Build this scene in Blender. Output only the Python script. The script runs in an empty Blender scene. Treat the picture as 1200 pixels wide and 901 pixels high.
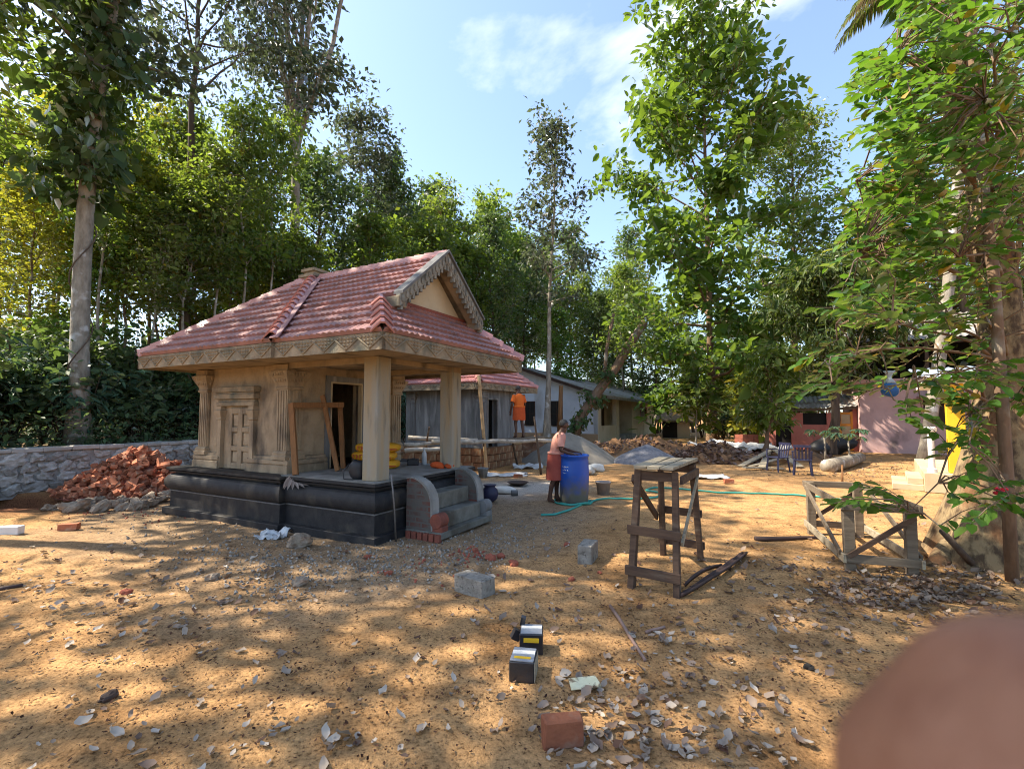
import bpy, bmesh, math, random
import numpy as np
from mathutils import Vector, Matrix, Euler, noise as mnoise
R = math.radians
sc = bpy.context.scene
COL = sc.collection

# ------------------------------------------------------------------ camera
F_PX, CAM_H, PITCH = 556.0, 1.70, R(3.55)
cam_data = bpy.data.cameras.new("camera")
cam = bpy.data.objects.new("camera", cam_data)
COL.objects.link(cam)
cam_data.sensor_width = 36.0
cam_data.lens = 36.0 * F_PX / 1200.0
cam_data.clip_start = 0.004
cam_data.clip_end = 2000.0
cam_data.dof.use_dof = True
cam_data.dof.focus_distance = 7.0
cam_data.dof.aperture_fstop = 14.0
cam.location = (0, 0, CAM_H)
cam.rotation_euler = (R(90) + PITCH, 0, 0)
sc.camera = cam

# ------------------------------------------------------------------ sky, sun, exposure
SUN_AZ, SUN_EL = R(-83), R(49)            # azimuth from +Y towards +X
sun_dir = Vector((math.sin(SUN_AZ) * math.cos(SUN_EL), math.cos(SUN_AZ) * math.cos(SUN_EL), math.sin(SUN_EL)))
world = bpy.data.worlds.new("World")
sc.world = world
world.use_nodes = True
wn, wl = world.node_tree.nodes, world.node_tree.links
wn.clear()
w_out = wn.new("ShaderNodeOutputWorld")
w_bg = wn.new("ShaderNodeBackground")
w_bg.inputs["Strength"].default_value = 0.125
w_sky = wn.new("ShaderNodeTexSky")
w_sky.sky_type = 'NISHITA'
w_sky.sun_disc = False
w_sky.sun_elevation = SUN_EL
w_sky.sun_rotation = SUN_AZ
w_sky.air_density = 1.0
w_sky.dust_density = 1.2
w_sky.ozone_density = 3.0
# thin fair-weather clouds over the whole sky
w_tc = wn.new("ShaderNodeTexCoord")
w_sep = wn.new("ShaderNodeSeparateXYZ")
w_add = wn.new("ShaderNodeMath"); w_add.operation = 'ADD'; w_add.inputs[1].default_value = 0.12
w_dx = wn.new("ShaderNodeMath"); w_dx.operation = 'DIVIDE'
w_dy = wn.new("ShaderNodeMath"); w_dy.operation = 'DIVIDE'
w_cmb = wn.new("ShaderNodeCombineXYZ")
w_no = wn.new("ShaderNodeTexNoise")
w_no.inputs["Scale"].default_value = 1.15
w_no.inputs["Detail"].default_value = 9.0
w_no.inputs["Roughness"].default_value = 0.56
w_no.inputs["Distortion"].default_value = 0.25
w_ramp = wn.new("ShaderNodeValToRGB")
w_ramp.color_ramp.elements[0].position = 0.575
w_ramp.color_ramp.elements[0].color = (.055, .055, .055, 1)
w_ramp.color_ramp.elements[1].position = 0.74
w_ramp.color_ramp.elements[1].color = (1, 1, 1, 1)
w_mix = wn.new("ShaderNodeMixRGB")
w_mix.inputs["Color2"].default_value = (4.6, 4.7, 4.9, 1)
w_off = wn.new("ShaderNodeVectorMath"); w_off.operation = 'ADD'
w_off.inputs[1].default_value = (1.62, 0.30, 0.0)
wl.new(w_tc.outputs["Generated"], w_sep.inputs[0])
wl.new(w_sep.outputs["Z"], w_add.inputs[0])
wl.new(w_sep.outputs["X"], w_dx.inputs[0]); wl.new(w_add.outputs[0], w_dx.inputs[1])
wl.new(w_sep.outputs["Y"], w_dy.inputs[0]); wl.new(w_add.outputs[0], w_dy.inputs[1])
wl.new(w_dx.outputs[0], w_cmb.inputs[0]); wl.new(w_dy.outputs[0], w_cmb.inputs[1])
wl.new(w_cmb.outputs[0], w_off.inputs[0])
wl.new(w_off.outputs[0], w_no.inputs["Vector"])
wl.new(w_no.outputs["Fac"], w_ramp.inputs[0])
wl.new(w_ramp.outputs["Color"], w_mix.inputs["Fac"])
wl.new(w_sky.outputs["Color"], w_mix.inputs["Color1"])
wl.new(w_mix.outputs["Color"], w_bg.inputs["Color"])
wl.new(w_bg.outputs[0], w_out.inputs["Surface"])

sun_data = bpy.data.lights.new("sun", 'SUN')
sun_data.energy = 4.4
sun_data.angle = R(0.53)
sun_data.color = (1.0, 0.90, 0.74)
sun = bpy.data.objects.new("sun", sun_data)
COL.objects.link(sun)
sun.location = sun_dir * 60
sun.rotation_euler = sun_dir.to_track_quat('Z', 'Y').to_euler()

sc.view_settings.view_transform = 'Standard'
sc.view_settings.look = 'None'
sc.view_settings.gamma = 1.0
sc.view_settings.use_curve_mapping = False
sc.view_settings.exposure = 1.62
sc.cycles.use_denoising = True
sc.cycles.pixel_filter_type = 'BLACKMAN_HARRIS'
sc.cycles.filter_width = 1.05
sc.cycles.max_bounces = 7
sc.cycles.diffuse_bounces = 4
sc.cycles.transmission_bounces = 4
sc.cycles.sample_clamp_indirect = 6.0
sc.cycles.caustics_reflective = False
sc.cycles.caustics_refractive = False

# ------------------------------------------------------------------ calibrated points of the place
_c, _s = math.cos(PITCH), math.sin(PITCH)
def ray(px, py):
    u, v = (px - 600.0) / F_PX, (450.5 - py) / F_PX
    return Vector((u, _c - v * _s, _s + v * _c))
def G(px, py, z=0.0):                      # surveyed point on a level plane
    d = ray(px, py)
    t = (z - CAM_H) / d.z
    return Vector((d.x * t, d.y * t, z))
def AT(px, py, Y):                         # surveyed point at a known distance
    d = ray(px, py)
    t = Y / d.y
    return Vector((d.x * t, Y, CAM_H + d.z * t))

# ------------------------------------------------------------------ objects
def tag(o, label=None, cat=None, group=None, kind=None):
    if label: o["label"] = label
    if cat: o["category"] = cat
    if group: o["group"] = group
    if kind: o["kind"] = kind
    return o
def thing(name, label, cat, loc=(0, 0, 0), rz=0.0, group=None):
    o = bpy.data.objects.new(name, None)
    o.empty_display_size = 0.1
    COL.objects.link(o)
    o.location = loc
    o.rotation_euler = (0, 0, rz)
    return tag(o, label, cat, group)
def link(name, me, parent=None, loc=None, rot=None, scale=None):
    o = bpy.data.objects.new(name, me)
    COL.objects.link(o)
    if parent is not None: o.parent = parent
    if loc is not None: o.location = loc
    if rot is not None: o.rotation_euler = rot
    if scale is not None: o.scale = scale if hasattr(scale, '__len__') else (scale,) * 3
    return o
KIDS = {}
def copy_tree(o, parent=None):
    c = o.copy(); COL.objects.link(c)
    c.parent = parent
    for ch in list(o.children): copy_tree(ch, c)
    return c

class MB:
    def __init__(s): s.v, s.f = [], []
    def add(s, vs, fs):
        b = len(s.v)
        s.v += [tuple(p) for p in vs]
        s.f += [tuple(b + i for i in f) for f in fs]
        return s
    def box(s, c, size, rot=None, jit=0.0, taper=1.0):
        hx, hy, hz = size[0] / 2, size[1] / 2, size[2] / 2
        pts = []
        for z in (-1, 1):
            k = taper if z > 0 else 1.0
            for x, y in ((-1, -1), (1, -1), (1, 1), (-1, 1)):
                p = Vector((x * hx * k, y * hy * k, z * hz))
                if jit: p += Vector((random.uniform(-jit, jit), random.uniform(-jit, jit), random.uniform(-jit, jit)))
                if rot is not None: p = rot @ p
                pts.append(p + Vector(c))
        return s.add(pts, [(0, 3, 2, 1), (4, 5, 6, 7), (0, 1, 5, 4), (1, 2, 6, 5), (2, 3, 7, 6), (3, 0, 4, 7)])
    def bx(s, x0, x1, y0, y1, z0, z1):
        return s.box(((x0 + x1) / 2, (y0 + y1) / 2, (z0 + z1) / 2), (x1 - x0, y1 - y0, z1 - z0))
    def beam(s, p0, p1, w, h, up=(0, 0, 1), jit=0.0):
        p0, p1 = Vector(p0), Vector(p1)
        d = p1 - p0; L = d.length; x = d / L
        u = Vector(up)
        y = u.cross(x)
        if y.length < 1e-4: y = Vector((1, 0, 0)).cross(x)
        y.normalize(); z = x.cross(y)
        m = Matrix((x, y, z)).transposed()
        return s.box((p0 + p1) / 2, (L, w, h), m, jit)
    def tube(s, pts, rads, n=8, cap=True):
        pts = [Vector(p) for p in pts]
        if not hasattr(rads, '__len__'): rads = [rads] * len(pts)
        b = len(s.v)
        ref = Vector((0.123, 0.31, 0.94))
        for i, p in enumerate(pts):
            t = (pts[min(i + 1, len(pts) - 1)] - pts[max(i - 1, 0)]).normalized()
            if i == 0:
                a = t.cross(ref)
                if a.length < 1e-3: a = t.cross(Vector((1, 0, 0)))
                a.normalize()
            else:
                a = (a - t * a.dot(t)).normalized()
            c = t.cross(a)
            for k in range(n):
                an = 2 * math.pi * k / n
                s.v.append(tuple(p + (a * math.cos(an) + c * math.sin(an)) * rads[i]))
        for i in range(len(pts) - 1):
            for k in range(n):
                k2 = (k + 1) % n
                s.f.append((b + i * n + k, b + i * n + k2, b + (i + 1) * n + k2, b + (i + 1) * n + k))
        if cap:
            s.f.append(tuple(b + k for k in range(n))[::-1])
            s.f.append(tuple(b + (len(pts) - 1) * n + k for k in range(n)))
        return s
    def lathe(s, prof, n=24, c=(0, 0, 0), sx=1.0, sy=1.0):
        b = len(s.v)
        for r, z in prof:
            for k in range(n):
                an = 2 * math.pi * k / n
                s.v.append((c[0] + r * sx * math.cos(an), c[1] + r * sy * math.sin(an), c[2] + z))
        for i in range(len(prof) - 1):
            for k in range(n):
                k2 = (k + 1) % n
                s.f.append((b + i * n + k, b + i * n + k2, b + (i + 1) * n + k2, b + (i + 1) * n + k))
        s.f.append(tuple(b + k for k in range(n))[::-1])
        s.f.append(tuple(b + (len(prof) - 1) * n + k for k in range(n)))
        return s
    def sweep(s, foot, prof, closed=False):
        """profile of (outward offset, z) swept round an axis-aligned or convex CCW footprint"""
        n = len(foot)
        nor = []
        for i in range(n):
            a, c = Vector(foot[i]).to_2d(), Vector(foot[(i + 1) % n]).to_2d()
            d = (c - a).normalized()
            nor.append(Vector((d.y, -d.x)))
        b = len(s.v)
        for off, z in prof:
            for i in range(n):
                n1, n2 = nor[i - 1], nor[i]
                m = (n1 + n2) / (1 + n1.dot(n2))
                s.v.append((foot[i][0] + m.x * off, foot[i][1] + m.y * off, z))
        for j in range(len(prof) - 1):
            for i in range(n):
                i2 = (i + 1) % n
                s.f.append((b + j * n + i, b + j * n + i2, b + (j + 1) * n + i2, b + (j + 1) * n + i))
        s.f.append(tuple(b + i for i in range(n))[::-1])
        s.f.append(tuple(b + (len(prof) - 1) * n + i for i in range(n)))
        return s
    def prism(s, pts, d):
        """pts: 3-D polygon, d: extrusion vector"""
        d = Vector(d); n = len(pts)
        vs = [Vector(p) for p in pts] + [Vector(p) + d for p in pts]
        fs = [tuple(range(n))[::-1], tuple(range(n, 2 * n))]
        fs += [(i, (i + 1) % n, n + (i + 1) % n, n + i) for i in range(n)]
        return s.add(vs, fs)
    def blob(s, c, size, n=2.4, nu=14, nv=9, jit=0.0, rot=None):
        """rounded pillow / stone: superellipsoid"""
        def cp(x): return math.copysign(abs(x) ** (2.0 / n), x)
        b = len(s.v)
        for j in range(nv + 1):
            ph = -math.pi / 2 + math.pi * j / nv
            for i in range(nu):
                th = 2 * math.pi * i / nu
                p = Vector((cp(math.cos(ph)) * cp(math.cos(th)) * size[0] / 2, cp(math.cos(ph)) * cp(math.sin(th)) * size[1] / 2, cp(math.sin(ph)) * size[2] / 2))
                if jit:
                    q = p * (3.0 / max(size)) + Vector(c) * 3.1
                    p *= 1 + jit * mnoise.noise(q)
                if rot is not None: p = rot @ p
                s.v.append(tuple(p + Vector(c)))
        for j in range(nv):
            for i in range(nu):
                i2 = (i + 1) % nu
                s.f.append((b + j * nu + i, b + j * nu + i2, b + (j + 1) * nu + i2, b + (j + 1) * nu + i))
        return s
    def mesh(s, name, mat, smooth=False):
        me = bpy.data.meshes.new(name)
        me.from_pydata(s.v, [], s.f)
        if mat: me.materials.append(mat)
        if smooth: me.polygons.foreach_set("use_smooth", [True] * len(me.polygons))
        me.update()
        return me
    def build(s, name, mat, parent=None, smooth=False, bevel=0.0, loc=None, rot=None):
        o = link(name, s.mesh(name, mat, smooth), parent, loc, rot)
        if bevel:
            m = o.modifiers.new("bevel", 'BEVEL'); m.width = bevel; m.segments = 1; m.limit_method = 'ANGLE'
        return o

def RZ(a): return Matrix.Rotation(a, 3, 'Z')
def ROT(x, y, z): return Euler((x, y, z)).to_matrix()

# ------------------------------------------------------------------ materials
def M(name, c1, c2=None, scale=6.0, rough=0.85, bump=0.25, bscale=None, stops=(0.35, 0.68), spec=0.25,
      stretch=(1, 1, 1), metal=0.0, stain=None, island=None, detail=7.0, c3=None):
    m = bpy.data.materials.new(name); m.use_nodes = True
    n, l = m.node_tree.nodes, m.node_tree.links
    bs = n["Principled BSDF"]
    bs.inputs["Roughness"].default_value = rough
    bs.inputs["Metallic"].default_value = metal
    bs.inputs["Specular IOR Level"].default_value = spec
    tc = n.new("ShaderNodeTexCoord"); oi = n.new("ShaderNodeObjectInfo")
    ml = n.new("ShaderNodeMath"); ml.operation = 'MULTIPLY'; ml.inputs[1].default_value = 37.0
    l.new(oi.outputs["Random"], ml.inputs[0])
    mp = n.new("ShaderNodeMapping"); mp.inputs["Scale"].default_value = stretch
    l.new(tc.outputs["Object"], mp.inputs["Vector"]); l.new(ml.outputs[0], mp.inputs["Location"])
    no = n.new("ShaderNodeTexNoise"); no.inputs["Scale"].default_value = scale; no.inputs["Detail"].default_value = detail
    no.inputs["Roughness"].default_value = 0.62
    l.new(mp.outputs[0], no.inputs["Vector"])
    c2 = c2 or tuple(x * 0.7 for x in c1)
    rp = n.new("ShaderNodeValToRGB")
    rp.color_ramp.elements[0].position = stops[0]; rp.color_ramp.elements[0].color = (*c1, 1)
    rp.color_ramp.elements[1].position = stops[1]; rp.color_ramp.elements[1].color = (*c2, 1)
    if c3:
        e = rp.color_ramp.elements.new(min(stops[1] + 0.12, 1)); e.color = (*c3, 1)
    l.new(no.outputs["Fac"], rp.inputs[0])
    col = rp.outputs["Color"]
    if stain:                       # (colour, scale, stretch, lo, hi)
        n2 = n.new("ShaderNodeTexNoise"); n2.inputs["Scale"].default_value = stain[1]; n2.inputs["Detail"].default_value = 8
        mp2 = n.new("ShaderNodeMapping"); mp2.inputs["Scale"].default_value = stain[2]
        l.new(tc.outputs["Object"], mp2.inputs["Vector"]); l.new(mp2.outputs[0], n2.inputs["Vector"])
        r2 = n.new("ShaderNodeValToRGB")
        r2.color_ramp.elements[0].position = stain[3]; r2.color_ramp.elements[0].color = (0, 0, 0, 1)
        r2.color_ramp.elements[1].position = stain[4]; r2.color_ramp.elements[1].color = (1, 1, 1, 1)
        l.new(n2.outputs["Fac"], r2.inputs[0])
        mx = n.new("ShaderNodeMixRGB"); mx.inputs["Color2"].default_value = (*stain[0], 1)
        l.new(r2.outputs["Color"], mx.inputs["Fac"]); l.new(col, mx.inputs["Color1"])
        col = mx.outputs["Color"]
    if island:                      # spread of brightness between loose pieces
        ge = n.new("ShaderNodeNewGeometry")
        ad = n.new("ShaderNodeMath"); ad.operation = 'ADD'
        l.new(ge.outputs["Random Per Island"], ad.inputs[0]); l.new(oi.outputs["Random"], ad.inputs[1])
        fr = n.new("ShaderNodeMath"); fr.operation = 'FRACT'; l.new(ad.outputs[0], fr.inputs[0])
        mr = n.new("ShaderNodeMapRange"); mr.inputs["To Min"].default_value = 1 - island; mr.inputs["To Max"].default_value = 1 + island
        l.new(fr.outputs[0], mr.inputs["Value"])
        mu = n.new("ShaderNodeVectorMath"); mu.operation = 'SCALE'
        l.new(col, mu.inputs[0]); l.new(mr.outputs["Result"], mu.inputs["Scale"])
        col = mu.outputs[0]
    l.new(col, bs.inputs["Base Color"])
    if bump:
        nb = n.new("ShaderNodeTexNoise"); nb.inputs["Scale"].default_value = bscale or scale * 6; nb.inputs["Detail"].default_value = 6
        l.new(mp.outputs[0], nb.inputs["Vector"])
        bp = n.new("ShaderNodeBump"); bp.inputs["Strength"].default_value = bump; bp.inputs["Distance"].default_value = 0.02
        l.new(nb.outputs["Fac"], bp.inputs["Height"]); l.new(bp.outputs[0], bs.inputs["Normal"])
    return m

def LEAF(name, dark, light, trans, tfac=0.45, gloss=0.12, odd=None):
    """leaf: diffuse + light shining through, each leaf its own tint"""
    m = bpy.data.materials.new(name); m.use_nodes = True
    n, l = m.node_tree.nodes, m.node_tree.links
    n.clear()
    out = n.new("ShaderNodeOutputMaterial")
    ge = n.new("ShaderNodeNewGeometry"); oi = n.new("ShaderNodeObjectInfo")
    rp = n.new("ShaderNodeValToRGB")
    rp.color_ramp.elements[0].position = 0.0; rp.color_ramp.elements[0].color = (*dark, 1)
    rp.color_ramp.elements[1].position = 0.93; rp.color_ramp.elements[1].color = (*light, 1)
    if odd:
        e = rp.color_ramp.elements.new(0.965); e.color = (*odd, 1)
    l.new(ge.outputs["Random Per Island"], rp.inputs[0])
    hs = n.new("ShaderNodeHueSaturation")
    mr = n.new("ShaderNodeMapRange"); mr.inputs["To Min"].default_value = 0.75; mr.inputs["To Max"].default_value = 1.25
    l.new(oi.outputs["Random"], mr.inputs["Value"]); l.new(mr.outputs["Result"], hs.inputs["Value"])
    mr2 = n.new("ShaderNodeMapRange"); mr2.inputs["To Min"].default_value = 0.47; mr2.inputs["To Max"].default_value = 0.52
    l.new(oi.outputs["Random"], mr2.inputs["Value"]); l.new(mr2.outputs["Result"], hs.inputs["Hue"])
    l.new(rp.outputs["Color"], hs.inputs["Color"])
    di = n.new("ShaderNodeBsdfDiffuse"); l.new(hs.outputs["Color"], di.inputs["Color"])
    tr = n.new("ShaderNodeBsdfTranslucent")
    mt = n.new("ShaderNodeMixRGB"); mt.blend_type = 'MIX'; mt.inputs["Fac"].default_value = 0.65; mt.inputs["Color2"].default_value = (*trans, 1)
    l.new(hs.outputs["Color"], mt.inputs["Color1"]); l.new(mt.outputs["Color"], tr.inputs["Color"])
    m1 = n.new("ShaderNodeMixShader"); m1.inputs["Fac"].default_value = tfac
    l.new(di.outputs[0], m1.inputs[1]); l.new(tr.outputs[0], m1.inputs[2])
    gl = n.new("ShaderNodeBsdfGlossy"); gl.inputs["Roughness"].default_value = 0.48; gl.inputs["Color"].default_value = (1, 1, 1, 1)
    fr = n.new("ShaderNodeFresnel"); fr.inputs["IOR"].default_value = 1.38
    mg = n.new("ShaderNodeMath"); mg.operation = 'MULTIPLY'; mg.inputs[1].default_value = gloss * 2.4
    l.new(fr.outputs[0], mg.inputs[0])
    m2 = n.new("ShaderNodeMixShader"); l.new(mg.outputs[0], m2.inputs["Fac"])
    l.new(m1.outputs[0], m2.inputs[1]); l.new(gl.outputs[0], m2.inputs[2])
    l.new(m2.outputs[0], out.inputs["Surface"])
    return m

MT = {}
MT['plaster'] = M("plaster", (0.37, 0.285, 0.185), (0.235, 0.175, 0.11), 2.2, 0.9, 0.4, 30, stain=((0.10, 0.08, 0.06), 3.4, (1, 1, .5), .52, .72))
MT['plaster_light'] = M("plaster_light", (0.50, 0.41, 0.27), (0.40, 0.31, 0.19), 1.6, 0.9, 0.15, 40)
MT['carving_grey'] = M("carving_grey", (0.26, 0.245, 0.20), (0.14, 0.13, 0.105), 5, 0.9, 0.35, 45, stain=((0.09, 0.09, 0.075), 4, (1, 1, 1), .5, .7))
MT['carving'] = M("carving", (0.31, 0.245, 0.16), (0.17, 0.13, 0.085), 5, 0.9, 0.35, 45, stain=((0.12, 0.12, 0.09), 4, (1, 1, 1), .5, .7))
MT['concrete_post'] = M("concrete_post", (0.27, 0.26, 0.22), (0.33, 0.24, 0.13), 2.0, 0.92, 0.3, 50, stretch=(3, 3, .35), stain=((0.14, 0.13, 0.10), 5, (2, 2, .3), .55, .75))
MT['cement'] = M("cement", (0.30, 0.29, 0.265), (0.19, 0.18, 0.16), 3, 0.93, 0.3, 50, stain=((0.10, 0.095, 0.08), 2.5, (1, 1, .4), .52, .72))
MT['cement_grey'] = M("cement_grey", (0.20, 0.20, 0.195), (0.11, 0.11, 0.105), 2.4, 0.93, 0.3, 45, stretch=(1.6, 1.6, .4), stain=((0.30, 0.30, 0.29), 3, (2, 2, .3), .55, .72))
MT['cement_dark'] = M('cement_dark', (0.19, 0.185, 0.16), (0.115, 0.11, 0.09), 4, 0.93, 0.35, 50, stain=((0.07, 0.06, 0.045), 3, (1, 1, .6), .5, .7))
MT['granite'] = M("granite", (0.017, 0.017, 0.019), (0.032, 0.031, 0.031), 9, 0.6, 0.2, 60, spec=0.22, stain=((0.085, 0.072, 0.055), 3, (1, 1, .7), .55, .80))
MT['granite_edge'] = M("granite_edge", (0.16, 0.16, 0.155), (0.08, 0.08, 0.08), 8, 0.7, 0.2, 60)
MT['roof_tile'] = M("roof_tile", (0.345, 0.175, 0.155), (0.24, 0.115, 0.10), 3.5, 0.52, 0.12, 60, spec=0.4, stain=((0.175, 0.10, 0.09), 4, (1, 1, 1), .48, .70))
MT['roof_tile_pink'] = M("roof_tile_pink", (0.40, 0.17, 0.145), (0.30, 0.11, 0.10), 3.5, 0.4, 0.12, 60, spec=0.5)
MT['ridge_tile'] = M("ridge_tile", (0.46, 0.21, 0.18), (0.36, 0.15, 0.125), 5, 0.28, 0.1, 60, spec=0.5)
MT['valley'] = M("valley", (0.30, 0.16, 0.16), (0.24, 0.12, 0.12), 3, 0.45, 0.08, 30, spec=0.4)
MT['brick'] = M("brick", (0.39, 0.140, 0.070), (0.26, 0.088, 0.047), 6, 0.92, 0.35, 40, island=0.42, stain=((0.40, 0.27, 0.18), 7, (1, 1, 1), .53, .72))
MT['brick_dark'] = M("brick_dark", (0.26, 0.08, 0.05), (0.15, 0.055, 0.04), 6, 0.92, 0.4, 40)
MT['laterite'] = M("laterite", (0.25, 0.115, 0.055), (0.15, 0.075, 0.04), 5, 0.95, 0.6, 30, stain=((0.30, 0.22, 0.13), 4, (1, 1, 1), .52, .7))
MT['rough_stone'] = M("rough_stone", (0.34, 0.27, 0.20), (0.17, 0.135, 0.105), 3, 0.95, 0.6, 18, stain=((0.24, 0.14, 0.08), 3, (1, 1, 1), .5, .7))
MT['wall_stone'] = M("wall_stone", (0.40, 0.385, 0.36), (0.22, 0.205, 0.185), 2.5, 0.95, 0.6, 16, island=0.35, stain=((0.20, 0.18, 0.14), 3, (1, 1, 1), .52, .7))
MT['mortar'] = M("mortar", (0.36, 0.35, 0.33), (0.20, 0.19, 0.175), 4, 0.95, 0.6, 30)
MT['coping'] = M("coping", (0.42, 0.40, 0.37), (0.26, 0.24, 0.21), 2.5, 0.95, 0.4, 30, stain=((0.15, 0.14, 0.11), 2, (1, 1, 1), .52, .75))
MT['wood_dark'] = M("wood_dark", (0.105, 0.065, 0.042), (0.055, 0.034, 0.024), 5, 0.8, 0.35, 40, stretch=(.6, 6, 6), stain=((0.16, 0.12, 0.085), 3, (1, 3, 3), .58, .76))
MT['wood_pale'] = M("wood_pale", (0.36, 0.31, 0.22), (0.22, 0.18, 0.125), 4, 0.85, 0.3, 40, stretch=(.6, 6, 6), stain=((0.12, 0.095, 0.07), 4, (1, 3, 3), .58, .72))
MT['wood_grey'] = M("wood_grey", (0.19, 0.15, 0.105), (0.11, 0.082, 0.058), 5, 0.85, 0.35, 40, stretch=(.6, 6, 6))
MT['wood_orange'] = M("wood_orange", (0.26, 0.125, 0.048), (0.16, 0.075, 0.03), 5, 0.75, 0.25, 40, stretch=(5, 5, .6))
MT['bamboo'] = M("bamboo", (0.46, 0.30, 0.15), (0.32, 0.19, 0.09), 6, 0.6, 0.15, 30)
MT['pole_pale'] = M("pole_pale", (0.48, 0.43, 0.36), (0.28, 0.235, 0.18), 5, 0.85, 0.3, 30, stain=((0.14, 0.11, 0.085), 6, (1, 1, 1), .56, .7))
MT['steel'] = M("steel", (0.20, 0.19, 0.18), (0.12, 0.10, 0.085), 9, 0.5, 0.1, 60, metal=0.5)
MT['iron'] = M("iron", (0.045, 0.035, 0.03), (0.08, 0.045, 0.03), 9, 0.7, 0.2, 60)
MT['black_plastic'] = M("black_plastic", (0.015, 0.015, 0.017), (0.025, 0.025, 0.027), 6, 0.5, 0.1, 30, spec=0.4)
MT['black_tape'] = M("black_tape", (0.018, 0.018, 0.02), (0.03, 0.03, 0.033), 6, 0.28, 0.3, 14, spec=0.5)
MT['silver_foil'] = M("silver_foil", (0.34, 0.36, 0.39), (0.20, 0.22, 0.25), 8, 0.35, 0.4, 20, spec=0.5, metal=0.3)
MT['yellow_sack'] = M("yellow_sack", (0.62, 0.33, 0.02), (0.52, 0.25, 0.015), 5, 0.6, 0.3, 14)
MT['white_sack'] = M("white_sack", (0.66, 0.63, 0.56), (0.50, 0.46, 0.38), 5, 0.7, 0.4, 10)
MT['print_red'] = M("print_red", (0.38, 0.06, 0.02), (0.30, 0.05, 0.02), 5, 0.7, 0.0)
MT['white_paint'] = M("white_paint", (0.72, 0.71, 0.68), (0.58, 0.56, 0.51), 3, 0.75, 0.1, 30)
MT['yellow_paint'] = M("yellow_paint", (0.70, 0.43, 0.02), (0.60, 0.35, 0.02), 2, 0.6, 0.08, 30)
MT['orange_paint'] = M("orange_paint", (0.62, 0.26, 0.04), (0.50, 0.20, 0.03), 3, 0.6, 0.1, 30)
MT['pink_wall'] = M("pink_wall", (0.60, 0.40, 0.37), (0.50, 0.32, 0.30), 1.2, 0.9, 0.2, 25, stain=((0.20, 0.15, 0.14), 1.4, (1, 1, .5), .56, .72))
MT['red_wall'] = M("red_wall", (0.56, 0.20, 0.15), (0.46, 0.15, 0.115), 1.4, 0.85, 0.15, 25, stain=((0.22, 0.09, 0.07), 2, (1, 1, .5), .56, .74))
MT['blue_wash'] = M("blue_wash", (0.62, 0.655, 0.70), (0.50, 0.53, 0.58), 0.6, 0.9, 0.15, 12, stain=((0.30, 0.27, 0.23), 0.7, (1, 1, .4), .58, .76))
MT['cream_wall'] = M("cream_wall", (0.58, 0.51, 0.38), (0.48, 0.41, 0.29), 0.7, 0.9, 0.15, 12, stain=((0.30, 0.23, 0.15), 0.8, (1, 1, .5), .56, .76))
MT['earth_stain'] = M("earth_stain", (0.40, 0.27, 0.16), (0.33, 0.23, 0.14), 1.0, 0.95, 0.3, 12)
MT['sheet_grey'] = M("sheet_grey", (0.34, 0.33, 0.31), (0.20, 0.185, 0.165), 1.2, 0.6, 0.15, 12, metal=0.2, stain=((0.19, 0.13, 0.085), 1.4, (1, 1, 1), .54, .72))
MT['sheet_blue'] = M("sheet_blue", (0.30, 0.38, 0.50), (0.40, 0.45, 0.52), 2.0, 0.5, 0.1, 12)
MT['dark_inside'] = M("dark_inside", (0.02, 0.018, 0.016), (0.03, 0.026, 0.022), 2, 0.95, 0.0)  # near-black: shade of interiors and hollows put into the colour; also a nut
MT['dark_wood_door'] = M("dark_wood_door", (0.06, 0.035, 0.025), (0.035, 0.022, 0.016), 3, 0.7, 0.2, 20)
MT['red_frame'] = M("red_frame", (0.22, 0.06, 0.035), (0.16, 0.045, 0.03), 3, 0.7, 0.1, 20)
MT['drum_blue'] = M("drum_blue", (0.012, 0.085, 0.42), (0.015, 0.07, 0.33), 2, 0.42, 0.08, 30, spec=0.4)
MT['hose'] = M("hose", (0.03, 0.26, 0.20), (0.05, 0.33, 0.27), 4, 0.45, 0.05, 30, spec=0.4)
MT['bucket'] = M("bucket", (0.33, 0.29, 0.27), (0.23, 0.20, 0.19), 6, 0.7, 0.15, 30)
MT['sand'] = M("sand", (0.25, 0.22, 0.175), (0.19, 0.165, 0.13), 3, 1.0, 0.5, 60, island=None)
MT['gravel'] = M("gravel", (0.20, 0.20, 0.215), (0.12, 0.12, 0.13), 14, 0.95, 0.9, 40)
MT['earth'] = M("earth", (0.27, 0.145, 0.065), (0.19, 0.10, 0.05), 2, 1.0, 0.8, 20, stain=((0.10, 0.065, 0.04), 2.2, (1, 1, 1), .54, .7))
MT['white_cloth'] = M("white_cloth", (0.62, 0.61, 0.59), (0.45, 0.43, 0.40), 3, 0.85, 0.4, 9)
MT['clear_plastic'] = M("clear_plastic", (0.55, 0.57, 0.58), (0.40, 0.42, 0.43), 5, 0.3, 0.3, 14, spec=0.5)
MT['blue_plastic'] = M("blue_plastic", (0.02, 0.16, 0.48), (0.03, 0.12, 0.36), 3, 0.4, 0.2, 12, spec=0.4)
MT['chair_blue'] = M("chair_blue", (0.022, 0.024, 0.06), (0.03, 0.03, 0.07), 3, 0.5, 0.05, 12, spec=0.4)
MT['red_bloom'] = M("red_bloom", (0.50, 0.015, 0.03), (0.36, 0.01, 0.02), 9, 0.6, 0.2, 20)
MT['skin'] = M("skin", (0.095, 0.045, 0.027), (0.07, 0.032, 0.02), 6, 0.55, 0.1, 40, spec=0.35)
MT['skin_near'] = M("skin_near", (0.28, 0.132, 0.076), (0.215, 0.088, 0.044), 70, 0.55, 0.12, 900, spec=0.3, stain=((0.19, 0.075, 0.04), 110, (1, 1, 1), .5, .7))
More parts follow.
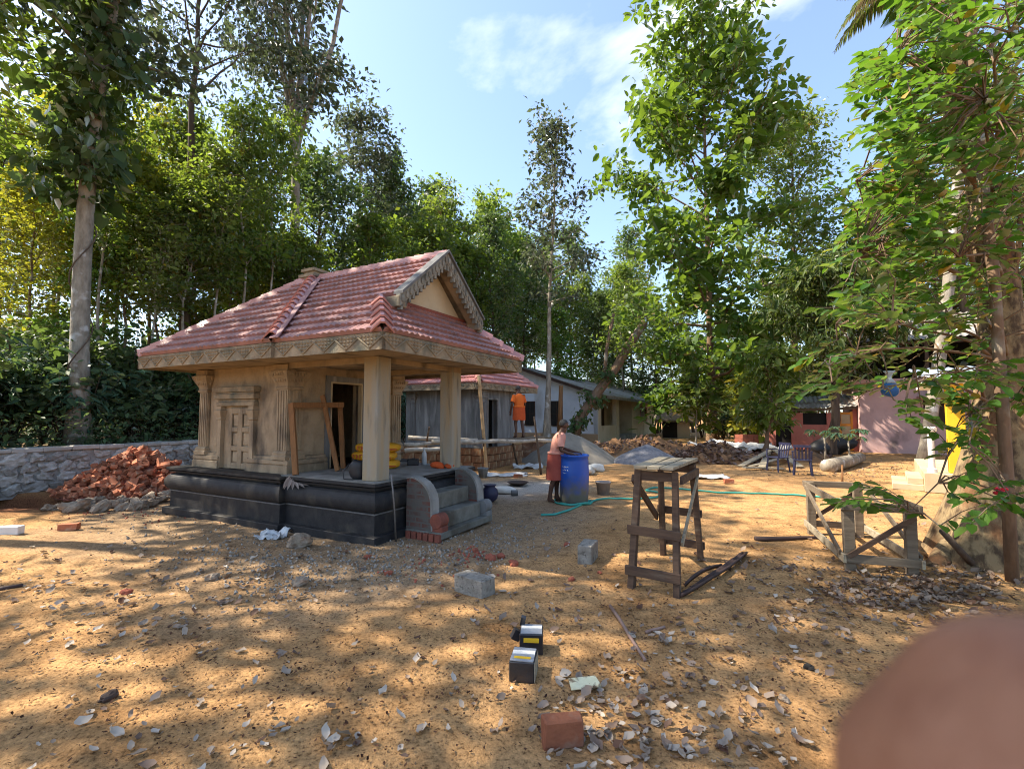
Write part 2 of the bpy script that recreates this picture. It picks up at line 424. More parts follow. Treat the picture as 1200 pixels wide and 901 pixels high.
MT['hair'] = M("hair", (0.02, 0.018, 0.017), (0.06, 0.058, 0.056), 20, 0.75, 0.4, 90)
MT['shirt_salmon'] = M("shirt_salmon", (0.58, 0.28, 0.22), (0.48, 0.21, 0.16), 5, 0.9, 0.4, 12)
MT['cloth_red'] = M("cloth_red", (0.36, 0.085, 0.06), (0.28, 0.06, 0.045), 5, 0.9, 0.4, 12)
MT['cloth_orange'] = M("cloth_orange", (0.62, 0.135, 0.02), (0.52, 0.10, 0.016), 5, 0.9, 0.4, 12)
MT['cloth_orange_dark'] = M("cloth_orange_dark", (0.50, 0.085, 0.02), (0.40, 0.065, 0.018), 5, 0.9, 0.4, 12)
MT['bark_pale'] = M("bark_pale", (0.30, 0.265, 0.21), (0.155, 0.13, 0.10), 4, 0.95, 0.7, 14, stretch=(2, 2, .7), stain=((0.42, 0.41, 0.38), 3, (1, 1, 1), .56, .66))
MT['bark_dark'] = M("bark_dark", (0.12, 0.085, 0.06), (0.065, 0.046, 0.033), 4, 0.95, 0.7, 14, stretch=(2, 2, .4))
MT['bark_brown'] = M("bark_brown", (0.20, 0.13, 0.08), (0.12, 0.075, 0.048), 4, 0.95, 0.7, 14, stretch=(2, 2, .5), stain=((0.28, 0.26, 0.21), 2, (1, 1, 1), .56, .68))
MT['bark_ochre'] = M("bark_ochre", (0.255, 0.185, 0.10), (0.075, 0.05, 0.03), 9, 0.95, 1.0, 18, stretch=(1.3, 1.3, .6), stops=(.42, .60), stain=((0.17, 0.085, 0.04), 3.0, (1, 1, .5), .48, .62))
MT['card'] = M("card", (0.70, 0.66, 0.44), (0.62, 0.56, 0.34), 14, 0.8, 0.1, 30, stain=((0.20, 0.15, 0.09), 12, (1, 1, 1), .56, .64))
MT['fragment'] = M("fragment", (0.36, 0.105, 0.06), (0.22, 0.07, 0.045), 9, 0.95, 0.5, 40)
MT['block'] = M("block", (0.30, 0.275, 0.235), (0.18, 0.16, 0.13), 14, 0.95, 0.8, 60, stain=((0.13, 0.115, 0.095), 22, (1, 1, 1), .56, .66))
MT['spathe'] = M("spathe", (0.085, 0.055, 0.047), (0.05, 0.032, 0.03), 6, 0.7, 0.5, 20, stretch=(.5, 5, 5))

MT['leaf_wood'] = LEAF("leaf_wood", (0.044, 0.088, 0.024), (0.125, 0.185, 0.036), (0.32, 0.44, 0.034), .54, .11, odd=(0.20, 0.14, 0.02))
MT['leaf_dark'] = LEAF("leaf_dark", (0.030, 0.064, 0.026), (0.080, 0.128, 0.042), (0.18, 0.28, 0.04), .46, .13)
MT['leaf_yellow'] = LEAF("leaf_yellow", (0.075, 0.11, 0.018), (0.20, 0.22, 0.026), (0.48, 0.46, 0.025), .55, .09, odd=(0.36, 0.24, 0.02))
MT['leaf_bright'] = LEAF("leaf_bright", (0.042, 0.085, 0.016), (0.11, 0.18, 0.026), (0.23, 0.34, 0.018), .50, .10)
MT['leaf_near'] = LEAF("leaf_near", (0.028, 0.075, 0.012), (0.085, 0.165, 0.020), (0.19, 0.36, 0.016), .50, .10, odd=(0.34, 0.16, 0.02))
MT['leaf_mango'] = LEAF("leaf_mango", (0.026, 0.058, 0.015), (0.08, 0.13, 0.024), (0.17, 0.24, 0.02), .42, .12, odd=(0.15, 0.16, 0.03))
MT['leaf_grey'] = LEAF("leaf_grey", (0.040, 0.060, 0.040), (0.085, 0.11, 0.062), (0.12, 0.16, 0.055), .40, .12)
MT['leaf_shrub'] = LEAF("leaf_shrub", (0.034, 0.070, 0.030), (0.095, 0.150, 0.062), (0.20, 0.30, 0.06), .42, .15)
MT['leaf_blue'] = LEAF("leaf_blue", (0.024, 0.060, 0.034), (0.06, 0.12, 0.062), (0.06, 0.14, 0.06), .30, .14)
MT['leaf_dry'] = LEAF("leaf_dry", (0.095, 0.050, 0.030), (0.34, 0.27, 0.20), (0.28, 0.17, 0.09), .15, .05)
MT['leaf_bits'] = LEAF('leaf_bits', (0.035, 0.020, 0.013), (0.15, 0.085, 0.045), (0.12, 0.06, 0.03), .1, .03)
MT['leaf_pale'] = LEAF("leaf_pale", (0.19, 0.145, 0.11), (0.46, 0.40, 0.33), (0.40, 0.32, 0.22), .15, .05)

# ================================================================== the yard
N0 = Vector((-1.76, 6.0, 0)); SH_RZ = math.atan2(-0.468, 0.884)
def S(a, b, z=0.0):                        # shrine frame -> world
    return Vector((N0.x + 0.884 * a + 0.468 * b, N0.y - 0.468 * a + 0.884 * b, z))
def to_S(x, y):
    dx, dy = x - N0.x, y - N0.y
    return dx * .884 - dy * .468, dx * .468 + dy * .884

def sstep(a, b, x):
    t = np.clip((x - a) / (b - a), 0, 1)
    return t * t * (3 - 2 * t)
_NT = {}
def vnoise(x, y, seed=0):
    """cheap smooth value noise on arrays"""
    if seed not in _NT: _NT[seed] = np.random.RandomState(seed).rand(256, 256)
    tab = _NT[seed]
    xi, yi = np.floor(x).astype(int), np.floor(y).astype(int)
    fx, fy = x - xi, y - yi
    fx, fy = fx * fx * (3 - 2 * fx), fy * fy * (3 - 2 * fy)
    a = tab[xi & 255, yi & 255]; b = tab[(xi + 1) & 255, yi & 255]
    c = tab[xi & 255, (yi + 1) & 255]; d = tab[(xi + 1) & 255, (yi + 1) & 255]
    return (a * (1 - fx) + b * fx) * (1 - fy) + (c * (1 - fx) + d * fx) * fy - 0.5
def ground_h(x, y):
    h = 0.03 * np.abs(vnoise(x * 3.7, y * 3.7, 14)) + 0.05 * vnoise(x * .7, y * .7, 1) + 0.018 * vnoise(x * 2.9, y * 2.9, 2) + 0.012 * vnoise(x * 7.3, y * 7.3, 3)
    fade = 1 - sstep(14, 24, np.hypot(x, y))
    h = h * fade
    # the open trench beside the stone wall
    edge = 0.16 * vnoise(x * 1.9, y * 1.9, 5)
    tr = sstep(8.55, 8.95, y + edge) * (1 - sstep(10.05, 10.22, y + edge)) * (1 - sstep(-8.3, -7.9, x + edge))
    h = h - 0.42 * tr
    mound = np.exp(-(((x + 8.9) / 1.1) ** 2 + ((y - 7.6) / .42) ** 2))
    h = h + 0.16 * mound * (1 + .8 * vnoise(x * 5, y * 5, 8))
    return h
def gh(x, y): return float(ground_h(np.array([x], float), np.array([y], float))[0])

def axis(lo, hi, step, far_lo, far_hi):
    mid = list(np.arange(lo, hi + 1e-6, step))
    out, s, p = [], step, lo
    while p > far_lo: s *= 1.35; p -= s; out.append(p)
    pre = out[::-1]; out, s, p = [], step, mid[-1]
    while p < far_hi: s *= 1.35; p += s; out.append(p)
    return np.array(pre + mid + out)
gx, gy = axis(-12, 11, .085, -420, 420), axis(1.0, 13.5, .085, -60, 620)
XX, YY = np.meshgrid(gx, gy)
ZZ = ground_h(XX, YY)
me = bpy.data.meshes.new("ground")
nx, ny = len(gx), len(gy)
vs = np.stack([XX.ravel(), YY.ravel(), ZZ.ravel()], 1)
ii = np.arange(nx * ny).reshape(ny, nx)
fs = np.stack([ii[:-1, :-1].ravel(), ii[:-1, 1:].ravel(), ii[1:, 1:].ravel(), ii[1:, :-1].ravel()], 1)
def fast_mesh(me, vs, fs, smooth=True):
    k = fs.shape[1]
    me.vertices.add(len(vs)); me.vertices.foreach_set("co", np.asarray(vs, np.float32).ravel())
    me.loops.add(fs.size); me.loops.foreach_set("vertex_index", fs.astype(np.int32).ravel())
    me.polygons.add(len(fs)); me.polygons.foreach_set("loop_start", np.arange(0, fs.size, k, dtype=np.int32))
    me.polygons.foreach_set("loop_total", np.full(len(fs), k, np.int32))
    if smooth: me.polygons.foreach_set("use_smooth", np.ones(len(fs), bool))
    me.update(calc_edges=True); me.validate()
fast_mesh(me, vs, fs)
# soil colours with a shape of their own: cement dust round the building work, red earth by the trench
x, y = vs[:, 0], vs[:, 1]
wob = 1.1 * vnoise(x * .8, y * .8, 11) + .6 * vnoise(x * 2.3, y * 2.3, 12)
A_, B_ = (x - N0.x) * .884 - (y - N0.y) * .468, (x - N0.x) * .468 + (y - N0.y) * .884
dx = np.maximum(np.maximum(-4.9 - A_, A_ - .6), 0); dy = np.maximum(np.maximum(0 - B_, B_ - 3), 0)
grey = 1 - sstep(.5, 1.9, np.hypot(dx, dy * .8) + wob * .9)
grey = np.maximum(grey, 1 - sstep(1.2, 2.6, np.hypot(x - .1, (y - 10.6) * .7) + wob * .8))
pale = 1 - sstep(.5, 1.5, np.hypot((x - .05) * .8, (y - 10.9) * .8) + wob * .6)
red = np.maximum(1 - sstep(.5, 1.6, np.hypot((x + 9.6) * .42, (y - 9.1) * .75) + wob * .4), 0)
red = np.maximum(red, sstep(.02, .12, -vs[:, 2]) * (x < -7))
for nm, arr in (("grey_dust", grey), ("pale_dust", pale), ("red_earth", red)):
    at = me.attributes.new(nm, 'FLOAT', 'POINT'); at.data.foreach_set("value", arr.astype(np.float32))
ground = link("ground", me); tag(ground, kind="structure")
gm = bpy.data.materials.new("yard_soil"); gm.use_nodes = True
n, l = gm.node_tree.nodes, gm.node_tree.links
bs = n["Principled BSDF"]; bs.inputs["Roughness"].default_value = 0.97; bs.inputs["Specular IOR Level"].default_value = 0.1
tc = n.new("ShaderNodeTexCoord")
def noise_node(scale, detail=8, rough=.6, dist=0):
    q = n.new("ShaderNodeTexNoise"); q.inputs["Scale"].default_value = scale; q.inputs["Detail"].default_value = detail
    q.inputs["Roughness"].default_value = rough; q.inputs["Distortion"].default_value = dist
    l.new(tc.outputs["Object"], q.inputs["Vector"]); return q
def ramp_node(src, stops):
    r = n.new("ShaderNodeValToRGB")
    while len(r.color_ramp.elements) < len(stops): r.color_ramp.elements.new(0.5)
    for e, (p, c) in zip(r.color_ramp.elements, stops): e.position = p; e.color = (*c, 1)
    l.new(src, r.inputs[0]); return r
def mix_node(f, a, b, mode='MIX'):
    q = n.new("ShaderNodeMixRGB"); q.blend_type = mode
    if isinstance(f, float): q.inputs["Fac"].default_value = f
    else: l.new(f, q.inputs["Fac"])
    for s_, k in ((a, "Color1"), (b, "Color2")):
        if isinstance(s_, tuple): q.inputs[k].default_value = (*s_, 1)
        else: l.new(s_, q.inputs[k])
    return q.outputs["Color"]
big = noise_node(.55, 6); mid = noise_node(5.5, 8, .65); fine = noise_node(42, 6, .7); grit = noise_node(130, 3, .7)
c0 = ramp_node(big.outputs["Fac"], [(.32, (.45, .252, .106)), (.52, (.50, .293, .130)), (.72, (.41, .245, .118))]).outputs["Color"]
c1 = ramp_node(mid.outputs["Fac"], [(.30, (.62, .60, .58)), (.5, (1, 1, 1)), (.74, (1.18, 1.15, 1.1))]).outputs["Color"]
c2 = ramp_node(fine.outputs["Fac"], [(.34, (.24, .21, .19)), (.46, (.86, .85, .84)), (.60, (1.12, 1.1, 1.08)), (.72, (1.5, 1.45, 1.38))]).outputs["Color"]
pat = noise_node(1.5, 7, .6, .6)
c3_ = ramp_node(pat.outputs['Fac'], [(.34, (.66, .62, .58)), (.5, (1, 1, 1)), (.68, (1.1, 1.08, 1.04))]).outputs['Color']
col = mix_node(1.0, mix_node(1.0, c0, c1, 'MULTIPLY'), c3_, 'MULTIPLY')
def attr(nm):
    a = n.new("ShaderNodeAttribute"); a.attribute_name = nm; return a.outputs["Fac"]
col = mix_node(attr("red_earth"), col, (.20, .085, .042))
gcol = mix_node(1.0, (.29, .225, .155), c1, 'MULTIPLY')
ag = n.new("ShaderNodeMath"); ag.operation = 'MULTIPLY'; ag.inputs[1].default_value = .68; l.new(attr("grey_dust"), ag.inputs[0])
col = mix_node(ag.outputs[0], col, gcol)
ap = n.new("ShaderNodeMath"); ap.operation = 'MULTIPLY'; ap.inputs[1].default_value = .8; l.new(attr("pale_dust"), ap.inputs[0])
col = mix_node(ap.outputs[0], col, (.48, .45, .40))
col = mix_node(1.0, col, c2, 'MULTIPLY')
l.new(col, bs.inputs["Base Color"])
h1 = n.new("ShaderNodeMath"); h1.operation = 'MULTIPLY_ADD'; h1.inputs[1].default_value = .6
l.new(fine.outputs["Fac"], h1.inputs[0])
h2 = n.new("ShaderNodeMath"); h2.operation = 'MULTIPLY'; h2.inputs[1].default_value = .3
l.new(grit.outputs["Fac"], h2.inputs[0]); l.new(h2.outputs[0], h1.inputs[2])
h3 = n.new("ShaderNodeMath"); h3.operation = 'MULTIPLY_ADD'; h3.inputs[1].default_value = 1.3
l.new(mid.outputs["Fac"], h3.inputs[0]); l.new(h1.outputs[0], h3.inputs[2])
bp = n.new("ShaderNodeBump"); bp.inputs["Strength"].default_value = .9; bp.inputs["Distance"].default_value = .035
l.new(h3.outputs[0], bp.inputs["Height"]); l.new(bp.outputs[0], bs.inputs["Normal"])
ground.data.materials.append(gm)

# wooded bank held up by the stone wall
WALL_A = -9.75
bank_a = np.concatenate([np.linspace(-9.9, -24, 30), np.linspace(-26, -120, 20)])
bank_b = np.concatenate([np.linspace(-60, -8, 15), np.linspace(-7, 30, 60), np.linspace(33, 160, 20)])
AA, BB = np.meshgrid(bank_a, bank_b)
HH = .86 + .045 * np.minimum(-9.9 - AA, 40) + .35 * vnoise(AA * .4, BB * .4, 21) * sstep(0, 3, -9.9 - AA) + .12 * vnoise(AA * 1.7, BB * 1.7, 22)
HH = HH * (1 - sstep(15.5, 19, BB) * (1 - sstep(3, 12, -9.9 - AA))) - .12 * sstep(15.5, 19, BB) * (1 - sstep(3, 12, -9.9 - AA))
WX = N0.x + .884 * AA + .468 * BB; WY = N0.y - .468 * AA + .884 * BB
me = bpy.data.meshes.new("terrain")
ii = np.arange(AA.size).reshape(AA.shape)
fast_mesh(me, np.stack([WX.ravel(), WY.ravel(), HH.ravel()], 1),
          np.stack([ii[:-1, :-1].ravel(), ii[1:, :-1].ravel(), ii[1:, 1:].ravel(), ii[:-1, 1:].ravel()], 1))
me.materials.append(M("wood_floor", (.12, .075, .04), (.20, .13, .07), 1.2, 1.0, .9, 12, stain=((.06, .06, .025), 1.1, (1, 1, 1), .5, .65)))
bank = link("terrain", me); tag(bank, kind="structure")
def bank_h(a): return .86 + .045 * min(max(-9.9 - a, 0), 40)

# ------------------------------------------------------------------ stone retaining wall
random.seed(4)
wall = thing("stone_wall", "low grey rubble stone retaining wall with cement coping behind the brick heap", "wall", S(WALL_A, 0), SH_RZ)
b0w, b1w = -5.0, 17.0
MB().bx(-.30, -.02, b0w, b1w, -.1, .86).build("wall_core", MT['mortar'], wall)
cp = MB()
nseg = 44
for i in range(nseg):
    y0 = b0w + (b1w - b0w) * i / nseg; y1 = b0w + (b1w - b0w) * (i + 1) / nseg
    cp.box((-.15, (y0 + y1) / 2, .91 + random.uniform(-.008, .008)), (.40 + random.uniform(-.02, .02), y1 - y0 + .002, .10), jit=.012)
cp.build("coping", MT['coping'], wall, bevel=.02)
stone_me = []
for k in range(8):
    m_ = MB().blob((k * 5.3, k * 2.1, 0), (.085, 1, 1), 2.7, 9, 6, .75)
    m_.v = [(p[0] - k * 5.3, p[1] - k * 2.1, p[2]) for p in m_.v]
    random.seed(100 + k)
    m_.v = [(p[0] * random.uniform(.9, 1.1), p[1] * random.uniform(.88, 1.05), p[2] * random.uniform(.88, 1.05)) for p in m_.v]
    stone_me.append(m_.mesh("stone", MT['wall_stone'], False))
random.seed(7)
for rowi, (z0, z1) in enumerate(((-.03, .22), (.20, .43), (.42, .64), (.63, .85))):
    yb = -3.6 + random.uniform(0, .2)
    while yb < 5.2:
        w = random.uniform(.2, .48)
        zc, hz = (z0 + z1) / 2 + random.uniform(-.02, .02), (z1 - z0) * random.uniform(.88, 1.08)
        o = link("stone", random.choice(stone_me), wall, (-.005, yb + w / 2, zc), (random.uniform(-.25, .25), 0, 0), (random.uniform(1.0, 1.9), w * .97, hz))
        yb += w

# ================================================================== shrine under construction
shrine = thing("shrine", "small ochre plastered shrine with red tiled gabled roof on a black granite plinth", "shrine", N0, SH_RZ)
BC = 1.355
foot = [(-4.77, .11), (-1.88, .11), (-1.88, .21), (-.14, .21), (-.14, 2.50), (-1.88, 2.50), (-1.88, 3.03), (-4.77, 3.03)]
MB().sweep(foot, [(.085, 0), (.085, .115), (.005, .122), (0, .122)]).build("base_slab", MT['granite'], shrine, bevel=.006)
MB().sweep(foot, [(0, .118), (0, .385)]).build("base_block", MT['granite'], shrine)
MB().sweep(foot, [(.012, .383), (.014, .40), (.0, .403)]).build("light_joint", MT['granite_edge'], shrine)
tor = [(.0, .40)] + [(.075 * math.sin(math.pi * t / 10) ** .6 + .0, .40 + .27 * t / 10) for t in range(1, 10)] + [(0, .67)]
MB().sweep(foot, tor).build("rounded_course", MT['granite'], shrine)
MB().sweep(foot, [(-.05, .665), (-.05, .70), (.02, .705), (.03, .73), (.0, .735), (.0, .745), (.055, .75), (.055, .788)]).build("top_course", MT['granite'], shrine)
MB().sweep([(-1.9, .24), (-.17, .24), (-.17, 2.47), (-1.9, 2.47)], [(.06, .786), (.065, .80), (.0, .805)]).build("porch_floor", MT['cement'], shrine)

# sanctum walls round a dark room
zf, zt = .79, 2.47
wx0, wx1, wy0, wy1 = -4.42, -2.10, .40, 2.85
dy0, dy1, dz1 = 1.16, 1.86, 2.24
w = MB()
w.bx(wx0, wx1, wy0, wy0 + .2, zf, zt)
w.bx(wx0, wx1, wy1 - .2, wy1, zf, zt)
w.bx(wx0, wx0 + .2, wy0 + .2, wy1 - .2, zf, zt)
w.bx(wx1 - .2, wx1, wy0 + .2, dy0, zf, zt)
w.bx(wx1 - .2, wx1, dy1, wy1 - .2, zf, zt)
w.bx(wx1 - .2, wx1, dy0, dy1, dz1, zt)
w.build("wall", MT['plaster'], shrine)
fr = MB()
for q in ((dy0 - .1, dy0), (dy1, dy1 + .1)): fr.bx(wx1 - .12, wx1 + .03, q[0], q[1], zf + .01, dz1 + .1)
fr.bx(wx1 - .12, wx1 + .031, dy0, dy1, dz1, dz1 + .1)
dfr = fr.build("door_frame", MT['cement_grey'], shrine)
tr = MB()
for q in ((dy0 - .006, dy0 + .02), (dy1 - .02, dy1 + .006)): tr.bx(wx1 - .05, wx1 + .036, q[0], q[1], zf + .01, dz1)
tr.bx(wx1 - .05, wx1 + .037, dy0 + .02, dy1 - .02, dz1 - .022, dz1 + .004)
tr.build("door_trim", MT['plaster_light'], dfr)
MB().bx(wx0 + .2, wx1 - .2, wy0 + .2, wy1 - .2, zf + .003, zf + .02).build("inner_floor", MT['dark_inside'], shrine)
# base moulding, broken by the doors
mold = [(0, .79), (.10, .79), (.10, .90), (.07, .915), (.09, .93), (.09, .985), (.05, 1.0), (.045, 1.035), (0, 1.045)]
def mold_run(p0, p1, nrm, name="base_moulding", prof=mold, m='plaster'):
    (x0, y0), (x1, y1) = p0, p1
    pts0 = [(x0 + nrm[0] * o_, y0 + nrm[1] * o_, z_) for o_, z_ in prof]
    MB().prism(pts0, (x1 - x0, y1 - y0, 0)).build(name, MT[m], shrine)
mold_run((wx0 - .09, wy0), (-3.78, wy0), (0, -1))
mold_run((-3.02, wy0), (wx1 + .095, wy0), (0, -1))
mold_run((wx1, wy0 - .088), (wx1, dy0 - .1), (1, 0))
mold_run((wx1, dy1 + .1), (wx1, wy1), (1, 0))

def pilaster(cx, cy, hw, name="pilaster", z0=1.0, z1=2.47, m='plaster', parent=shrine):
    sq = lambda h: [(cx - h, cy - h), (cx + h, cy - h), (cx + h, cy + h), (cx - h, cy + h)]
    p = MB().sweep(sq(hw), [(0, z0), (0, z1)]).build(name, MT[m], parent)
    MB().sweep(sq(hw), [(.0, z0), (.045, z0), (.05, z0 + .05), (.03, z0 + .07), (.035, z0 + .10), (.01, z0 + .13), (0, z0 + .135)]).build("shaft_base", MT[m], p)
    MB().sweep(sq(hw), [(0, z1 - .40), (.02, z1 - .39), (.025, z1 - .36), (.012, z1 - .34), (.02, z1 - .30), (.085, z1 - .17), (.10, z1 - .13), (.10, z1 - .11), (.05, z1 - .10), (.05, z1 - .01)]).build("capital", MT[m], p)
    pet = MB()                                     # lotus petals of the capital
    for sx, sy in ((0, -1), (1, 0)):
        tx, ty = (1, 0) if sy else (0, 1)
        for k in range(5):
            u = (-2 + k) * hw * .45
            for zz, off, s_ in ((z1 - .15, .098, .026), (z1 - .24, .052, .022)):
                c_ = (cx + sx * (hw + off) + tx * u, cy + sy * (hw + off) + ty * u, zz)
                pet.blob(c_, (s_ * (1.6 if tx else .9), s_ * (1.6 if ty else .9), .075), 2, 6, 4)
    pet.build("petals", MT[m], p)["kind"] = "stuff"
    fl = MB()
    for k in range(4):
        u = hw * (-.72 + .48 * k)
        fl.bx(cx + u - hw * .10, cx + u + hw * .10, cy - hw - .012, cy - hw + .001, z0 + .14, z1 - .41)
        fl.bx(cx + hw - .001, cx + hw + .012, cy + u - hw * .10, cy + u + hw * .10, z0 + .14, z1 - .41)
    fl.build("fluting", MT[m], p)
    return p
pilaster(wx0 + .11, wy0 + .06, .115)
pilaster(wx1 - .10, wy0 + .06, .125)
pilaster(wx1 - .10, wy1 - .06, .125)

# blind door on the side wall
bd = MB()
dx0, dx1 = -3.60, -2.98
for q0, q1 in ((dx0, dx0 + .09), (-3.345, -3.235), (dx1 - .07, dx1)): bd.bx(q0, q1, wy0 - .035, wy0 - .001, .80, 1.80)
for z0_, z1_ in ((.80, .89), (1.09, 1.17), (1.40, 1.48), (1.70, 1.80)):
    bd.bx(dx0 + .09, -3.345, wy0 - .034, wy0 - .001, z0_, z1_); bd.bx(-3.235, dx1 - .07, wy0 - .034, wy0 - .001, z0_, z1_)
blind = bd.build("blind_door", MT['plaster'], shrine, bevel=.006)
pn = []
for a_, b_ in ((dx0 + .11, -3.365), (-3.215, dx1 - .09)):
    for z0_, z1_ in ((.91, 1.07), (1.19, 1.38), (1.50, 1.68)):
        MB().bx(a_, b_, wy0 - .014, wy0 - .001, z0_, z1_).build("door_panel", MT['plaster'], blind, bevel=.006)
for xc in (-3.80, -2.93):
    pl = MB().bx(xc - .045, xc + .045, wy0 - .07, wy0 - .001, .80, 1.62).build("jamb_column", MT['plaster'], shrine)
    MB().sweep([(xc - .045, wy0 - .07), (xc + .045, wy0 - .07), (xc + .045, wy0 - .002), (xc - .045, wy0 - .002)],
               [(0, 1.60), (.02, 1.61), (.015, 1.64), (.04, 1.72), (.045, 1.76), (.02, 1.77), (.02, 1.83)]).build("capital", MT['plaster'], pl)
lt = MB()
for z0_, z1_, pr, ov in ((1.83, 1.90, .09, .02), (1.90, 1.945, .07, .0), (1.945, 2.03, .12, .05), (2.03, 2.06, .10, .03), (2.06, 2.15, .135, .07)):
    lt.bx(-3.86 - ov, -2.88 + ov, wy0 - pr, wy0 - .001, z0_ + .001, z1_)
lt.build("lintel", MT['carving'], shrine, bevel=.008)

# porch columns
for cx, cy in ((-.31, .40), (-.31, 2.13)):
    MB().box((cx, cy, 1.64), (.26, .26, 1.68), jit=.004).build("column", MT['concrete_post'], shrine, bevel=.012)
# flat slab with beams
ceil_me = MB()
ceil_me.bx(-4.72, .48, -.38, 3.09, 2.475, 2.555)
ceil_me.build("ceiling_slab", MT['plaster'], shrine)
bmz = MB()
bmz.bx(-2.0, -.18, .29, .51, 2.39, 2.474); bmz.bx(-2.0, -.18, 2.02, 2.24, 2.39, 2.474); bmz.bx(-.42, -.2, .51, 2.02, 2.40, 2.474)
bmz.build("ceiling_beam", MT['plaster'], shrine)

# ------------------------------------------------------------------ tiled roofs
def tiled(P0, P1, Q0, Q1, nc, parent, mat, roll=.105, rise=.026, lip=.042):
    P0, P1, Q0, Q1 = map(Vector, (P0, P1, Q0, Q1))
    e = (P1 - P0).normalized()
    up = (Q0 - P0) - e * (Q0 - P0).dot(e)
    nrm = e.cross(up).normalized()
    def lim(v):
        return (P0.lerp(Q0, v) - P0).dot(e), (P1.lerp(Q1, v) - P0).dot(e)
    for k in range(nc):
        v0, v1 = k / nc, min((k + 1.22) / nc, 1.0)
        a0, b0_ = lim(v0); a1, b1_ = lim(v1)
        lo, hi = min(a0, a1) if False else a0, b0_
        ns = max(3, int((hi - lo) / (roll / 5)))
        xs = np.linspace(lo, hi, ns)
        mbv, rows = [], 3
        sh = (k % 2) * roll * .5
        for (v, hh, rr) in ((v0, .002, 0), (v0, lip, 1), (v1, .006, .5)):
            al, bl = lim(v)
            for x_ in xs:
                xc = min(max(x_, al), bl)
                ph = ((x_ + sh) / roll) % 1.0
                prof_ = rise * (abs(math.sin(math.pi * ph)) ** .7)
                if ph < .06 and int((x_ + sh) / roll) % 2 == 0: prof_ -= .008
                mbv.append(tuple(P0 + e * xc + up * v + nrm * (hh + prof_ * rr)))
        q = MB(); fs_ = []
        for r_ in range(2):
            for i in range(ns - 1):
                fs_.append((r_ * ns + i, r_ * ns + i + 1, (r_ + 1) * ns + i + 1, (r_ + 1) * ns + i))
        q.add(mbv, fs_)
        q.build("tile_course", mat, parent)
def deck(mb, pts, th=.05, drop=.006):
    vs_ = [Vector(p) for p in pts]
    nrm = (vs_[1] - vs_[0]).cross(vs_[-1] - vs_[0]).normalized()
    mb.prism([p - nrm * (drop + th) for p in vs_], nrm * th)
_rt = {}
def ridge_run(p0, p1, n_, parent, mat, w=.13, h=.085, name="ridge_tile", step=1.0):
    """overlapping saddle tiles from p0 (low) to p1 (high)"""
    p0, p1 = Vector(p0), Vector(p1); d = p1 - p0; L = d.length / n_
    key = (round(L, 3), w, h, mat.name, step)
    if key not in _rt:
        q = MB(); prof_ = [(-w, -h), (-w * .55, -h * .25), (-.02, .03), (.02, .03), (w * .55, -h * .25), (w, -h)]
        for xx, k in ((-L * .58, 1.06), (L * .58, .90)):
            for (yy, zz) in prof_: q.v.append((xx, yy * k, zz * k + (.02 if xx < 0 else -.012) * step))
            for (yy, zz) in prof_: q.v.append((xx, yy * k, zz * k - .022 + (.02 if xx < 0 else -.012) * step))
        m_ = 6
        for i in range(5):
            q.f += [(i, 12 + i, 13 + i, i + 1), (6 + i, 7 + i, 19 + i, 18 + i), (i, i + 1, 7 + i, 6 + i), (12 + i, 18 + i, 19 + i, 13 + i)]
        q.f += [(0, 6, 18, 12), (5, 17, 23, 11)]
        _rt[key] = q.mesh(name, mat)
    xax = d.normalized(); yax = Vector((0, 0, 1)).cross(xax).normalized(); zax = xax.cross(yax)
    rot = Matrix((xax, yax, zax)).transposed().to_euler()
    for i in range(n_):
        link(name, _rt[key], parent, p0 + d * ((i + .5) / n_), rot)

def fascia(p0, p1, z0, z1, nrm, nmot, parent, m='carving', th=.05):
    """carved eave board from p0 to p1 (plan), with a row of hanging leaf carvings"""
    p0, p1 = Vector((*p0, 0)), Vector((*p1, 0)); nv = Vector((*nrm, 0)); t = (p1 - p0); L = t.length; t.normalize()
    mb = MB()
    zc = (z0 + z1) / 2
    mb.prism([p0 + Vector((0, 0, z0)), p0 + Vector((0, 0, z1)), p0 + nv * th + Vector((0, 0, z1)), p0 + nv * th + Vector((0, 0, z0 + .0))], p1 - p0)
    f = mb.build("eave_board", MT[m], parent)
    h = z1 - z0; wmot = L / nmot
    rel = MB()
    for i in range(nmot):
        c_ = p0 + t * (wmot * (i + .5)) + nv * th
        for r_ in range(4):                              # rows of scales narrowing downwards
            nsc = 6 - r_ * 2 + (1 if r_ == 3 else 0)
            nsc = max(nsc, 1)
            zz = z1 - .035 - r_ * h * .215
            for j in range(nsc):
                u = (j - (nsc - 1) / 2) * wmot / 6.6
                q = c_ + t * u + Vector((0, 0, zz))
                a_, hh = wmot / 14, h * .15
                rel.add([q - t * a_, q + Vector((0, 0, hh)), q + t * a_, q - Vector((0, 0, hh)), q + nv * .028],
                        [(0, 4, 1), (1, 4, 2), (2, 4, 3), (3, 4, 0)])
        q = p0 + t * (wmot * i) + nv * th                # looped rib between leaves
        pts = [q + t * (wmot * s_) + nv * .006 + Vector((0, 0, z0 + h * (.78 - .66 * (1 - abs(2 * s_ - 1))))) for s_ in np.linspace(0, 1, 9)]
        rel.tube(pts, .011, 5)
    rel.build("leaf_carving", MT[m], f)
    return f

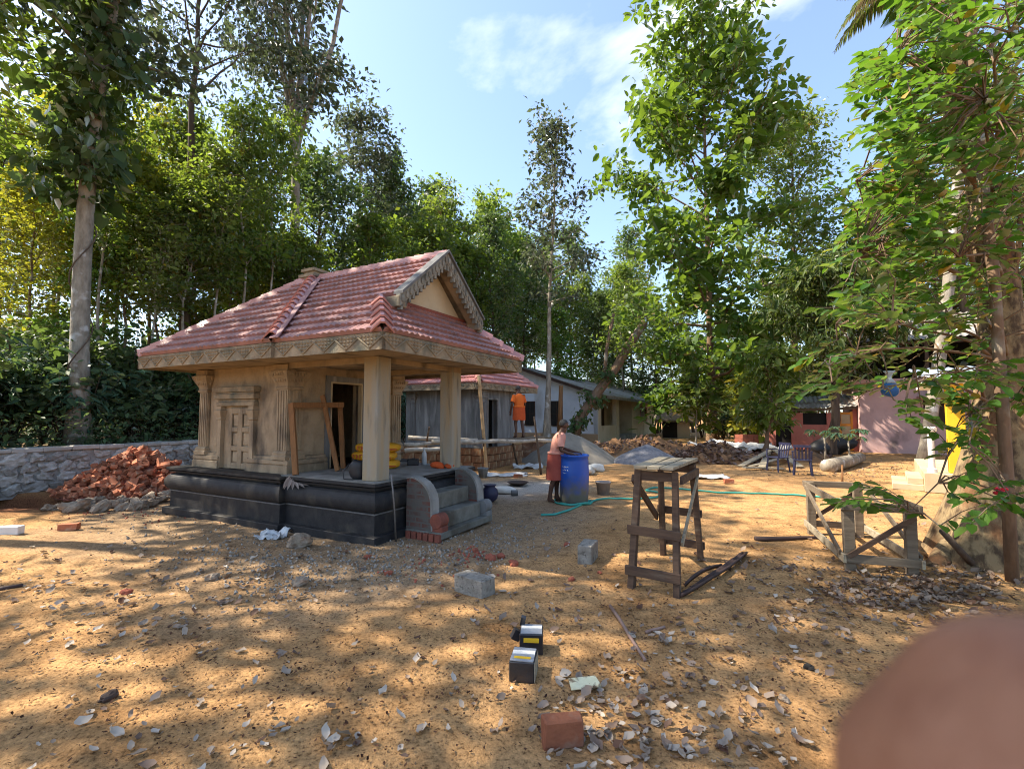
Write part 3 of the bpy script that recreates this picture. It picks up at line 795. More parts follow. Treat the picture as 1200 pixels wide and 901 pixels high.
def hip_roof(parent, x0, x1, y0, y1, ze, ax, ay, za, nc, mat, faces="lrfb"):
    c = dict(bl=(x0, y0, ze), fl=(x1, y0, ze), fr=(x1, y1, ze), br=(x0, y1, ze)); ap = (ax, ay, za)
    mb = MB()
    for a_, b_ in (("bl", "fl"), ("fl", "fr"), ("fr", "br"), ("br", "bl")): deck(mb, [c[a_], c[b_], ap])
    rf = mb.build("roof", MT['carving'], parent)
    for k, a_, b_ in (("l", "bl", "fl"), ("f", "fl", "fr"), ("r", "fr", "br"), ("b", "br", "bl")):
        if k in faces: tiled(c[a_], c[b_], ap, ap, nc, rf, mat)
    return rf, c, ap
ZE = 2.645
sx0, sx1, sy0, sy1 = -4.76, -1.36, -.47, 3.45
AP = (-2.86, 1.42, 4.20)
roofS, cS, apS = hip_roof(shrine, sx0, sx1, sy0, sy1, ZE, *AP, 12, MT['roof_tile'])
for k in ("bl", "fl", "fr"):
    p = Vector(cS[k]); q = Vector(AP)
    up_ = Vector((0, 0, .10 if k == 'fl' else .075))
    ridge_run(p.lerp(q, .005) + up_, p.lerp(q, .95) + up_, 14, roofS, MT['ridge_tile'], .14 if k == 'fl' else .115, .10 if k == 'fl' else .085, step=1.0 if k == 'fl' else .35)
# finial block
fb = MB().sweep([(AP[0] - .15, AP[1] - .15), (AP[0] + .15, AP[1] - .15), (AP[0] + .15, AP[1] + .15), (AP[0] - .15, AP[1] + .15)],
                [(0, 4.02), (.02, 4.16), (.05, 4.17), (.05, 4.22), (-.02, 4.24), (-.02, 4.27), (.02, 4.28), (.02, 4.33), (-.15 + .001, 4.36)])
fb.build("finial_base", MT['carving'], shrine)
# porch roof with a gable
px1, py0, py1, zr = .54, -.42, 3.13, 4.12
hb, hx, hz, gx1 = .35, -.23, 3.282, .12
slope = (zr - ZE) / (BC - py0)
hz = ZE + slope * (hb - py0)
vx = lambda b: -1.38 - 1.22 * (b - py0) / (BC - py0)
mb = MB()
for sgn in (0, 1):
    Y = (lambda v: v) if not sgn else (lambda v: 2 * BC - v)
    lo_ = [(vx(py0) - .5, Y(py0), ZE), (px1, Y(py0), ZE), (hx, Y(hb), hz), (vx(hb) - .5, Y(hb), hz)]
    up_ = [(vx(hb) - .5, Y(hb), hz), (gx1, Y(hb), hz), (gx1, Y(BC), zr), (vx(BC), Y(BC), zr)]
    if sgn: lo_, up_ = lo_[::-1], up_[::-1]
    deck(mb, lo_); deck(mb, up_)
deck(mb, [(px1, py0, ZE), (px1, py1, ZE), (hx, 2 * BC - hb, hz), (hx, hb, hz)])
roofP = mb.build("porch_roof", MT['carving'], shrine)
tiled((vx(py0), py0, ZE), (px1, py0, ZE), (vx(hb), hb, hz), (hx, hb, hz), 5, roofP, MT['roof_tile'])
tiled((vx(hb), hb, hz), (gx1, hb, hz), (vx(BC), BC, zr), (gx1, BC, zr), 7, roofP, MT['roof_tile'])
Ym = lambda v: 2 * BC - v
tiled((px1, Ym(py0), ZE), (vx(py0), Ym(py0), ZE), (hx, Ym(hb), hz), (vx(hb), Ym(hb), hz), 5, roofP, MT['roof_tile'])
tiled((gx1, Ym(hb), hz), (vx(hb), Ym(hb), hz), (gx1, BC, zr), (vx(BC), BC, zr), 7, roofP, MT['roof_tile'])
tiled((px1, py0, ZE), (px1, py1, ZE), (hx, hb, hz), (hx, Ym(hb), hz), 6, roofP, MT['roof_tile'])
UPZ = Vector((0, 0, .07))
for s_ in (1, -1):
    yy = (lambda v: v) if s_ == 1 else Ym
    ridge_run(Vector((px1, yy(py0), ZE)) + UPZ, Vector((hx + .08, yy(hb) - s_ * .08, hz - .06)) + UPZ, 5, roofP, MT['ridge_tile'])
ridge_run(Vector((AP[0] + .25, BC, zr)) + UPZ * .8, Vector((gx1 + .02, BC, zr)) + UPZ * .8, 14, roofP, MT['ridge_tile'], .10, .07, step=.3)
# valley strip between the two roofs
va, vb = Vector((vx(py0) + .16, py0 - .05, ZE + .0)), Vector((vx(BC) + .12, BC - .1, zr - .08))
vm = MB(); vn = Vector((0, -.64, .77))
pts = [va + Vector((-.13, 0, 0)), va + Vector((.05, 0, 0)), vb + Vector((.02, 0, 0)), vb + Vector((-.13, 0, 0))]
vm.prism([p + vn * .055 for p in pts], vn * .012)
vm.build("valley_flashing", MT['valley'], roofP)
# gable wall, barge boards with dentils
MB().prism([(-.16, hb + .05, hz - .12), (-.16, Ym(hb) - .05, hz - .12), (-.16, BC, zr - .10)], (-.06, 0, 0)).build("gable_wall", MT['plaster_light'], shrine)
MB().bx(-.20, -.12, hb + .0, Ym(hb), hz - .03, hz + .02).build("gable_sill", MT['red_frame'], shrine)
gz = lambda b: ZE + slope * (b - py0)
for s_ in (1, -1):
    yy = (lambda v: v) if s_ == 1 else Ym
    e0, e1 = Vector((gx1 + .04, yy(hb - .04), gz(hb - .04))), Vector((gx1 + .04, yy(BC), zr))
    off = Vector((0, 0, -.03))
    mbb = MB()
    poly = [e0 + Vector((0, 0, .05)), e1 + Vector((0, 0, .05)), e1 + Vector((0, 0, -.13)), e0 + Vector((0, 0, -.13))]
    mbb.prism(poly, (-.09, 0, 0))
    barge = mbb.build("barge_board", MT['carving_grey'], shrine, bevel=.008)
    MB().prism([e0 + Vector((.035, 0, .085)), e1 + Vector((.035, 0, .085)), e1 + Vector((.035, 0, .045)), e0 + Vector((.035, 0, .045))], (-.16, 0, 0)).build("barge_cap", MT['granite_edge'], barge)
    dent = MB()
    for i in range(13):
        p = e0.lerp(e1, (i + .5) / 13)
        dent.box(p + Vector((-.045, 0, -.155)), (.07, .045, .09))
        dent.blob(p + Vector((.008, 0, -.05)), (.03, .06, .10), 2, 6, 4)
    dent.build("dentils", MT['carving_grey'], barge)
    # bracket block at the foot of the gable
    MB().box((gx1 - .10, yy(hb + .02), hz - .09), (.26, .16, .15)).build("gable_bracket", MT['carving'], shrine, bevel=.01)
    MB().prism([(gx1 - .02, yy(hb + .06), hz - .045), (gx1 - .02, yy(BC), zr - .13), (gx1 - .02, yy(BC), zr - .15), (gx1 - .02, yy(hb + .09), hz - .07)], (-.16, 0, 0)).build("gable_soffit", MT['plaster'], shrine)
# eave boards
FZ0, FZ1 = 2.44, 2.635
fascia((sx0, sy0 + .05), (sx1, sy0 + .05), FZ0, FZ1, (0, -1), 9, shrine)
fascia((sx1, py0 + .05), (px1, py0 + .05), FZ0, FZ1, (0, -1), 5, shrine)
fascia((px1 - .05, py0), (px1 - .05, py1), FZ0, FZ1, (1, 0), 9, shrine)
fascia((px1, py1 - .05), (sx1, py1 - .05), FZ0, FZ1, (0, 1), 5, shrine)
fascia((sx0 + .05, sy1), (sx0 + .05, sy0), FZ0, FZ1, (-1, 0), 9, shrine)
fascia((sx1, sy1 - .05), (sx0, sy1 - .05), FZ0, FZ1, (0, 1), 9, shrine)

# entrance steps between scroll-ended brick cheeks
bk = bpy.data.materials.new("half_plastered_brick"); bk.use_nodes = True
n, l = bk.node_tree.nodes, bk.node_tree.links
bs = n["Principled BSDF"]; bs.inputs["Roughness"].default_value = .93
tc = n.new("ShaderNodeTexCoord")
mp = n.new("ShaderNodeMapping"); mp.inputs["Rotation"].default_value = (R(90), 0, 0)
l.new(tc.outputs["Object"], mp.inputs["Vector"])
br = n.new("ShaderNodeTexBrick"); br.inputs["Scale"].default_value = 1.0
br.inputs["Brick Width"].default_value = .2; br.inputs["Row Height"].default_value = .075; br.inputs["Mortar Size"].default_value = .012
br.inputs["Color1"].default_value = (.17, .055, .038, 1); br.inputs["Color2"].default_value = (.095, .045, .035, 1); br.inputs["Mortar"].default_value = (.11, .10, .085, 1)
l.new(mp.outputs[0], br.inputs["Vector"])
q = n.new("ShaderNodeTexNoise"); q.inputs["Scale"].default_value = 7; q.inputs["Detail"].default_value = 6
l.new(tc.outputs["Object"], q.inputs["Vector"])
rp = n.new("ShaderNodeValToRGB"); rp.color_ramp.elements[0].position = .36; rp.color_ramp.elements[1].position = .56
l.new(q.outputs["Fac"], rp.inputs[0])
mx = n.new("ShaderNodeMixRGB"); mx.inputs["Color2"].default_value = (.105, .095, .08, 1)
l.new(rp.outputs["Color"], mx.inputs["Fac"]); l.new(br.outputs["Color"], mx.inputs["Color1"]); l.new(mx.outputs["Color"], bs.inputs["Base Color"])
bp = n.new("ShaderNodeBump"); bp.inputs["Strength"].default_value = .6; bp.inputs["Distance"].default_value = .02; bp.invert = True
l.new(br.outputs["Fac"], bp.inputs["Height"]); l.new(bp.outputs[0], bs.inputs["Normal"])
MT['half_brick'] = bk
sy_0, sy_1 = .76, 2.03
MB().bx(-.06, .55, sy_0 - .04, sy_1 + .04, 0.03, .125).build("step_slab", MT['cement_dark'], shrine, bevel=.01)
for i in range(6):
    MB().box((.02 + i * .098, sy_0 - .055, .055), (.075, .06, .10)).build("brick", MT['brick_dark'], shrine, bevel=.004)
MB().bx(-.06, .44, sy_0 + .14, sy_1 - .14, .124, .34).build("lower_step", MT['cement_dark'], shrine, bevel=.012)
MB().bx(-.06, .22, sy_0 + .14, sy_1 - .14, .341, .57).build("upper_step", MT['cement_dark'], shrine, bevel=.012)
def cheek_prof(r):
    pts = [(-.06, .126)]
    pts += [(-.06, .80), (.0, .815)]
    for t in range(1, 9):
        an = math.pi / 2 * t / 8
        pts.append((.36 * math.sin(an), .815 - .36 * (1 - math.cos(an))))
    pts += [(.375, .126)]
    return pts
for k, y0_ in enumerate((sy_0 - .02, sy_1 - .12)):
    pr = cheek_prof(0)
    ch = MB().prism([(a_, y0_, z_) for a_, z_ in pr], (0, .14, 0)).build("step_cheek", MT['half_brick'], shrine)
    cap = MB()
    for (a0, z0_), (a1, z1_) in zip(pr[1:-1], pr[2:]):
        cap.beam((a0, y0_ + .07, z0_ + .008), (a1, y0_ + .07, z1_ + .008), .165, .03, up=(0, 1, 0)) if False else \
            cap.prism([(a0, y0_ - .012, z0_), (a1, y0_ - .012, z1_), (a1 + (.025 if a1 > .2 else .012), y0_ - .012, z1_ + .012), (a0 + (.025 if a0 > .2 else .01), y0_ - .012, z0_ + .022)], (0, .164, 0))
    cap.build("plaster_cap", MT['cement'], ch)
    sc_ = MB()
    ring = [(.455 + .095 * math.cos(t), .265 + .10 * math.sin(t)) for t in np.linspace(0, 2 * math.pi, 20, endpoint=False)]
    sc_.prism([(a_, y0_ - .02, z_) for a_, z_ in ring], (0, .18, 0))
    sc_.build("scroll_end", MT['brick_dark'] if k == 0 else MT['cement_grey'], shrine, bevel=.006)
    MB().box((.455, y0_ + .07, .16), (.18, .16, .075)).build("scroll_foot", MT['brick_dark'] if k == 0 else MT['cement_grey'], shrine, bevel=.006)

# ================================================================== vegetation builders
LEAF6 = np.array([(0, 0, 0), (.28, .25, .05), (.68, .24, .03), (1, 0, -.10), (.68, -.24, .03), (.28, -.25, .05)], float)
LEAF4 = np.array([(0, 0, 0), (.45, .27, .06), (1, 0, -.08), (.45, -.27, .06)], float)
LEAFLONG = np.array([(0, 0, 0), (.3, .11, .02), (.65, .10, -.05), (1, 0, -.22), (.65, -.10, -.05), (.3, -.11, .02)], float)
LEAFHEART = np.array([(0, 0, 0), (.05, .38, .04), (.5, .40, .02), (1, 0, -.16), (.5, -.40, .02), (.05, -.38, .04)], float)
def leaves_mesh(name, pos, az, pitch, roll, size, mat, shape=LEAF6, crumple=0.0):
    """many single leaves as one mesh; every leaf is folded along its midrib"""
    N_ = len(pos)
    ca, sa, cp_, sp = np.cos(az), np.sin(az), np.cos(pitch), np.sin(pitch)
    X = np.stack([ca * cp_, sa * cp_, sp], 1)
    Y0 = np.stack([-sa, ca, np.zeros(N_)], 1)
    Z0 = np.cross(X, Y0)
    cr, sr = np.cos(roll)[:, None], np.sin(roll)[:, None]
    Y = Y0 * cr + Z0 * sr; Z = np.cross(X, Y)
    k = len(shape)
    v = pos[:, None, :] + size[:, None, None] * (shape[None, :, 0:1] * X[:, None] + shape[None, :, 1:2] * Y[:, None] + shape[None, :, 2:3] * Z[:, None])
    if crumple: v = v + np.random.RandomState(N_).normal(0, crumple, v.shape) * size[:, None, None] * np.array([.7, .7, 1.0])
    v = v.reshape(-1, 3)
    base = (np.arange(N_) * k)[:, None]
    if k == 12: f = np.concatenate([base + np.array([3 * r_ + c_, 3 * r_ + c_ + 3, 3 * r_ + c_ + 4, 3 * r_ + c_ + 1]) for r_ in range(3) for c_ in range(2)])
    elif k == 6: f = np.concatenate([base + np.array([0, 3, 2, 1]), base + np.array([0, 5, 4, 3])])
    else: f = np.concatenate([base + np.array([0, 2, 1]), base + np.array([0, 3, 2])])
    me = bpy.data.meshes.new(name)
    fast_mesh(me, v, f, smooth=(k == 12))
    me.materials.append(mat)
    return me

SHAPES = dict(
    oval=lambda u: max(.25, math.sqrt(max(0, 1 - (2 * u - .85) ** 2 / 1.4))),
    cone=lambda u: 1.0 - .82 * u,
    tall=lambda u: .55 + .45 * math.sin(math.pi * min(1, u * 1.05 + .12)) - .25 * u,
    umbrella=lambda u: .35 + .65 * math.sin(math.pi * (.15 + .72 * u)),
    broad=lambda u: .60 + .40 * math.sin(math.pi * (.12 + .78 * u)),
    column=lambda u: .8 - .35 * u)

def skeleton(rs, H, r0, z0, Rc, nl, shape='oval', lean=(0, 0), wob=.25, el=(10, 60), ntw=5, sides=7, fork=0.0):
    tubes, tips = [], []
    n_ = 12
    wv = rs.normal(0, wob, (n_, 2)); wv[0] = 0
    wv = np.cumsum(wv * .35, 0)
    tp = [Vector((lean[0] * (i / (n_ - 1)) ** 1.25 + wv[i, 0], lean[1] * (i / (n_ - 1)) ** 1.25 + wv[i, 1], H * .97 * i / (n_ - 1))) for i in range(n_)]
    tr_ = [r0 * (1 - .86 * (i / (n_ - 1)) ** .9) * (1 + .55 * math.exp(-i * 1.6)) for i in range(n_)]
    tubes.append((tp, tr_, sides + 3))
    def at(t):
        f = min(t * (n_ - 1), n_ - 1.001); i = int(f); return tp[i].lerp(tp[i + 1], f - i), tr_[i] + (tr_[i + 1] - tr_[i]) * (f - i)
    for i in range(nl):
        u = ((i + rs.rand() * .8) / nl)
        t = z0 + (1 - z0) * u * .97
        p, r_ = at(t)
        L = Rc * SHAPES[shape](u) * rs.uniform(.7, 1.15)
        az = i * 2.399 + rs.normal(0, .5)
        e = R(el[0] + (el[1] - el[0]) * u + rs.normal(0, 9))
        d = Vector((math.cos(az) * math.cos(e), math.sin(az) * math.cos(e), math.sin(e)))
        pts = [p]
        for s_ in range(1, 6):
            d2 = (d + Vector((rs.normal(0, .13), rs.normal(0, .13), rs.normal(.05, .10)))).normalized()
            pts.append(pts[-1] + d2 * (L / 5)); d = (d * .6 + d2 * .4).normalized()
        tubes.append((pts, [max(r_ * .55, .014) * (1 - .17 * s_) for s_ in range(6)], 5))
        for j in range(ntw):
            s_ = rs.uniform(.25, 1.0) * 4.99; k = int(s_)
            q = pts[k].lerp(pts[k + 1], s_ - k)
            dd = (d * .6 + Vector((rs.normal(0, .6), rs.normal(0, .6), rs.normal(.12, .4)))).normalized()
            tl = L * rs.uniform(.16, .42) + .15
            q2 = q + dd * tl * .5 + Vector((0, 0, .02)); q3 = q2 + (dd + Vector((0, 0, -.15))) * tl * .5
            tubes.append(([q, q2, q3], [max(r_ * .16, .008), max(r_ * .1, .006), .004], 4))
            tips += [(q2, 1.0), (q3, 1.0), (q.lerp(q3, .75), 1.0)]
        tips += [(pts[-1], 1.0), (pts[-2], .8)]
    tips.append((tp[-1], 1.0))
    return tubes, tips
def bark(tubes, name, mat):
    mb = MB()
    for pts, rr, n_ in tubes: mb.tube(pts, rr, n_, cap=False)
    return mb.mesh(name, mat, True)
def foliage(rs, tips, n_, size, cr, mat, name="crown", shape=LEAF4, pitch=(-.25, .55), center=None, flat=.7, svar=.35):
    P = np.array([tuple(p) for p, w_ in tips])
    idx = rs.randint(0, len(P), n_)
    # uneven clumps: some tips carry much, some almost nothing
    wgt = rs.rand(len(P)) ** 1.6 + .08; wgt /= wgt.sum()
    idx = rs.choice(len(P), n_, p=wgt)
    off = rs.normal(0, 1, (n_, 3)) * np.array([cr, cr, cr * flat])
    pos = P[idx] + off
    az = np.arctan2(off[:, 1], off[:, 0]) + rs.normal(0, .8, n_)
    return leaves_mesh(name, pos, az, rs.normal(pitch[0], pitch[1], n_), rs.normal(0, .7, n_), size * np.exp(rs.normal(0, svar, n_)), mat, shape)

def tree(name, label, loc, seed, H, r0, z0, Rc, nl, nleaf, lsize, cr, lmat, bmat, cat="tree", group=None, rz=0, lshape=LEAF4, pitch=(-.25, .55), leaf_parts=None, **kw):
    rs = np.random.RandomState(seed)
    tb, tips = skeleton(rs, H, r0, z0, Rc, nl, **kw)
    root = thing(name, label, cat, loc, rz, group)
    link("trunk", bark(tb, "trunk", MT[bmat]), root)
    c = link("crown", foliage(rs, tips, nleaf, lsize, cr, MT[lmat], shape=lshape, pitch=pitch), root)
    return root
def place(root, loc, rz, s, label=None, sz=None):
    c = copy_tree(root)
    c.location = loc; c.rotation_euler = (0, 0, rz); c.scale = (s, s, sz or s)
    if label: c["label"] = label
    return c

# ------------------------------------------------------------------ the tall bright tree beyond the rubble
P_ = G(835, 520)
tree("broadleaf_tree", "tall straight tree with a deep bright green crown of large leaves beyond the rubble heaps", P_, 11,
     25.0, .24, .12, 5.6, 52, 15000, .40, .42, 'leaf_bright', 'bark_brown', shape='broad', wob=.10, el=(4, 46), ntw=7, lshape=LEAF6, pitch=(-.2, .6))
# slender half-bare tree above the white house
tree("slender_tree", "very slender tall tree with a thin open crown rising above the pale blue house", AT(641, 512, 25), 12,
     17.2, .16, .42, 2.7, 26, 3300, .24, .30, 'leaf_grey', 'bark_pale', shape='oval', wob=.10, el=(15, 60), ntw=5, lean=(.5, 0))
# tall tree of many stems, standing over the shrine roof
root = tree("tall_tree", "very tall pale tree with several rising stems and dark high foliage above the shrine", AT(335, 470, 21), 13,
     24, .30, .50, 5.4, 22, 9000, .26, .42, 'leaf_grey', 'bark_pale', shape='umbrella', wob=.12, el=(38, 74), ntw=7)
mb = MB()
rs = np.random.RandomState(5)
for az, t0, L in ((.4, 11, 12), (2.6, 12, 11), (4.6, 11.5, 12.5), (5.6, 13, 10)):
    p = Vector((0, 0, t0)); pts = [p]
    for k in range(6):
        p = p + Vector((math.cos(az) * .20 + rs.normal(0, .06), math.sin(az) * .20 + rs.normal(0, .06), 1)) * (L / 6); pts.append(p)
    mb.tube(pts, [.15, .14, .12, .10, .085, .07, .05], 8)
mb.build("stem", MT['bark_pale'], root, smooth=True)
tree("grey_tree", "pale stemmed tree with fine dark open foliage against the sky behind the shrine ridge", AT(420, 480, 27), 14,
     17.5, .17, .45, 3.2, 24, 5200, .24, .36, 'leaf_grey', 'bark_pale', shape='oval', wob=.12, el=(25, 62), ntw=6)
tree("leafy_tree", "dark bushy tree standing close behind the tall pale stems left of the shrine ridge", AT(372, 490, 24), 15,
     13.2, .22, .25, 3.0, 26, 8000, .22, .40, 'leaf_dark', 'bark_dark', shape='oval', ntw=6)
# the mottled pale trunk beside the brick heap, with its climber
rs = np.random.RandomState(9)
b_ = AT(92, 512, 12.2); t_ = AT(142, -60, 12.8)
cn = thing("mottled_tree", "leaning tree with a mottled pale grey trunk rising behind the stone wall", "tree", b_)
pts = [(t_ - b_) * s_ + Vector((-.35 * math.sin(math.pi * s_), 0, 0)) for s_ in np.linspace(0, 1, 12)]
MB().tube([p - Vector((0, 0, .2)) if i == 0 else p for i, p in enumerate(pts)], [.30, .225, .20, .195, .19, .185, .18, .175, .17, .165, .16, .15], 14).build("trunk", MT['bark_pale'], cn, smooth=True)
top_tips = []
lm = MB()
for i in range(11):
    az = i * 2.4; L = rs.uniform(1.6, 3.2); p = pts[-1 - (i % 4)]
    q = p + Vector((math.cos(az) * L, math.sin(az) * L, L * .5)); mpt = p.lerp(q, .5) + Vector((0, 0, .25))
    lm.tube([p, mpt, q], [.07, .05, .02], 6)
    top_tips += [(mpt, 1), (q, 1), (q + Vector((0, 0, .5)), 1), (mpt.lerp(q, .5), 1)]
lm.build("limb", MT['bark_pale'], cn, smooth=True)
link("crown", foliage(rs, top_tips, 2600, .26, .55, MT['leaf_grey']), cn)
vn = thing("climbing_vine", "dark climber with broad heart shaped leaves wrapped high around the mottled pale trunk", "vine", b_)
vt = []; vm_ = MB(); prev = None; vpts = []
for s_ in np.linspace(.02, .97, 60):
    k = s_ * 11; i = min(int(k), 10); p = pts[i].lerp(pts[i + 1], k - i)
    an = s_ * 34; vpts.append(p + Vector((math.cos(an), math.sin(an), 0)) * .25)
vm_.tube(vpts, .018, 5); vm_.build("stem", MT['bark_dark'], vn, smooth=True)
for p in vpts[27:57]:
    for k in range(5): vt.append((p + Vector((rs.normal(0, .42), rs.normal(-.1, .35), rs.normal(0, .25))), 1))
link("vine_leaves", foliage(rs, vt, 2300, .21, .20, MT['leaf_dark'], "vine_leaves", LEAFHEART, pitch=(-.75, .4)), vn)
# big spreading trees that stand beyond the edge of the view and shade the yard
for k, (x_, y_, H_, ln_, Rc_, nlf, sd, lb) in enumerate(((-13.6, 7.4, 15.5, (3.4, -1.0), 3.8, 4300, 71, "spreading shade tree leaning over the yard from the outer end of the stone wall"),
                                                       (-14.9, 11.6, 13.0, (1.6, -1.2), 3.8, 5200, 72, "shade tree whose foliage closes the upper corner beside the mottled trunk"),
                                                       (-14.0, 3.4, 13.0, (2.4, .3), 4.2, 1700, 73, "thin crowned shade tree at the outer edge of the yard"),
                                                       (-13.0, 0.6, 13.5, (2.0, .0), 3.4, 4200, 74, "shade tree standing level with the viewer beyond the outer edge"))):
    tree("shade_tree", lb, (x_, y_, .8), sd, H_, .30, .60, Rc_, 20, nlf, .25, .46, 'leaf_wood', 'bark_brown', shape='umbrella', el=(15, 45), ntw=7, lean=ln_)
# long hanging curtain of branchlets at the very top
tree("drooping_tree", "fine leaved tree with long drooping sprays across the top of the sky", AT(215, 480, 17), 16,
     21.5, .20, .55, 4.8, 24, 11000, .15, .42, 'leaf_grey', 'bark_dark', shape='umbrella', el=(48, 20), ntw=8, pitch=(-.9, .4), lean=(.6, 0))

# ------------------------------------------------------------------ the wood behind the wall: a few kinds, each tree its own
rs = np.random.RandomState(77)
def wood_proto(seed, H, r0, z0, Rc, nl, nleaf, ls, cr, lm_, bm_, shape, **kw):
    return tree("wood_tree", "x", (0, 0, -80), seed, H, r0, z0, Rc, nl, nleaf, ls, cr, lm_, bm_, group="trees of the wood behind the stone wall", shape=shape, **kw)
protos = [
    wood_proto(31, 10, .085, .42, 1.9, 24, 4300, .18, .27, 'leaf_wood', 'bark_dark', 'oval', el=(15, 60)),
    wood_proto(32, 12, .09, .42, 1.9, 26, 4700, .18, .26, 'leaf_yellow', 'bark_brown', 'oval', el=(20, 60)),
    wood_proto(33, 13, .11, .34, 2.3, 30, 5600, .19, .29, 'leaf_dark', 'bark_dark', 'tall', el=(10, 60)),
    wood_proto(34, 11, .08, .52, 1.7, 22, 4200, .17, .25, 'leaf_wood', 'bark_pale', 'umbrella', el=(20, 65)),
    wood_proto(35, 9, .08, .30, 1.8, 26, 5200, .18, .28, 'leaf_bright', 'bark_brown', 'oval', el=(10, 60)),
]
WL = ["medium green tree with slim dark trunk in the wood behind the stone wall",
      "yellowish green sunlit tree in the wood behind the stone wall",
      "tall dark green dense tree in the wood behind the stone wall",
      "thin pale stemmed tree with a high crown in the wood behind the stone wall",
      "fresh green low crowned tree in the wood behind the stone wall"]
for p_, lb in zip(protos, WL): p_["label"] = lb
def wood_spot(px, Y, kind, s, sz=None):
    a_, b_ = to_S(*AT(px, 480, Y).to_2d())
    z = bank_h(a_) - .1 if (a_ < -9.9 and b_ < 16) else 0
    p = AT(px, 480, Y); p.z = z
    return place(protos[kind], p, rs.uniform(0, 6.28), s, None, s * rs.uniform(.82, 1.28) if px < 420 else s * rs.uniform(.95, 1.12))
wood = [  # px, distance, kind, scale
    (-8, 16.5, 0, 1.0), (25, 14.5, 1, .75), (45, 18, 1, .95), (60, 22, 3, 1.3), (118, 17.5, 3, .95), (150, 15.5, 1, .72),
    (165, 19.5, 1, 1.02), (185, 17, 1, .8), (205, 23, 3, 1.3), (222, 19, 3, 1.0), (238, 17.5, 1, .84), (255, 21, 1, 1.02), (270, 18.5, 4, .84),
    (285, 24, 0, 1.1), (300, 20, 1, .86), (318, 22, 4, .95), (352, 20, 4, .78), (385, 23, 0, .85), (405, 26, 4, .95),
    (432, 24, 4, 1.15), (448, 29, 2, 1.25), (470, 25, 0, 1.1), (488, 31, 4, 1.55), (505, 27, 0, 1.25), (525, 33, 3, 1.5), (545, 29, 4, 1.35),
    (562, 35, 0, 1.6), (580, 30, 2, 1.15), (598, 37, 3, 1.5), (510, 38, 2, 1.55), (575, 41, 2, 1.5), (462, 36, 3, 1.7),
    (330, 33, 0, 1.25), (430, 37, 2, 1.35),
    (105, 14.2, 3, .8), (128, 16, 3, .95), (172, 14.8, 3, .78), (212, 15.5, 3, .85), (245, 16.2, 3, .85), (280, 17, 3, .88), (310, 18.5, 3, .9)]
def mark(px):
    for lim, t in ((0, "at the wall's outer end"), (60, "before the mottled trunk"), (110, "right beside the mottled trunk"), (160, "above the brick heap"), (215, "over the shrine's rear eave"), (262, "over the shrine's tiled slope"),
                   (310, "between drooping tree and pale stems"), (350, "under the tall pale stems"), (410, "behind the shrine finial"), (470, "behind the shrine ridge"), (520, "behind the shrine gable"), (570, "above the smaller shrine"), (9999, "between smaller shrine and slender tree")):
        if px < lim: return t
def deep(Y): return "front" if Y < 17 else "second row" if Y < 21 else "third row" if Y < 26 else "rear"
KINDS_ = ["medium green tree", "yellowish sunlit tree", "dense dark green tree", "pale stemmed tree", "fresh green low tree"]
for px, Y, k, s_ in wood: wood_spot(px, Y, k, s_)["label"] = "%s in the wood's %s, %s" % (KINDS_[k], deep(Y), mark(px))
far = [(612, 38, 2, 1.3), (625, 44, 3, 1.5), (672, 42, 0, 1.25), (690, 47, 3, 1.35), (705, 40, 2, .95), (716, 52, 0, 1.5), (735, 45, 2, 1.2), (752, 50, 3, 1.35),
       (770, 42, 2, .9), (790, 48, 0, 1.2), (812, 44, 2, 1.0), (850, 46, 0, 1.2), (880, 42, 4, 1.1), (905, 48, 3, 1.4), (925, 44, 2, 1.1), (950, 40, 0, 1.2), (975, 46, 3, 1.5),
       (1000, 38, 2, 1.25), (1030, 42, 3, 1.4), (1060, 36, 0, 1.35), (1095, 40, 2, 1.4), (1130, 34, 3, 1.3), (1165, 38, 0, 1.4), (1200, 30, 2, 1.3), (1240, 33, 0, 1.3), (655, 34, 4, 1.0), (645, 52, 2, 1.7), (600, 46, 2, 1.5), (618, 42, 0, 1.5), (672, 50, 2, 1.7), (710, 46, 4, 1.5), (728, 40, 3, 1.3), (745, 54, 2, 1.8)]
FL = ["medium green tree in the far row behind the houses", "", "dark dense tree in the far row behind the houses",
      "thin pale stemmed tree in the far row behind the houses", "fresh green low crowned tree in the far row behind the houses"]
for px, Y, k, s_ in far:
    p = AT(px, 480, Y); p.z = 0
    wh = "above the pale blue house wall" if px < 700 else "above the verandah roof" if px < 775 else "behind the tall bright tree" if px < 890 else "behind the spreading tree" if px < 960 else "behind the mango tree" if px < 1010 else "behind the pink house" if px < 1080 else "behind the near crown"
    c = place(protos[k], p, rs.uniform(0, 6.28), s_, "far %s %s, %s" % (KINDS_[k], wh, "farther back" if Y > 44 else "nearer in" if Y < 40 else "mid distance")); c["group"] = "trees of the far row behind the houses"
# move the five patterns themselves into the wood
for p_, (px, Y, s_) in zip(protos, ((8, 19.5, 1.0), (75, 16.5, .9), (300, 29, 1.15), (135, 22, 1.15), (100, 15, .75))):
    q = AT(px, 480, Y); a_, b_ = to_S(q.x, q.y)
    p_.location = (q.x, q.y, bank_h(a_) - .1); p_.scale = (s_,) * 3

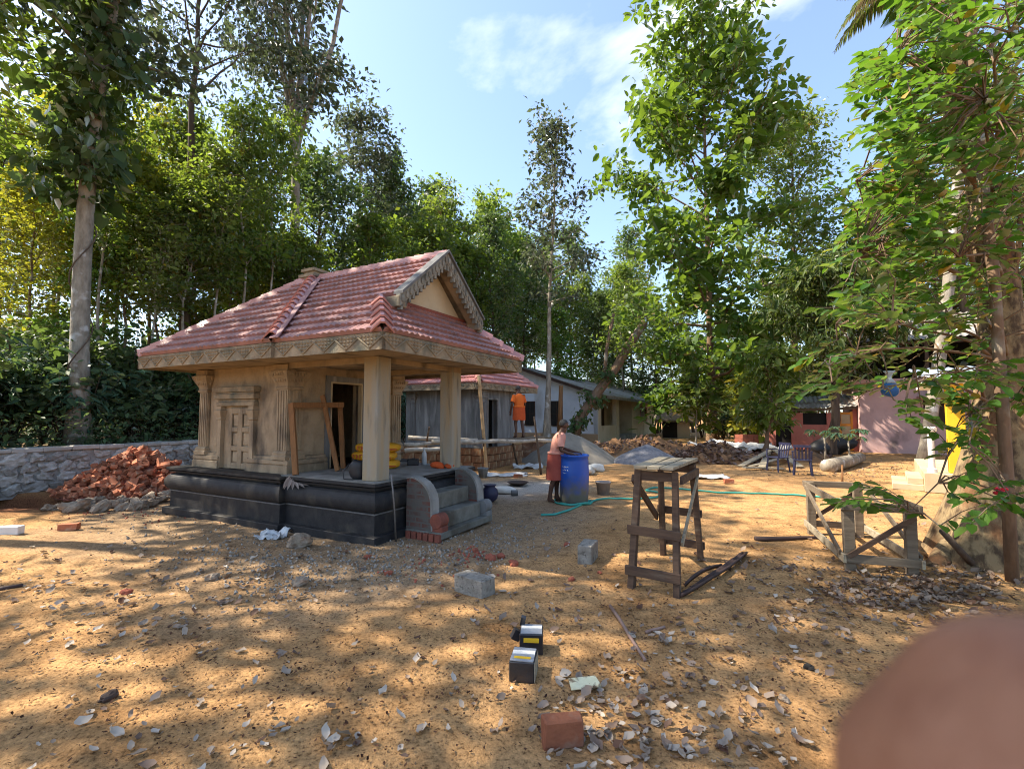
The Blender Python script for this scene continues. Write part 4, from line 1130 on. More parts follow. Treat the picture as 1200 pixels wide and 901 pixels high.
# ------------------------------------------------------------------ shrubs along the bank
def shrub_proto(seed, h, r_, n_, ls, lm_, shape=LEAF6, pitch=(-.2, .5)):
    q = np.random.RandomState(seed); st = MB(); tips = []
    for i in range(9):
        az = i * 2.4; d = Vector((math.cos(az) * r_ * q.uniform(.3, 1), math.sin(az) * r_ * q.uniform(.3, 1), h * q.uniform(.55, 1)))
        m_ = d * .5 + Vector((0, 0, h * .12)); st.tube([Vector((0, 0, -.1)), m_, d], [.022, .016, .006], 5)
        for k in range(4): tips.append((m_.lerp(d, k / 3) + Vector((q.normal(0, .12), q.normal(0, .12), q.normal(0, .1))), 1))
    root = thing("shrub", "x", "shrub", (0, 0, -60), 0, "shrubs on the bank above the stone wall")
    link("stems", st.mesh("stems", MT['bark_dark'], True), root)
    link("foliage", foliage(q, tips, n_, ls, .20, MT[lm_], "foliage", shape, pitch), root)
    return root
sh = [shrub_proto(51, 1.6, .8, 900, .17, 'leaf_shrub'), shrub_proto(52, 2.1, .8, 700, .26, 'leaf_blue', LEAFLONG, (-.35, .35)),
      shrub_proto(53, 2.6, 1.0, 1500, .15, 'leaf_dark'), shrub_proto(54, 1.3, .7, 800, .14, 'leaf_wood')]
SL = ["small leaved grey green shrub above the stone wall", "bluish green shrub with long drooping leaves above the stone wall",
      "dense dark shrub above the stone wall", "low mid green shrub above the stone wall"]
for p_, lb in zip(sh, SL): p_["label"] = lb
first = [True] * 4
def put_shrub(k, p, rz, s_):
    if first[k]:
        first[k] = False; c = sh[k]; c.location = p; c.rotation_euler = (0, 0, rz); c.scale = (s_,) * 3
    else: c = place(sh[k], p, rz, s_)
    return c
rs = np.random.RandomState(61)
for i in range(58):
    b_ = rs.uniform(-5, 14); a_ = -10.3 - abs(rs.normal(0, 1.0)) - (i % 3) * 1.0
    k = rs.choice(4, p=(.38, .12, .3, .2)); s_ = rs.uniform(.75, 1.25)
    c = put_shrub(k, S(a_, b_, bank_h(a_)), rs.uniform(0, 6.28), s_)
    w_ = S(a_, b_); sx_ = 600 + F_PX * w_.x / w_.y
    c["label"] = "%s %s%s, %s" % ("bigger" if s_ > 1.08 else "smaller" if s_ < .9 else "mid sized",
        ("grey green shrub", "bluish long leaved shrub", "dense dark shrub", "mid green shrub")[k],
        " on the wall's edge" if a_ > -11.2 else " up the bank" if a_ > -12.6 else " deep in the wood",
        mark(sx_) if sx_ < 400 else "hidden half behind the shrine")
for i in range(20):
    px_ = -60 + i * 27 + rs.uniform(-8, 8); Y_ = rs.uniform(25, 32); p = AT(px_, 480, Y_); a_, b_ = to_S(p.x, p.y)
    c = place(sh[(2, 0, 2, 3)[i % 4]], (p.x, p.y, bank_h(a_) - .1), rs.uniform(0, 6.28), rs.uniform(1.6, 2.3))
    c["label"] = "%s shrub at the very back of the wood, %s" % (("dense dark", "grey green", "dense dark", "mid green")[i % 4], mark(px_))
# ground cover of the wood
n_ = 26000
a_ = -10.0 - np.abs(rs.normal(0, 5, n_)); b_ = rs.uniform(-8, 18, n_)
hh = .86 + .045 * np.minimum(-9.9 - a_, 40) + rs.rand(n_) ** 2 * .9
pos = np.stack([N0.x + .884 * a_ + .468 * b_, N0.y - .468 * a_ + .884 * b_, hh], 1)
ug = link("undergrowth", leaves_mesh("undergrowth", pos, rs.uniform(0, 6.28, n_), rs.normal(-.1, .5, n_), rs.normal(0, .6, n_), .15 * np.exp(rs.normal(0, .3, n_)), MT['leaf_shrub'], LEAF4))
tag(ug, "tangle of low dark undergrowth covering the wooded bank", "undergrowth", kind="stuff")

# ================================================================== second small shrine with its scaffold
O2 = Vector((-.918, 13.8, 0))
def S2(a, b, z=0.0): return Vector((O2.x + .884 * a + .468 * b, O2.y - .468 * a + .884 * b, z))
sh2 = thing("small_shrine", "smaller unplastered grey shrine with pink tiled hip roof on a laterite block base", "shrine", O2, SH_RZ)
random.seed(12)
rf2, c2_, ap2 = hip_roof(sh2, -3.9, 0, 0, 3.95, 2.62, -1.95, 1.97, 4.25, 11, MT['roof_tile_pink'], "lfr")
for k in ("bl", "fl", "fr"):
    p = Vector(c2_[k]); q = Vector(ap2)
    ridge_run(p + Vector((0, 0, .07)), p.lerp(q, .96) + Vector((0, 0, .07)), 14, rf2, MT['ridge_tile'], .115, .085)
fascia((-3.9, .05), (0, .05), 2.43, 2.615, (0, -1), 10, sh2)
fascia((-.05, 0), (-.05, 3.95), 2.43, 2.615, (1, 0), 10, sh2)
MB().bx(-3.85, -.06, .06, 3.9, 2.45, 2.52).build("ceiling_slab", MT['cement_grey'], sh2)
w = MB(); X0, X1, Y0, Y1 = -3.3, -.34, .62, 2.6
w.bx(X0, X1, Y0, Y0 + .18, .66, 2.45); w.bx(X0, X1, Y1 - .18, Y1, .66, 2.45); w.bx(X0, X0 + .18, Y0 + .18, Y1 - .18, .66, 2.45)
w.bx(X1 - .18, X1, Y0 + .18, .98, .66, 2.45); w.bx(X1 - .18, X1, 1.56, Y1 - .18, .66, 2.45); w.bx(X1 - .18, X1, .98, 1.56, 2.15, 2.45)
w.build("wall", MT['cement_grey'], sh2)
f2 = MB()
for q in ((.93, .98), (1.56, 1.61)): f2.bx(X1 - .1, X1 + .03, q[0], q[1], .67, 2.20)
f2.bx(X1 - .1, X1 + .031, .98, 1.56, 2.15, 2.20); f2.build("door_frame", MT['cement'], sh2)
pilaster(X1 - .07, Y0 + .05, .10, z0=.66, z1=2.45, m='cement_grey', parent=sh2)
pilaster(X0 + .3, Y0 + .05, .10, z0=.66, z1=2.45, m='cement_grey', parent=sh2)
MB().box((-.42, 2.55, 1.55), (.24, .24, 1.78)).build("column", MT['cement_grey'], sh2, bevel=.01)
MB().bx(-3.4, -.32, .6, 2.9, 0, .655).build("base_core", MT['laterite'], sh2)
blk = [MB().box((0, 0, 0), (1, .12, .205), jit=.012).mesh("laterite_block", MT['laterite']) for _ in range(5)]
for row in range(3):
    z = .11 + row * .218; q = -3.42 + (row % 2) * .2
    while q < -.35:
        L = min(random.uniform(.36, .46), -.24 - q)
        if L > .08: link("laterite_block", random.choice(blk), sh2, (q + L / 2, .56, z), (0, 0, 0), (L - .015, 1, 1))
        q += L
    q = .52 + (row % 2) * .2
    while q < 2.9:
        L = random.uniform(.36, .46)
        link("laterite_block", random.choice(blk), sh2, (-.27, q + L / 2, z), (0, 0, R(90)), (L - .015, 1, 1)); q += L

sca = thing("bamboo_scaffold", "rough scaffold of bamboo and pale poles in front of the smaller shrine", "scaffold", (0, 0, 0))
def pole(name, pts, r_, mat, parent=sca, knots=0, n_=9):
    mb = MB(); pts = [Vector(p) for p in pts]
    if knots:
        full, rr = [], []
        for k in range(knots):
            for f_, q in ((.0, 1.12), (.06, 1.0), (.94, 1.0)):
                full.append(pts[0].lerp(pts[-1], (k + f_) / knots)); rr.append(r_ * q)
        mb.tube(full, rr, n_)
    else: mb.tube(pts, [r_ * (1.1 - .25 * i / max(1, len(pts) - 1)) for i in range(len(pts))], n_)
    return mb.build(name, mat, parent, smooth=True)
pole("bamboo_upright", [G(570.5, 554), AT(561, 439, 13.75)], .05, MT['bamboo'], knots=9)
def wav(p0, p1, n_=6, a_=.03):
    p0, p1 = Vector(p0), Vector(p1)
    return [p0.lerp(p1, i / n_) + Vector((0, random.uniform(-a_, a_), random.uniform(-a_, a_))) for i in range(n_ + 1)]
pole("cross_pole", wav(AT(506, 518.5, 13.2), AT(655, 516.5, 13.9)), .058, MT['pole_pale'])
pole("cross_pole", wav(AT(474, 528, 12.6), AT(530, 525, 12.9)), .06, MT['pole_pale'])
pole("cross_pole", wav(AT(474, 521, 13.2), AT(548, 517, 13.6)), .055, MT['pole_pale'])
pole("cross_pole", wav(AT(478, 513, 14.0), AT(560, 515, 14.3)), .06, MT['pole_pale'])
pole("upright_stake", wav(G(634, 556), AT(626, 489, 13.4)), .032, MT['bark_dark'])
pole("upright_stake", wav(G(606.5, 546), AT(601, 520, 14.7)), .035, MT['bark_dark'])
pole("upright_stake", wav(G(495, 549), AT(503, 500, 13.2)), .03, MT['bark_brown'])
pole("upright_stake", wav(G(522, 551), AT(519, 516, 13.6)), .03, MT['bark_brown'])
for k, (u0, u1, yy) in enumerate(((583, 638, 14.35), (583, 634, 14.62))):
    MB().beam(AT(u0, 515.5 - .6 * k, yy), AT(u1, 512.2 - .6 * k, yy), .24, .045, jit=.006).build("plank", MT['wood_grey'], sca)
pole("rope_tie", [AT(566, 516, 13.7) + Vector((0, -.07, .07)), AT(566, 518, 13.65) + Vector((.02, -.08, 0)), AT(567, 520, 13.7) + Vector((0, -.07, -.07))], .02, MT['bark_dark'])

# ================================================================== the long pale house
OH = Vector((5.04, 28, 0))
ho = thing("long_house", "long pale blue and cream house with grey sheet roof and open verandah", "house", OH, SH_RZ)
EZ, RZ_, HA = 3.0, 4.72, 5.0
MB().prism([(-10, 0, .5), (0, 0, .5), (0, 0, EZ), (-HA, 0, RZ_ - .1), (-10, 0, EZ)], (0, .2, 0)).build("gable_wall", MT['blue_wash'], ho)
MB().bx(-10, .0, -.03, .17, -.2, .52).build("mud_stained_footing", MT['earth_stain'], ho)
wv = MB()
MB().bx(-.2, 0, .56, 3.9, 0, .98).build("parapet", MT['cream_wall'], ho)
wv.bx(-.2, 0, 8.3, 10.9, 0, 2.86); wv.bx(-.2, 0, 13.4, 16.4, 0, 2.86); wv.bx(-.2, 0, 10.9, 13.4, 0, 1.1); wv.bx(-.2, 0, 10.9, 13.4, 2.25, 2.86)
wv.bx(-3, -.2, 8.3, 8.5, 0, 2.86); wv.bx(-3, -.2, 16.2, 16.4, 0, 2.86)
wv.build("verandah_wall", MT['cream_wall'], ho)
MB().bx(-1.9, -1.7, .2, 8.3, 0, 2.86).build("inner_wall", MT['cream_wall'], ho)
MB().bx(-1.72, -1.66, 1.3, 2.6, .8, 2.2).build("inner_window", MT['dark_wood_door'], ho)
MB().bx(-1.72, -1.66, 5.6, 6.8, .1, 2.2).build("door", MT['dark_wood_door'], ho)
for q in ((-.25, .05, .0, .55), (-.22, .04, 3.9, 4.6)): MB().bx(q[0], q[1], q[2], q[3], 0, 2.86).build("verandah_post", MT['cream_wall'], ho)
MB().bx(-.35, .3, 4.7, 8.2, -.1, .28).build("door_step", MT['cement'], ho)
wn_ = MB(); wn_.bx(-.16, .02, 10.9, 11.2, 1.1, 2.25); wn_.bx(-.16, .02, 13.1, 13.4, 1.1, 2.25); wn_.bx(-.16, .021, 11.2, 13.1, 1.1, 1.22); wn_.bx(-.16, .021, 11.2, 13.1, 2.13, 2.25)
wf = wn_.build("window", MT['red_frame'], ho); MB().bx(-.13, -.10, 11.2, 13.1, 1.22, 2.13).build("pane", MT['cement_grey'], wf)
for a0, a1 in ((-4.72, -4.1), (-2.95, -2.25)):
    q = MB(); q.bx(a0 - .06, a0, -.05, .05, 1.0, 2.5); q.bx(a1, a1 + .06, -.05, .05, 1.0, 2.5); q.bx(a0, a1, -.05, .05, 2.44, 2.5); q.bx(a0 - .1, a1 + .1, -.08, .05, .96, 1.0)
    f_ = q.build("window", MT['dark_wood_door'], ho); MB().bx(a0, a1, -.012, -.004, 1.0, 2.44).build("pane", MT['dark_inside'], f_)
    b2 = MB(); b2.bx((a0 + a1) / 2 - .02, (a0 + a1) / 2 + .02, -.04, -.012, 1.0, 2.44); b2.bx(a0, a1, -.039, -.012, 1.7, 1.74); b2.build("window_bar", MT['dark_wood_door'], f_)
def corrugated(parent, P0, P1, Q0, Q1, pitch_, amp, mat, name="roof_sheet", nsheet=1):
    P0, P1, Q0, Q1 = map(Vector, (P0, P1, Q0, Q1)); nrm = (P1 - P0).cross(Q0 - P0).normalized()
    for s_ in range(nsheet):
        u0, u1 = s_ / nsheet, (s_ + 1) / nsheet + .002
        L = (P1 - P0).length * (u1 - u0); ns = int(L / pitch_ * 5) + 2; q = MB()
        lift = .012 * (s_ % 2)
        for j in range(2):
            for i in range(ns):
                u = u0 + (u1 - u0) * i / (ns - 1)
                p = P0.lerp(P1, u).lerp(Q0.lerp(Q1, u), j)
                q.v.append(tuple(p + nrm * (lift + amp * math.sin(2 * math.pi * u * (P1 - P0).length / pitch_))))
        q.f = [(i, i + 1, ns + i + 1, ns + i) for i in range(ns - 1)]
        o = q.build(name, mat, parent, smooth=True)
        m_ = o.modifiers.new("thick", 'SOLIDIFY'); m_.thickness = .02
sl_ = (RZ_ - EZ) / HA
corrugated(ho, (.75, -.55, EZ - .75 * sl_), (.75, 20, EZ - .75 * sl_ - .1), (-HA, -.55, RZ_), (-HA, 20, RZ_ - .1), .22, .03, MT['sheet_grey'], nsheet=12)
corrugated(ho, (-HA, -.55, RZ_), (-HA, 20, RZ_ - .1), (-10.6, -.55, EZ - .2), (-10.6, 20, EZ - .3), .22, .03, MT['sheet_grey'], nsheet=4)
for k_ in (0, 1):
    p_, q_ = ((.75, -.6, EZ - .75 * sl_ - .12), (-HA, -.6, RZ_ - .12)) if k_ == 0 else ((-HA, -.6, RZ_ - .12), (-10.5, -.6, EZ - .3))
    MB().beam(p_, q_, .05, .16).build("barge_board", MT['dark_wood_door'], ho)
MB().beam((.72, -.5, EZ - .75 * sl_ - .09), (.72, 20, EZ - .75 * sl_ - .19), .04, .14).build("eave_board", MT['cement_grey'], ho)
for b_ in (17.8, 19.8): MB().bx(.2, .32, b_, b_ + .12, 0, 2.75).build("timber_post", MT['wood_dark'], ho)
MB().bx(-4, -3.8, 16.4, 20, 0, 2.8).build("back_wall", MT['dark_wood_door'], ho)

# little store hut beyond the house
hp = AT(792, 506, 33); hp.z = 0
hut = thing("store_hut", "tiny dark store hut with a ragged thatch roof at the end of the long house", "hut", hp, SH_RZ)
MB().bx(-.9, .9, 0, .1, 0, 1.3).build("wall", MT['cream_wall'], hut)
MB().bx(-.9, .1, -.06, -.004, .05, 1.15).build("opening_shade", MT['dark_inside'], hut)  # black panel on the wall; an opening's shade put into its colour
th = MB(); th.prism([(-1.3, -.7, 1.2), (1.3, -.7, 1.1), (1.2, .9, 1.9), (-1.2, .9, 1.9)], (0, 0, .12)); th.build("thatch", MT['wood_grey'], hut)

# ================================================================== pink house, red lean-to, raised sheet roof
OP = G(1010, 530)
pk = thing("pink_house", "weathered mauve pink house under a raised corrugated sheet roof", "house", OP, SH_RZ)
MB().bx(0, 9, 0, .2, 0, 3.05).build("front_wall", MT['pink_wall'], pk)
MB().bx(-.02, .2, .2, 5, 0, 3.05).build("side_wall", MT['pink_wall'], pk)
MB().bx(-.25, 9.2, -.3, 5.2, 3.05, 3.22).build("roof_slab", MT['pink_wall'], pk)
MB().bx(2.0, 3.6, -.6, 0, 2.35, 2.45).build("window_shade", MT['pink_wall'], pk)
MB().bx(2.2, 3.4, -.03, -.003, 1.2, 2.3).build("window", MT['dark_wood_door'], pk)
corrugated(pk, (-1.3, -.9, 4.75), (12, -.9, 4.95), (-1.3, 3.4, 6.35), (12, 3.4, 6.6), .25, .035, MT['sheet_grey'], nsheet=10)
tb = MB()
for a_ in (-.9, 2.2, 5.3, 8.4): tb.bx(a_, a_ + .12, -.6, -.48, 3.2, 4.8); tb.bx(a_, a_ + .12, 3.0, 3.12, 3.2, 6.1)
tb.bx(-1.2, 10, -.62, -.5, 4.62, 4.74); tb.build("roof_frame", MT['wood_dark'], pk)
MB().bx(-1.2, 10, 3.1, 3.2, 3.2, 6.0).build("loft_shade_sheet", MT['dark_inside'], pk)  # near-black sheet added to stand in for the shade under the raised roof
sk = thing("red_lean_to", "low brick red lean-to shed with an orange door beside the pink house", "shed", OP, SH_RZ)
w = MB(); w.bx(-3.7, -3.3, .6, .75, 0, 1.75); w.bx(-2.65, -.75, .6, .75, 0, 1.2); w.bx(-2.65, -2.15, .6, .75, 1.2, 1.75); w.bx(-1.2, -.75, .6, .75, 1.2, 1.75); w.bx(-.2, .02, .6, .75, 0, 2.0)
w.build("wall", MT['red_wall'], sk)
MB().bx(-3.3, -2.65, .7, .74, 0, 1.72).build("doorway", MT['dark_inside'], sk)  # near-black panel: the interior's shade painted across the door gap
MB().bx(-2.15, -1.2, .72, .76, 1.2, 1.75).build("window_shade_sheet", MT['dark_inside'], sk)  # near-black panel fills the gap in place of the unlit inside
d_ = MB(); d_.bx(-.74, -.64, .5, .56, .05, 1.8); d_.bx(-.30, -.21, .5, .56, .05, 1.8)
for z_ in (.05, .6, 1.15, 1.68): d_.bx(-.64, -.30, .5, .56, z_, z_ + .1)
dr_ = d_.build("orange_door", MT['orange_paint'], sk)
for z_ in (.15, .7, 1.25): MB().bx(-.64, -.30, .52, .54, z_, z_ + .45).build("door_panel", MT['plaster_light'], dr_)
MB().beam((-4.0, .45, 1.80), (.1, .45, 1.98), .12, .1).build("eave_beam", MT['wood_grey'], sk)
corrugated(sk, (-4.1, .25, 1.90), (.0, .25, 2.06), (-4.1, 2.6, 2.5), (.0, 2.6, 2.65), .2, .025, MT['sheet_grey'], nsheet=4)

# ================================================================== yellow pillared building beside the near tree
yb = thing("pillared_porch", "white porch with bright yellow pillar and bluish sheet eave behind the near tree", "building", (9.68, 10.2, 0), R(-38))
MB().bx(-.7, 5, -.2, 4, 0, .42).build("plinth", MT['plaster_light'], yb, bevel=.01)
MB().bx(-1.25, -.7, -.1, 1.6, 0, .14).build("step", MT['plaster_light'], yb, bevel=.01)
MB().bx(-.98, -.7, -.05, 1.5, .14, .28).build("step", MT['plaster_light'], yb, bevel=.01)
MB().bx(-.27, .03, -.02, .26, .42, 2.35).build("yellow_pillar", MT['yellow_paint'], yb, bevel=.01)
MB().bx(.38, .68, -.03, .27, .42, 2.35).build("white_pillar", MT['white_paint'], yb, bevel=.01)
MB().lathe([(.09, .42), (.09, .5), (.06, .52), (.055, 1.25), (.07, 1.28), (.11, 1.33), (.11, 1.40), (.07, 1.42)], 18, (-.55, -.05, 0)).build("baluster_column", MT['white_paint'], yb, smooth=False)
MB().bx(.92, 5, .6, .8, .42, 2.4).build("back_wall", MT['cream_wall'], yb)
MB().bx(-.6, 5, -.1, 3.5, 2.36, 2.46).build("ceiling", MT['white_paint'], yb)
corrugated(yb, (-.75, -.55, 2.5), (5.2, -.55, 2.55), (-.75, 3.6, 2.95), (5.2, 3.6, 3.0), .2, .03, MT['sheet_blue'], nsheet=5)

# ================================================================== near tree with flared trunk
rs = np.random.RandomState(401); random.seed(401)
nt = thing("flared_trunk_tree", "big near tree with flared sunlit trunk and overhanging branches of oval leaves", "tree", (5.52, 5.55, 0))
ctr = [(.0, 0, -.1), (0, 0, .15), (.03, .02, .45), (.08, .03, .8), (.16, .04, 1.2), (.24, .05, 1.7), (.30, .06, 2.3), (.34, .06, 3.1), (.30, .1, 4.2), (.2, .15, 5.6), (.05, .2, 7.4), (-.1, .3, 9.6)]
rad = [.60, .50, .42, .36, .30, .25, .215, .19, .17, .15, .12, .06]
tm = MB(); n_ = 28; b = 0
for (x_, y_, z_), r_ in zip(ctr, rad):
    for k in range(n_):
        an = 2 * math.pi * k / n_
        butt = (abs(math.cos(an * 2.5 + .6)) ** 1.5 - .35) * .42 * math.exp(-max(z_, 0) * 1.15) + .12 * mnoise.noise(Vector((math.cos(an) * 1.6, math.sin(an) * 1.6, z_ * 1.4)))
        rr = r_ * (1 + butt)
        tm.v.append((x_ + rr * math.cos(an), y_ + rr * math.sin(an), z_))
for i in range(len(ctr) - 1):
    for k in range(n_):
        k2 = (k + 1) % n_; tm.f.append((i * n_ + k, i * n_ + k2, (i + 1) * n_ + k2, (i + 1) * n_ + k))
tr_o = tm.build("trunk", MT['bark_ochre'], nt, smooth=True)
m_ = tr_o.modifiers.new("sub", 'SUBSURF'); m_.levels = 1; m_.render_levels = 1
base = nt.location
loc = lambda p: Vector(p) - Vector(base)
rt = MB()
for p0, p1, r_ in ((G(1140, 645), G(1098, 663), .13),):
    m1 = (p0 + p1) / 2 + Vector((0, 0, .12))
    rt.tube([loc(p0) + Vector((0, 0, .30)), loc(m1) + Vector((0, 0, .06)), loc(p1), loc(p1) + (p1 - p0) * .3 - Vector((0, 0, .12))], [r_ * 1.1, r_, r_ * .8, r_ * .4], 10)
rt.build("root", MT['bark_ochre'], nt, smooth=True)
# limbs and leafy sprays: end points surveyed through the crown's volume
limb_pts = []
lm_ = MB()
starts = [Vector(c) for c in ctr[5:11]]
def limb(p0, p1, r_, sag=.15):
    p0, p1 = Vector(p0), Vector(p1); pts = []
    for s_ in np.linspace(0, 1, 7):
        pts.append(p0.lerp(p1, s_) + Vector((rs.normal(0, .05), rs.normal(0, .05), math.sin(math.pi * s_) * sag)))
    lm_.tube(pts, [r_ * (1 - .13 * i) for i in range(7)], 7)
    limb_pts.extend(pts[1:])
ends = [(960, 430, 4.6), (985, 380, 5.4), (1000, 300, 4.6), (1010, 210, 5.2), (1040, 130, 5.0), (1060, 60, 4.6), (1080, 0, 5.6), (1110, -60, 5.0), (1040, 250, 6.4), (1090, 180, 6.6),
        (1150, 120, 4.4), (1180, 40, 4.2), (1120, 300, 4.3), (1060, 380, 4.2), (1030, 455, 4.5), (1090, 440, 4.2), (1160, 380, 4.0), (1060, 600, 4.5), (1130, 520, 4.1),
        (1260, 100, 4.6), (1320, 250, 5.0), (1250, -150, 6), (1150, -200, 6.5), (1050, -150, 7), (1400, 50, 6.5), (1300, -250, 7.5)]
for i, (px, py, Y) in enumerate(ends):
    e = loc(AT(px, py, Y))
    s_ = min(starts, key=lambda q: abs(q.z - (e.z * .55 + .9)) + rs.rand() * .4)
    limb(s_, e, .032 if py < 380 else .02, .2)
lm_.build("limb", MT['bark_brown'], nt, smooth=True)
# slender second stem in front of the trunk
st_ = thing("slender_stem_tree", "thin dark sapling stem rising in front of the flared trunk", "tree", G(1186, 682))
b2 = Vector(st_.location)
pole("trunk", [Vector((0, 0, -.1)), AT(1180, 560, 4.75) - b2, AT(1172, 440, 4.75) - b2, AT(1165, 330, 4.8) - b2, AT(1150, 200, 4.9) - b2, AT(1140, 60, 5.0) - b2, AT(1130, -150, 5.2) - b2], .05, MT['bark_brown'], st_)
zone = []
def spray_zone(n, px0, px1, py0, py1, y0, y1):
    for _ in range(n): zone.append((rs.uniform(px0, px1), rs.uniform(py0, py1), rs.uniform(y0, y1)))
spray_zone(230, 1050, 1200, -20, 240, 3.9, 6.2)
spray_zone(100, 1010, 1080, 60, 300, 4.2, 6.4)
spray_zone(105, 985, 1190, 225, 375, 4.0, 6.2)
spray_zone(20, 950, 1075, 405, 455, 4.2, 5.6)
spray_zone(14, 1090, 1190, 370, 450, 4.2, 5.6)
spray_zone(16, 1060, 1150, 430, 520, 4.0, 4.8)
spray_zone(5, 1000, 1075, 570, 605, 4.3, 4.7)
spray_zone(16, 1120, 1200, 420, 600, 3.9, 4.9)
spray_zone(110, 1200, 1480, -300, 380, 4.0, 7.0)
spray_zone(70, 950, 1250, -330, -20, 5.0, 8.0)
tw = MB(); LP = np.array([tuple(p) for p in limb_pts])
lp, laz, lpi, lro, lsz = [], [], [], [], []
for px, py, Y in zone:
    e = loc(AT(px, py, Y)); d_ = np.linalg.norm(LP - np.array(e), axis=1); k = int(np.argmin(d_)); s_ = Vector(LP[k])
    if d_[k] > .75: s_ = e + (s_ - e).normalized() * .75
    dirv = (e - s_); L = max(dirv.length, .3)
    out = (dirv.normalized() * .7 + Vector((-.35 + rs.normal(0, .35), rs.normal(0, .35), -.06 + rs.normal(0, .15)))).normalized()
    tl = rs.uniform(.30, .55); a0 = e - out * tl * .5
    pts = [s_, s_.lerp(a0, .5) + Vector((0, 0, .05)), a0, a0 + out * tl * .5, a0 + out * tl + Vector((0, 0, -.05))]
    tw.tube(pts, [.009, .008, .006, .005, .003], 4, cap=False)
    az0 = math.atan2(out.y, out.x); nl_ = rs.randint(9, 15)
    for j in range(nl_):
        f = (j + .4) / nl_; p = a0 + out * tl * f + Vector((0, 0, -.05 * f))
        side = (1 if j % 2 else -1) * rs.uniform(.5, 1.15) * (1 - .5 * f)
        lp.append(tuple(p)); laz.append(az0 + side); lpi.append(rs.normal(-.18, .30)); lro.append(rs.normal(0, .45)); lsz.append(rs.uniform(.095, .165))
tw.build("twig", MT['bark_brown'], nt, smooth=True)["kind"] = "stuff"
lp, laz, lpi, lro, lsz = map(np.array, (lp, laz, lpi, lro, lsz))
# the leaves that show largest are parts of their own
world_p = lp + np.array(base)
cam_d = np.linalg.norm(world_p - np.array([0, 0, CAM_H]), axis=1)
u_ = world_p[:, 0] / world_p[:, 1] * F_PX + 600
vis = np.where(u_ < 1190, cam_d, 99)
order = np.argsort(vis)
near_i, rest = order[:280], order[280:]
variants = [leaves_mesh("leaf", np.zeros((1, 3)), np.zeros(1), np.zeros(1), np.zeros(1), np.ones(1), MT['leaf_near'], LEAF6 * np.array([1, sc_, 1.0])) for sc_ in (.85, 1.0, 1.12)]
for i in near_i:
    link("leaf", variants[i % 3], nt, lp[i], Euler((lro[i], -lpi[i], laz[i])), float(lsz[i]))
cr_ = link("crown", leaves_mesh("crown", lp[rest], laz[rest], lpi[rest], lro[rest], lsz[rest], MT['leaf_near'], LEAF6), nt)
cr_["kind"] = "stuff"
# red bloom on the low branch
fl_ = thing("red_flower", "bright crimson flower head hanging against the flared trunk", "flower", AT(1172, 575, 4.55))
pe = [MB().blob((math.cos(k * 1.05) * .035, math.sin(k * 1.05) * .03, (k % 3 - 1) * .02), (.06, .05, .035), 2, 8, 5).build("petal", MT['red_bloom'], fl_, smooth=True) for k in range(6)]
# blue carrier bag on a twig
bg = thing("blue_bag", "knotted blue plastic bag hanging among the leaves above the red lean-to", "bag", AT(1043, 456, 5.2))
bb = MB().blob((0, 0, 0), (.17, .14, .17), 2.2, 16, 10, .18); bb.build("bag_body", MT['blue_plastic'], bg, smooth=True)
MB().lathe([(.06, .065), (.035, .10), (.016, .13), (.035, .17), (.055, .20)], 12, (0, 0, 0)).build("bag_neck", MT['clear_plastic'], bg, smooth=True)
pole("leaning_pole", [G(1146, 668), AT(1104, 622, 5.1)], .035, MT['bark_dark'], None)
tag(bpy.data.objects["leaning_pole"], "short dark pole propped against the foot of the flared trunk", "pole")

# ------------------------------------------------------------------ coconut palm behind the pillared porch
pb = G(1083, 541)
pm = thing("coconut_palm", "coconut palm with a ringed grey trunk rising between pink house and pillared porch", "palm", pb)
tpt = AT(1128, -70, 17.6) - pb
pts = [tpt * s_ + Vector((.5 * math.sin(math.pi * s_), 0, 0)) for s_ in np.linspace(0, 1, 40)]
MB().tube(pts, [(.26 if i == 0 else .20 - .0015 * i) * (1.05 if i % 2 else .97) for i in range(40)], 12).build("trunk", MT['bark_pale'], pm, smooth=True)
def frond(L, droop, seed):
    q = np.random.RandomState(seed); ribs = []; pos, az, pi_, ro, sz = [], [], [], [], []
    for i in range(13):
        s_ = i / 12; ribs.append(Vector((L * (s_ - .12 * s_ * s_), 0, L * (.34 * s_ - droop * s_ * s_))))
    for i in range(60):
        s_ = .12 + .88 * i / 59; f = s_ * 12; k = min(int(f), 11); p = ribs[k].lerp(ribs[k + 1], f - k)
        sl = .5 - .9 * droop * s_
        for sd in (-1, 1):
            pos.append(tuple(p)); az.append(sd * (1.05 - .45 * s_)); pi_.append(-.55 - .3 * q.rand()); ro.append(sd * .5); sz.append(.95 * math.sin(math.pi * min(.97, s_ * .85 + .12)) + .1)
    rb = MB().tube(ribs, [.035 - .0024 * i for i in range(13)], 5).mesh("frond_rib", MT['leaf_mango'], True)
    lf = leaves_mesh("frond_leaflets", np.array(pos), np.array(az), np.array(pi_), np.array(ro), np.array(sz), MT['leaf_mango'], LEAFLONG * np.array([1, .45, 1]))
    return rb, lf
fm = [frond(5.2, .62, 1), frond(4.8, .85, 2), frond(4.6, .35, 3)]
for i in range(15):
    rb, lf = fm[i % 3]
    o = link("frond", rb, pm, tpt, (0, 0, i * 2.4 + .3)); link("leaflets", lf, o)

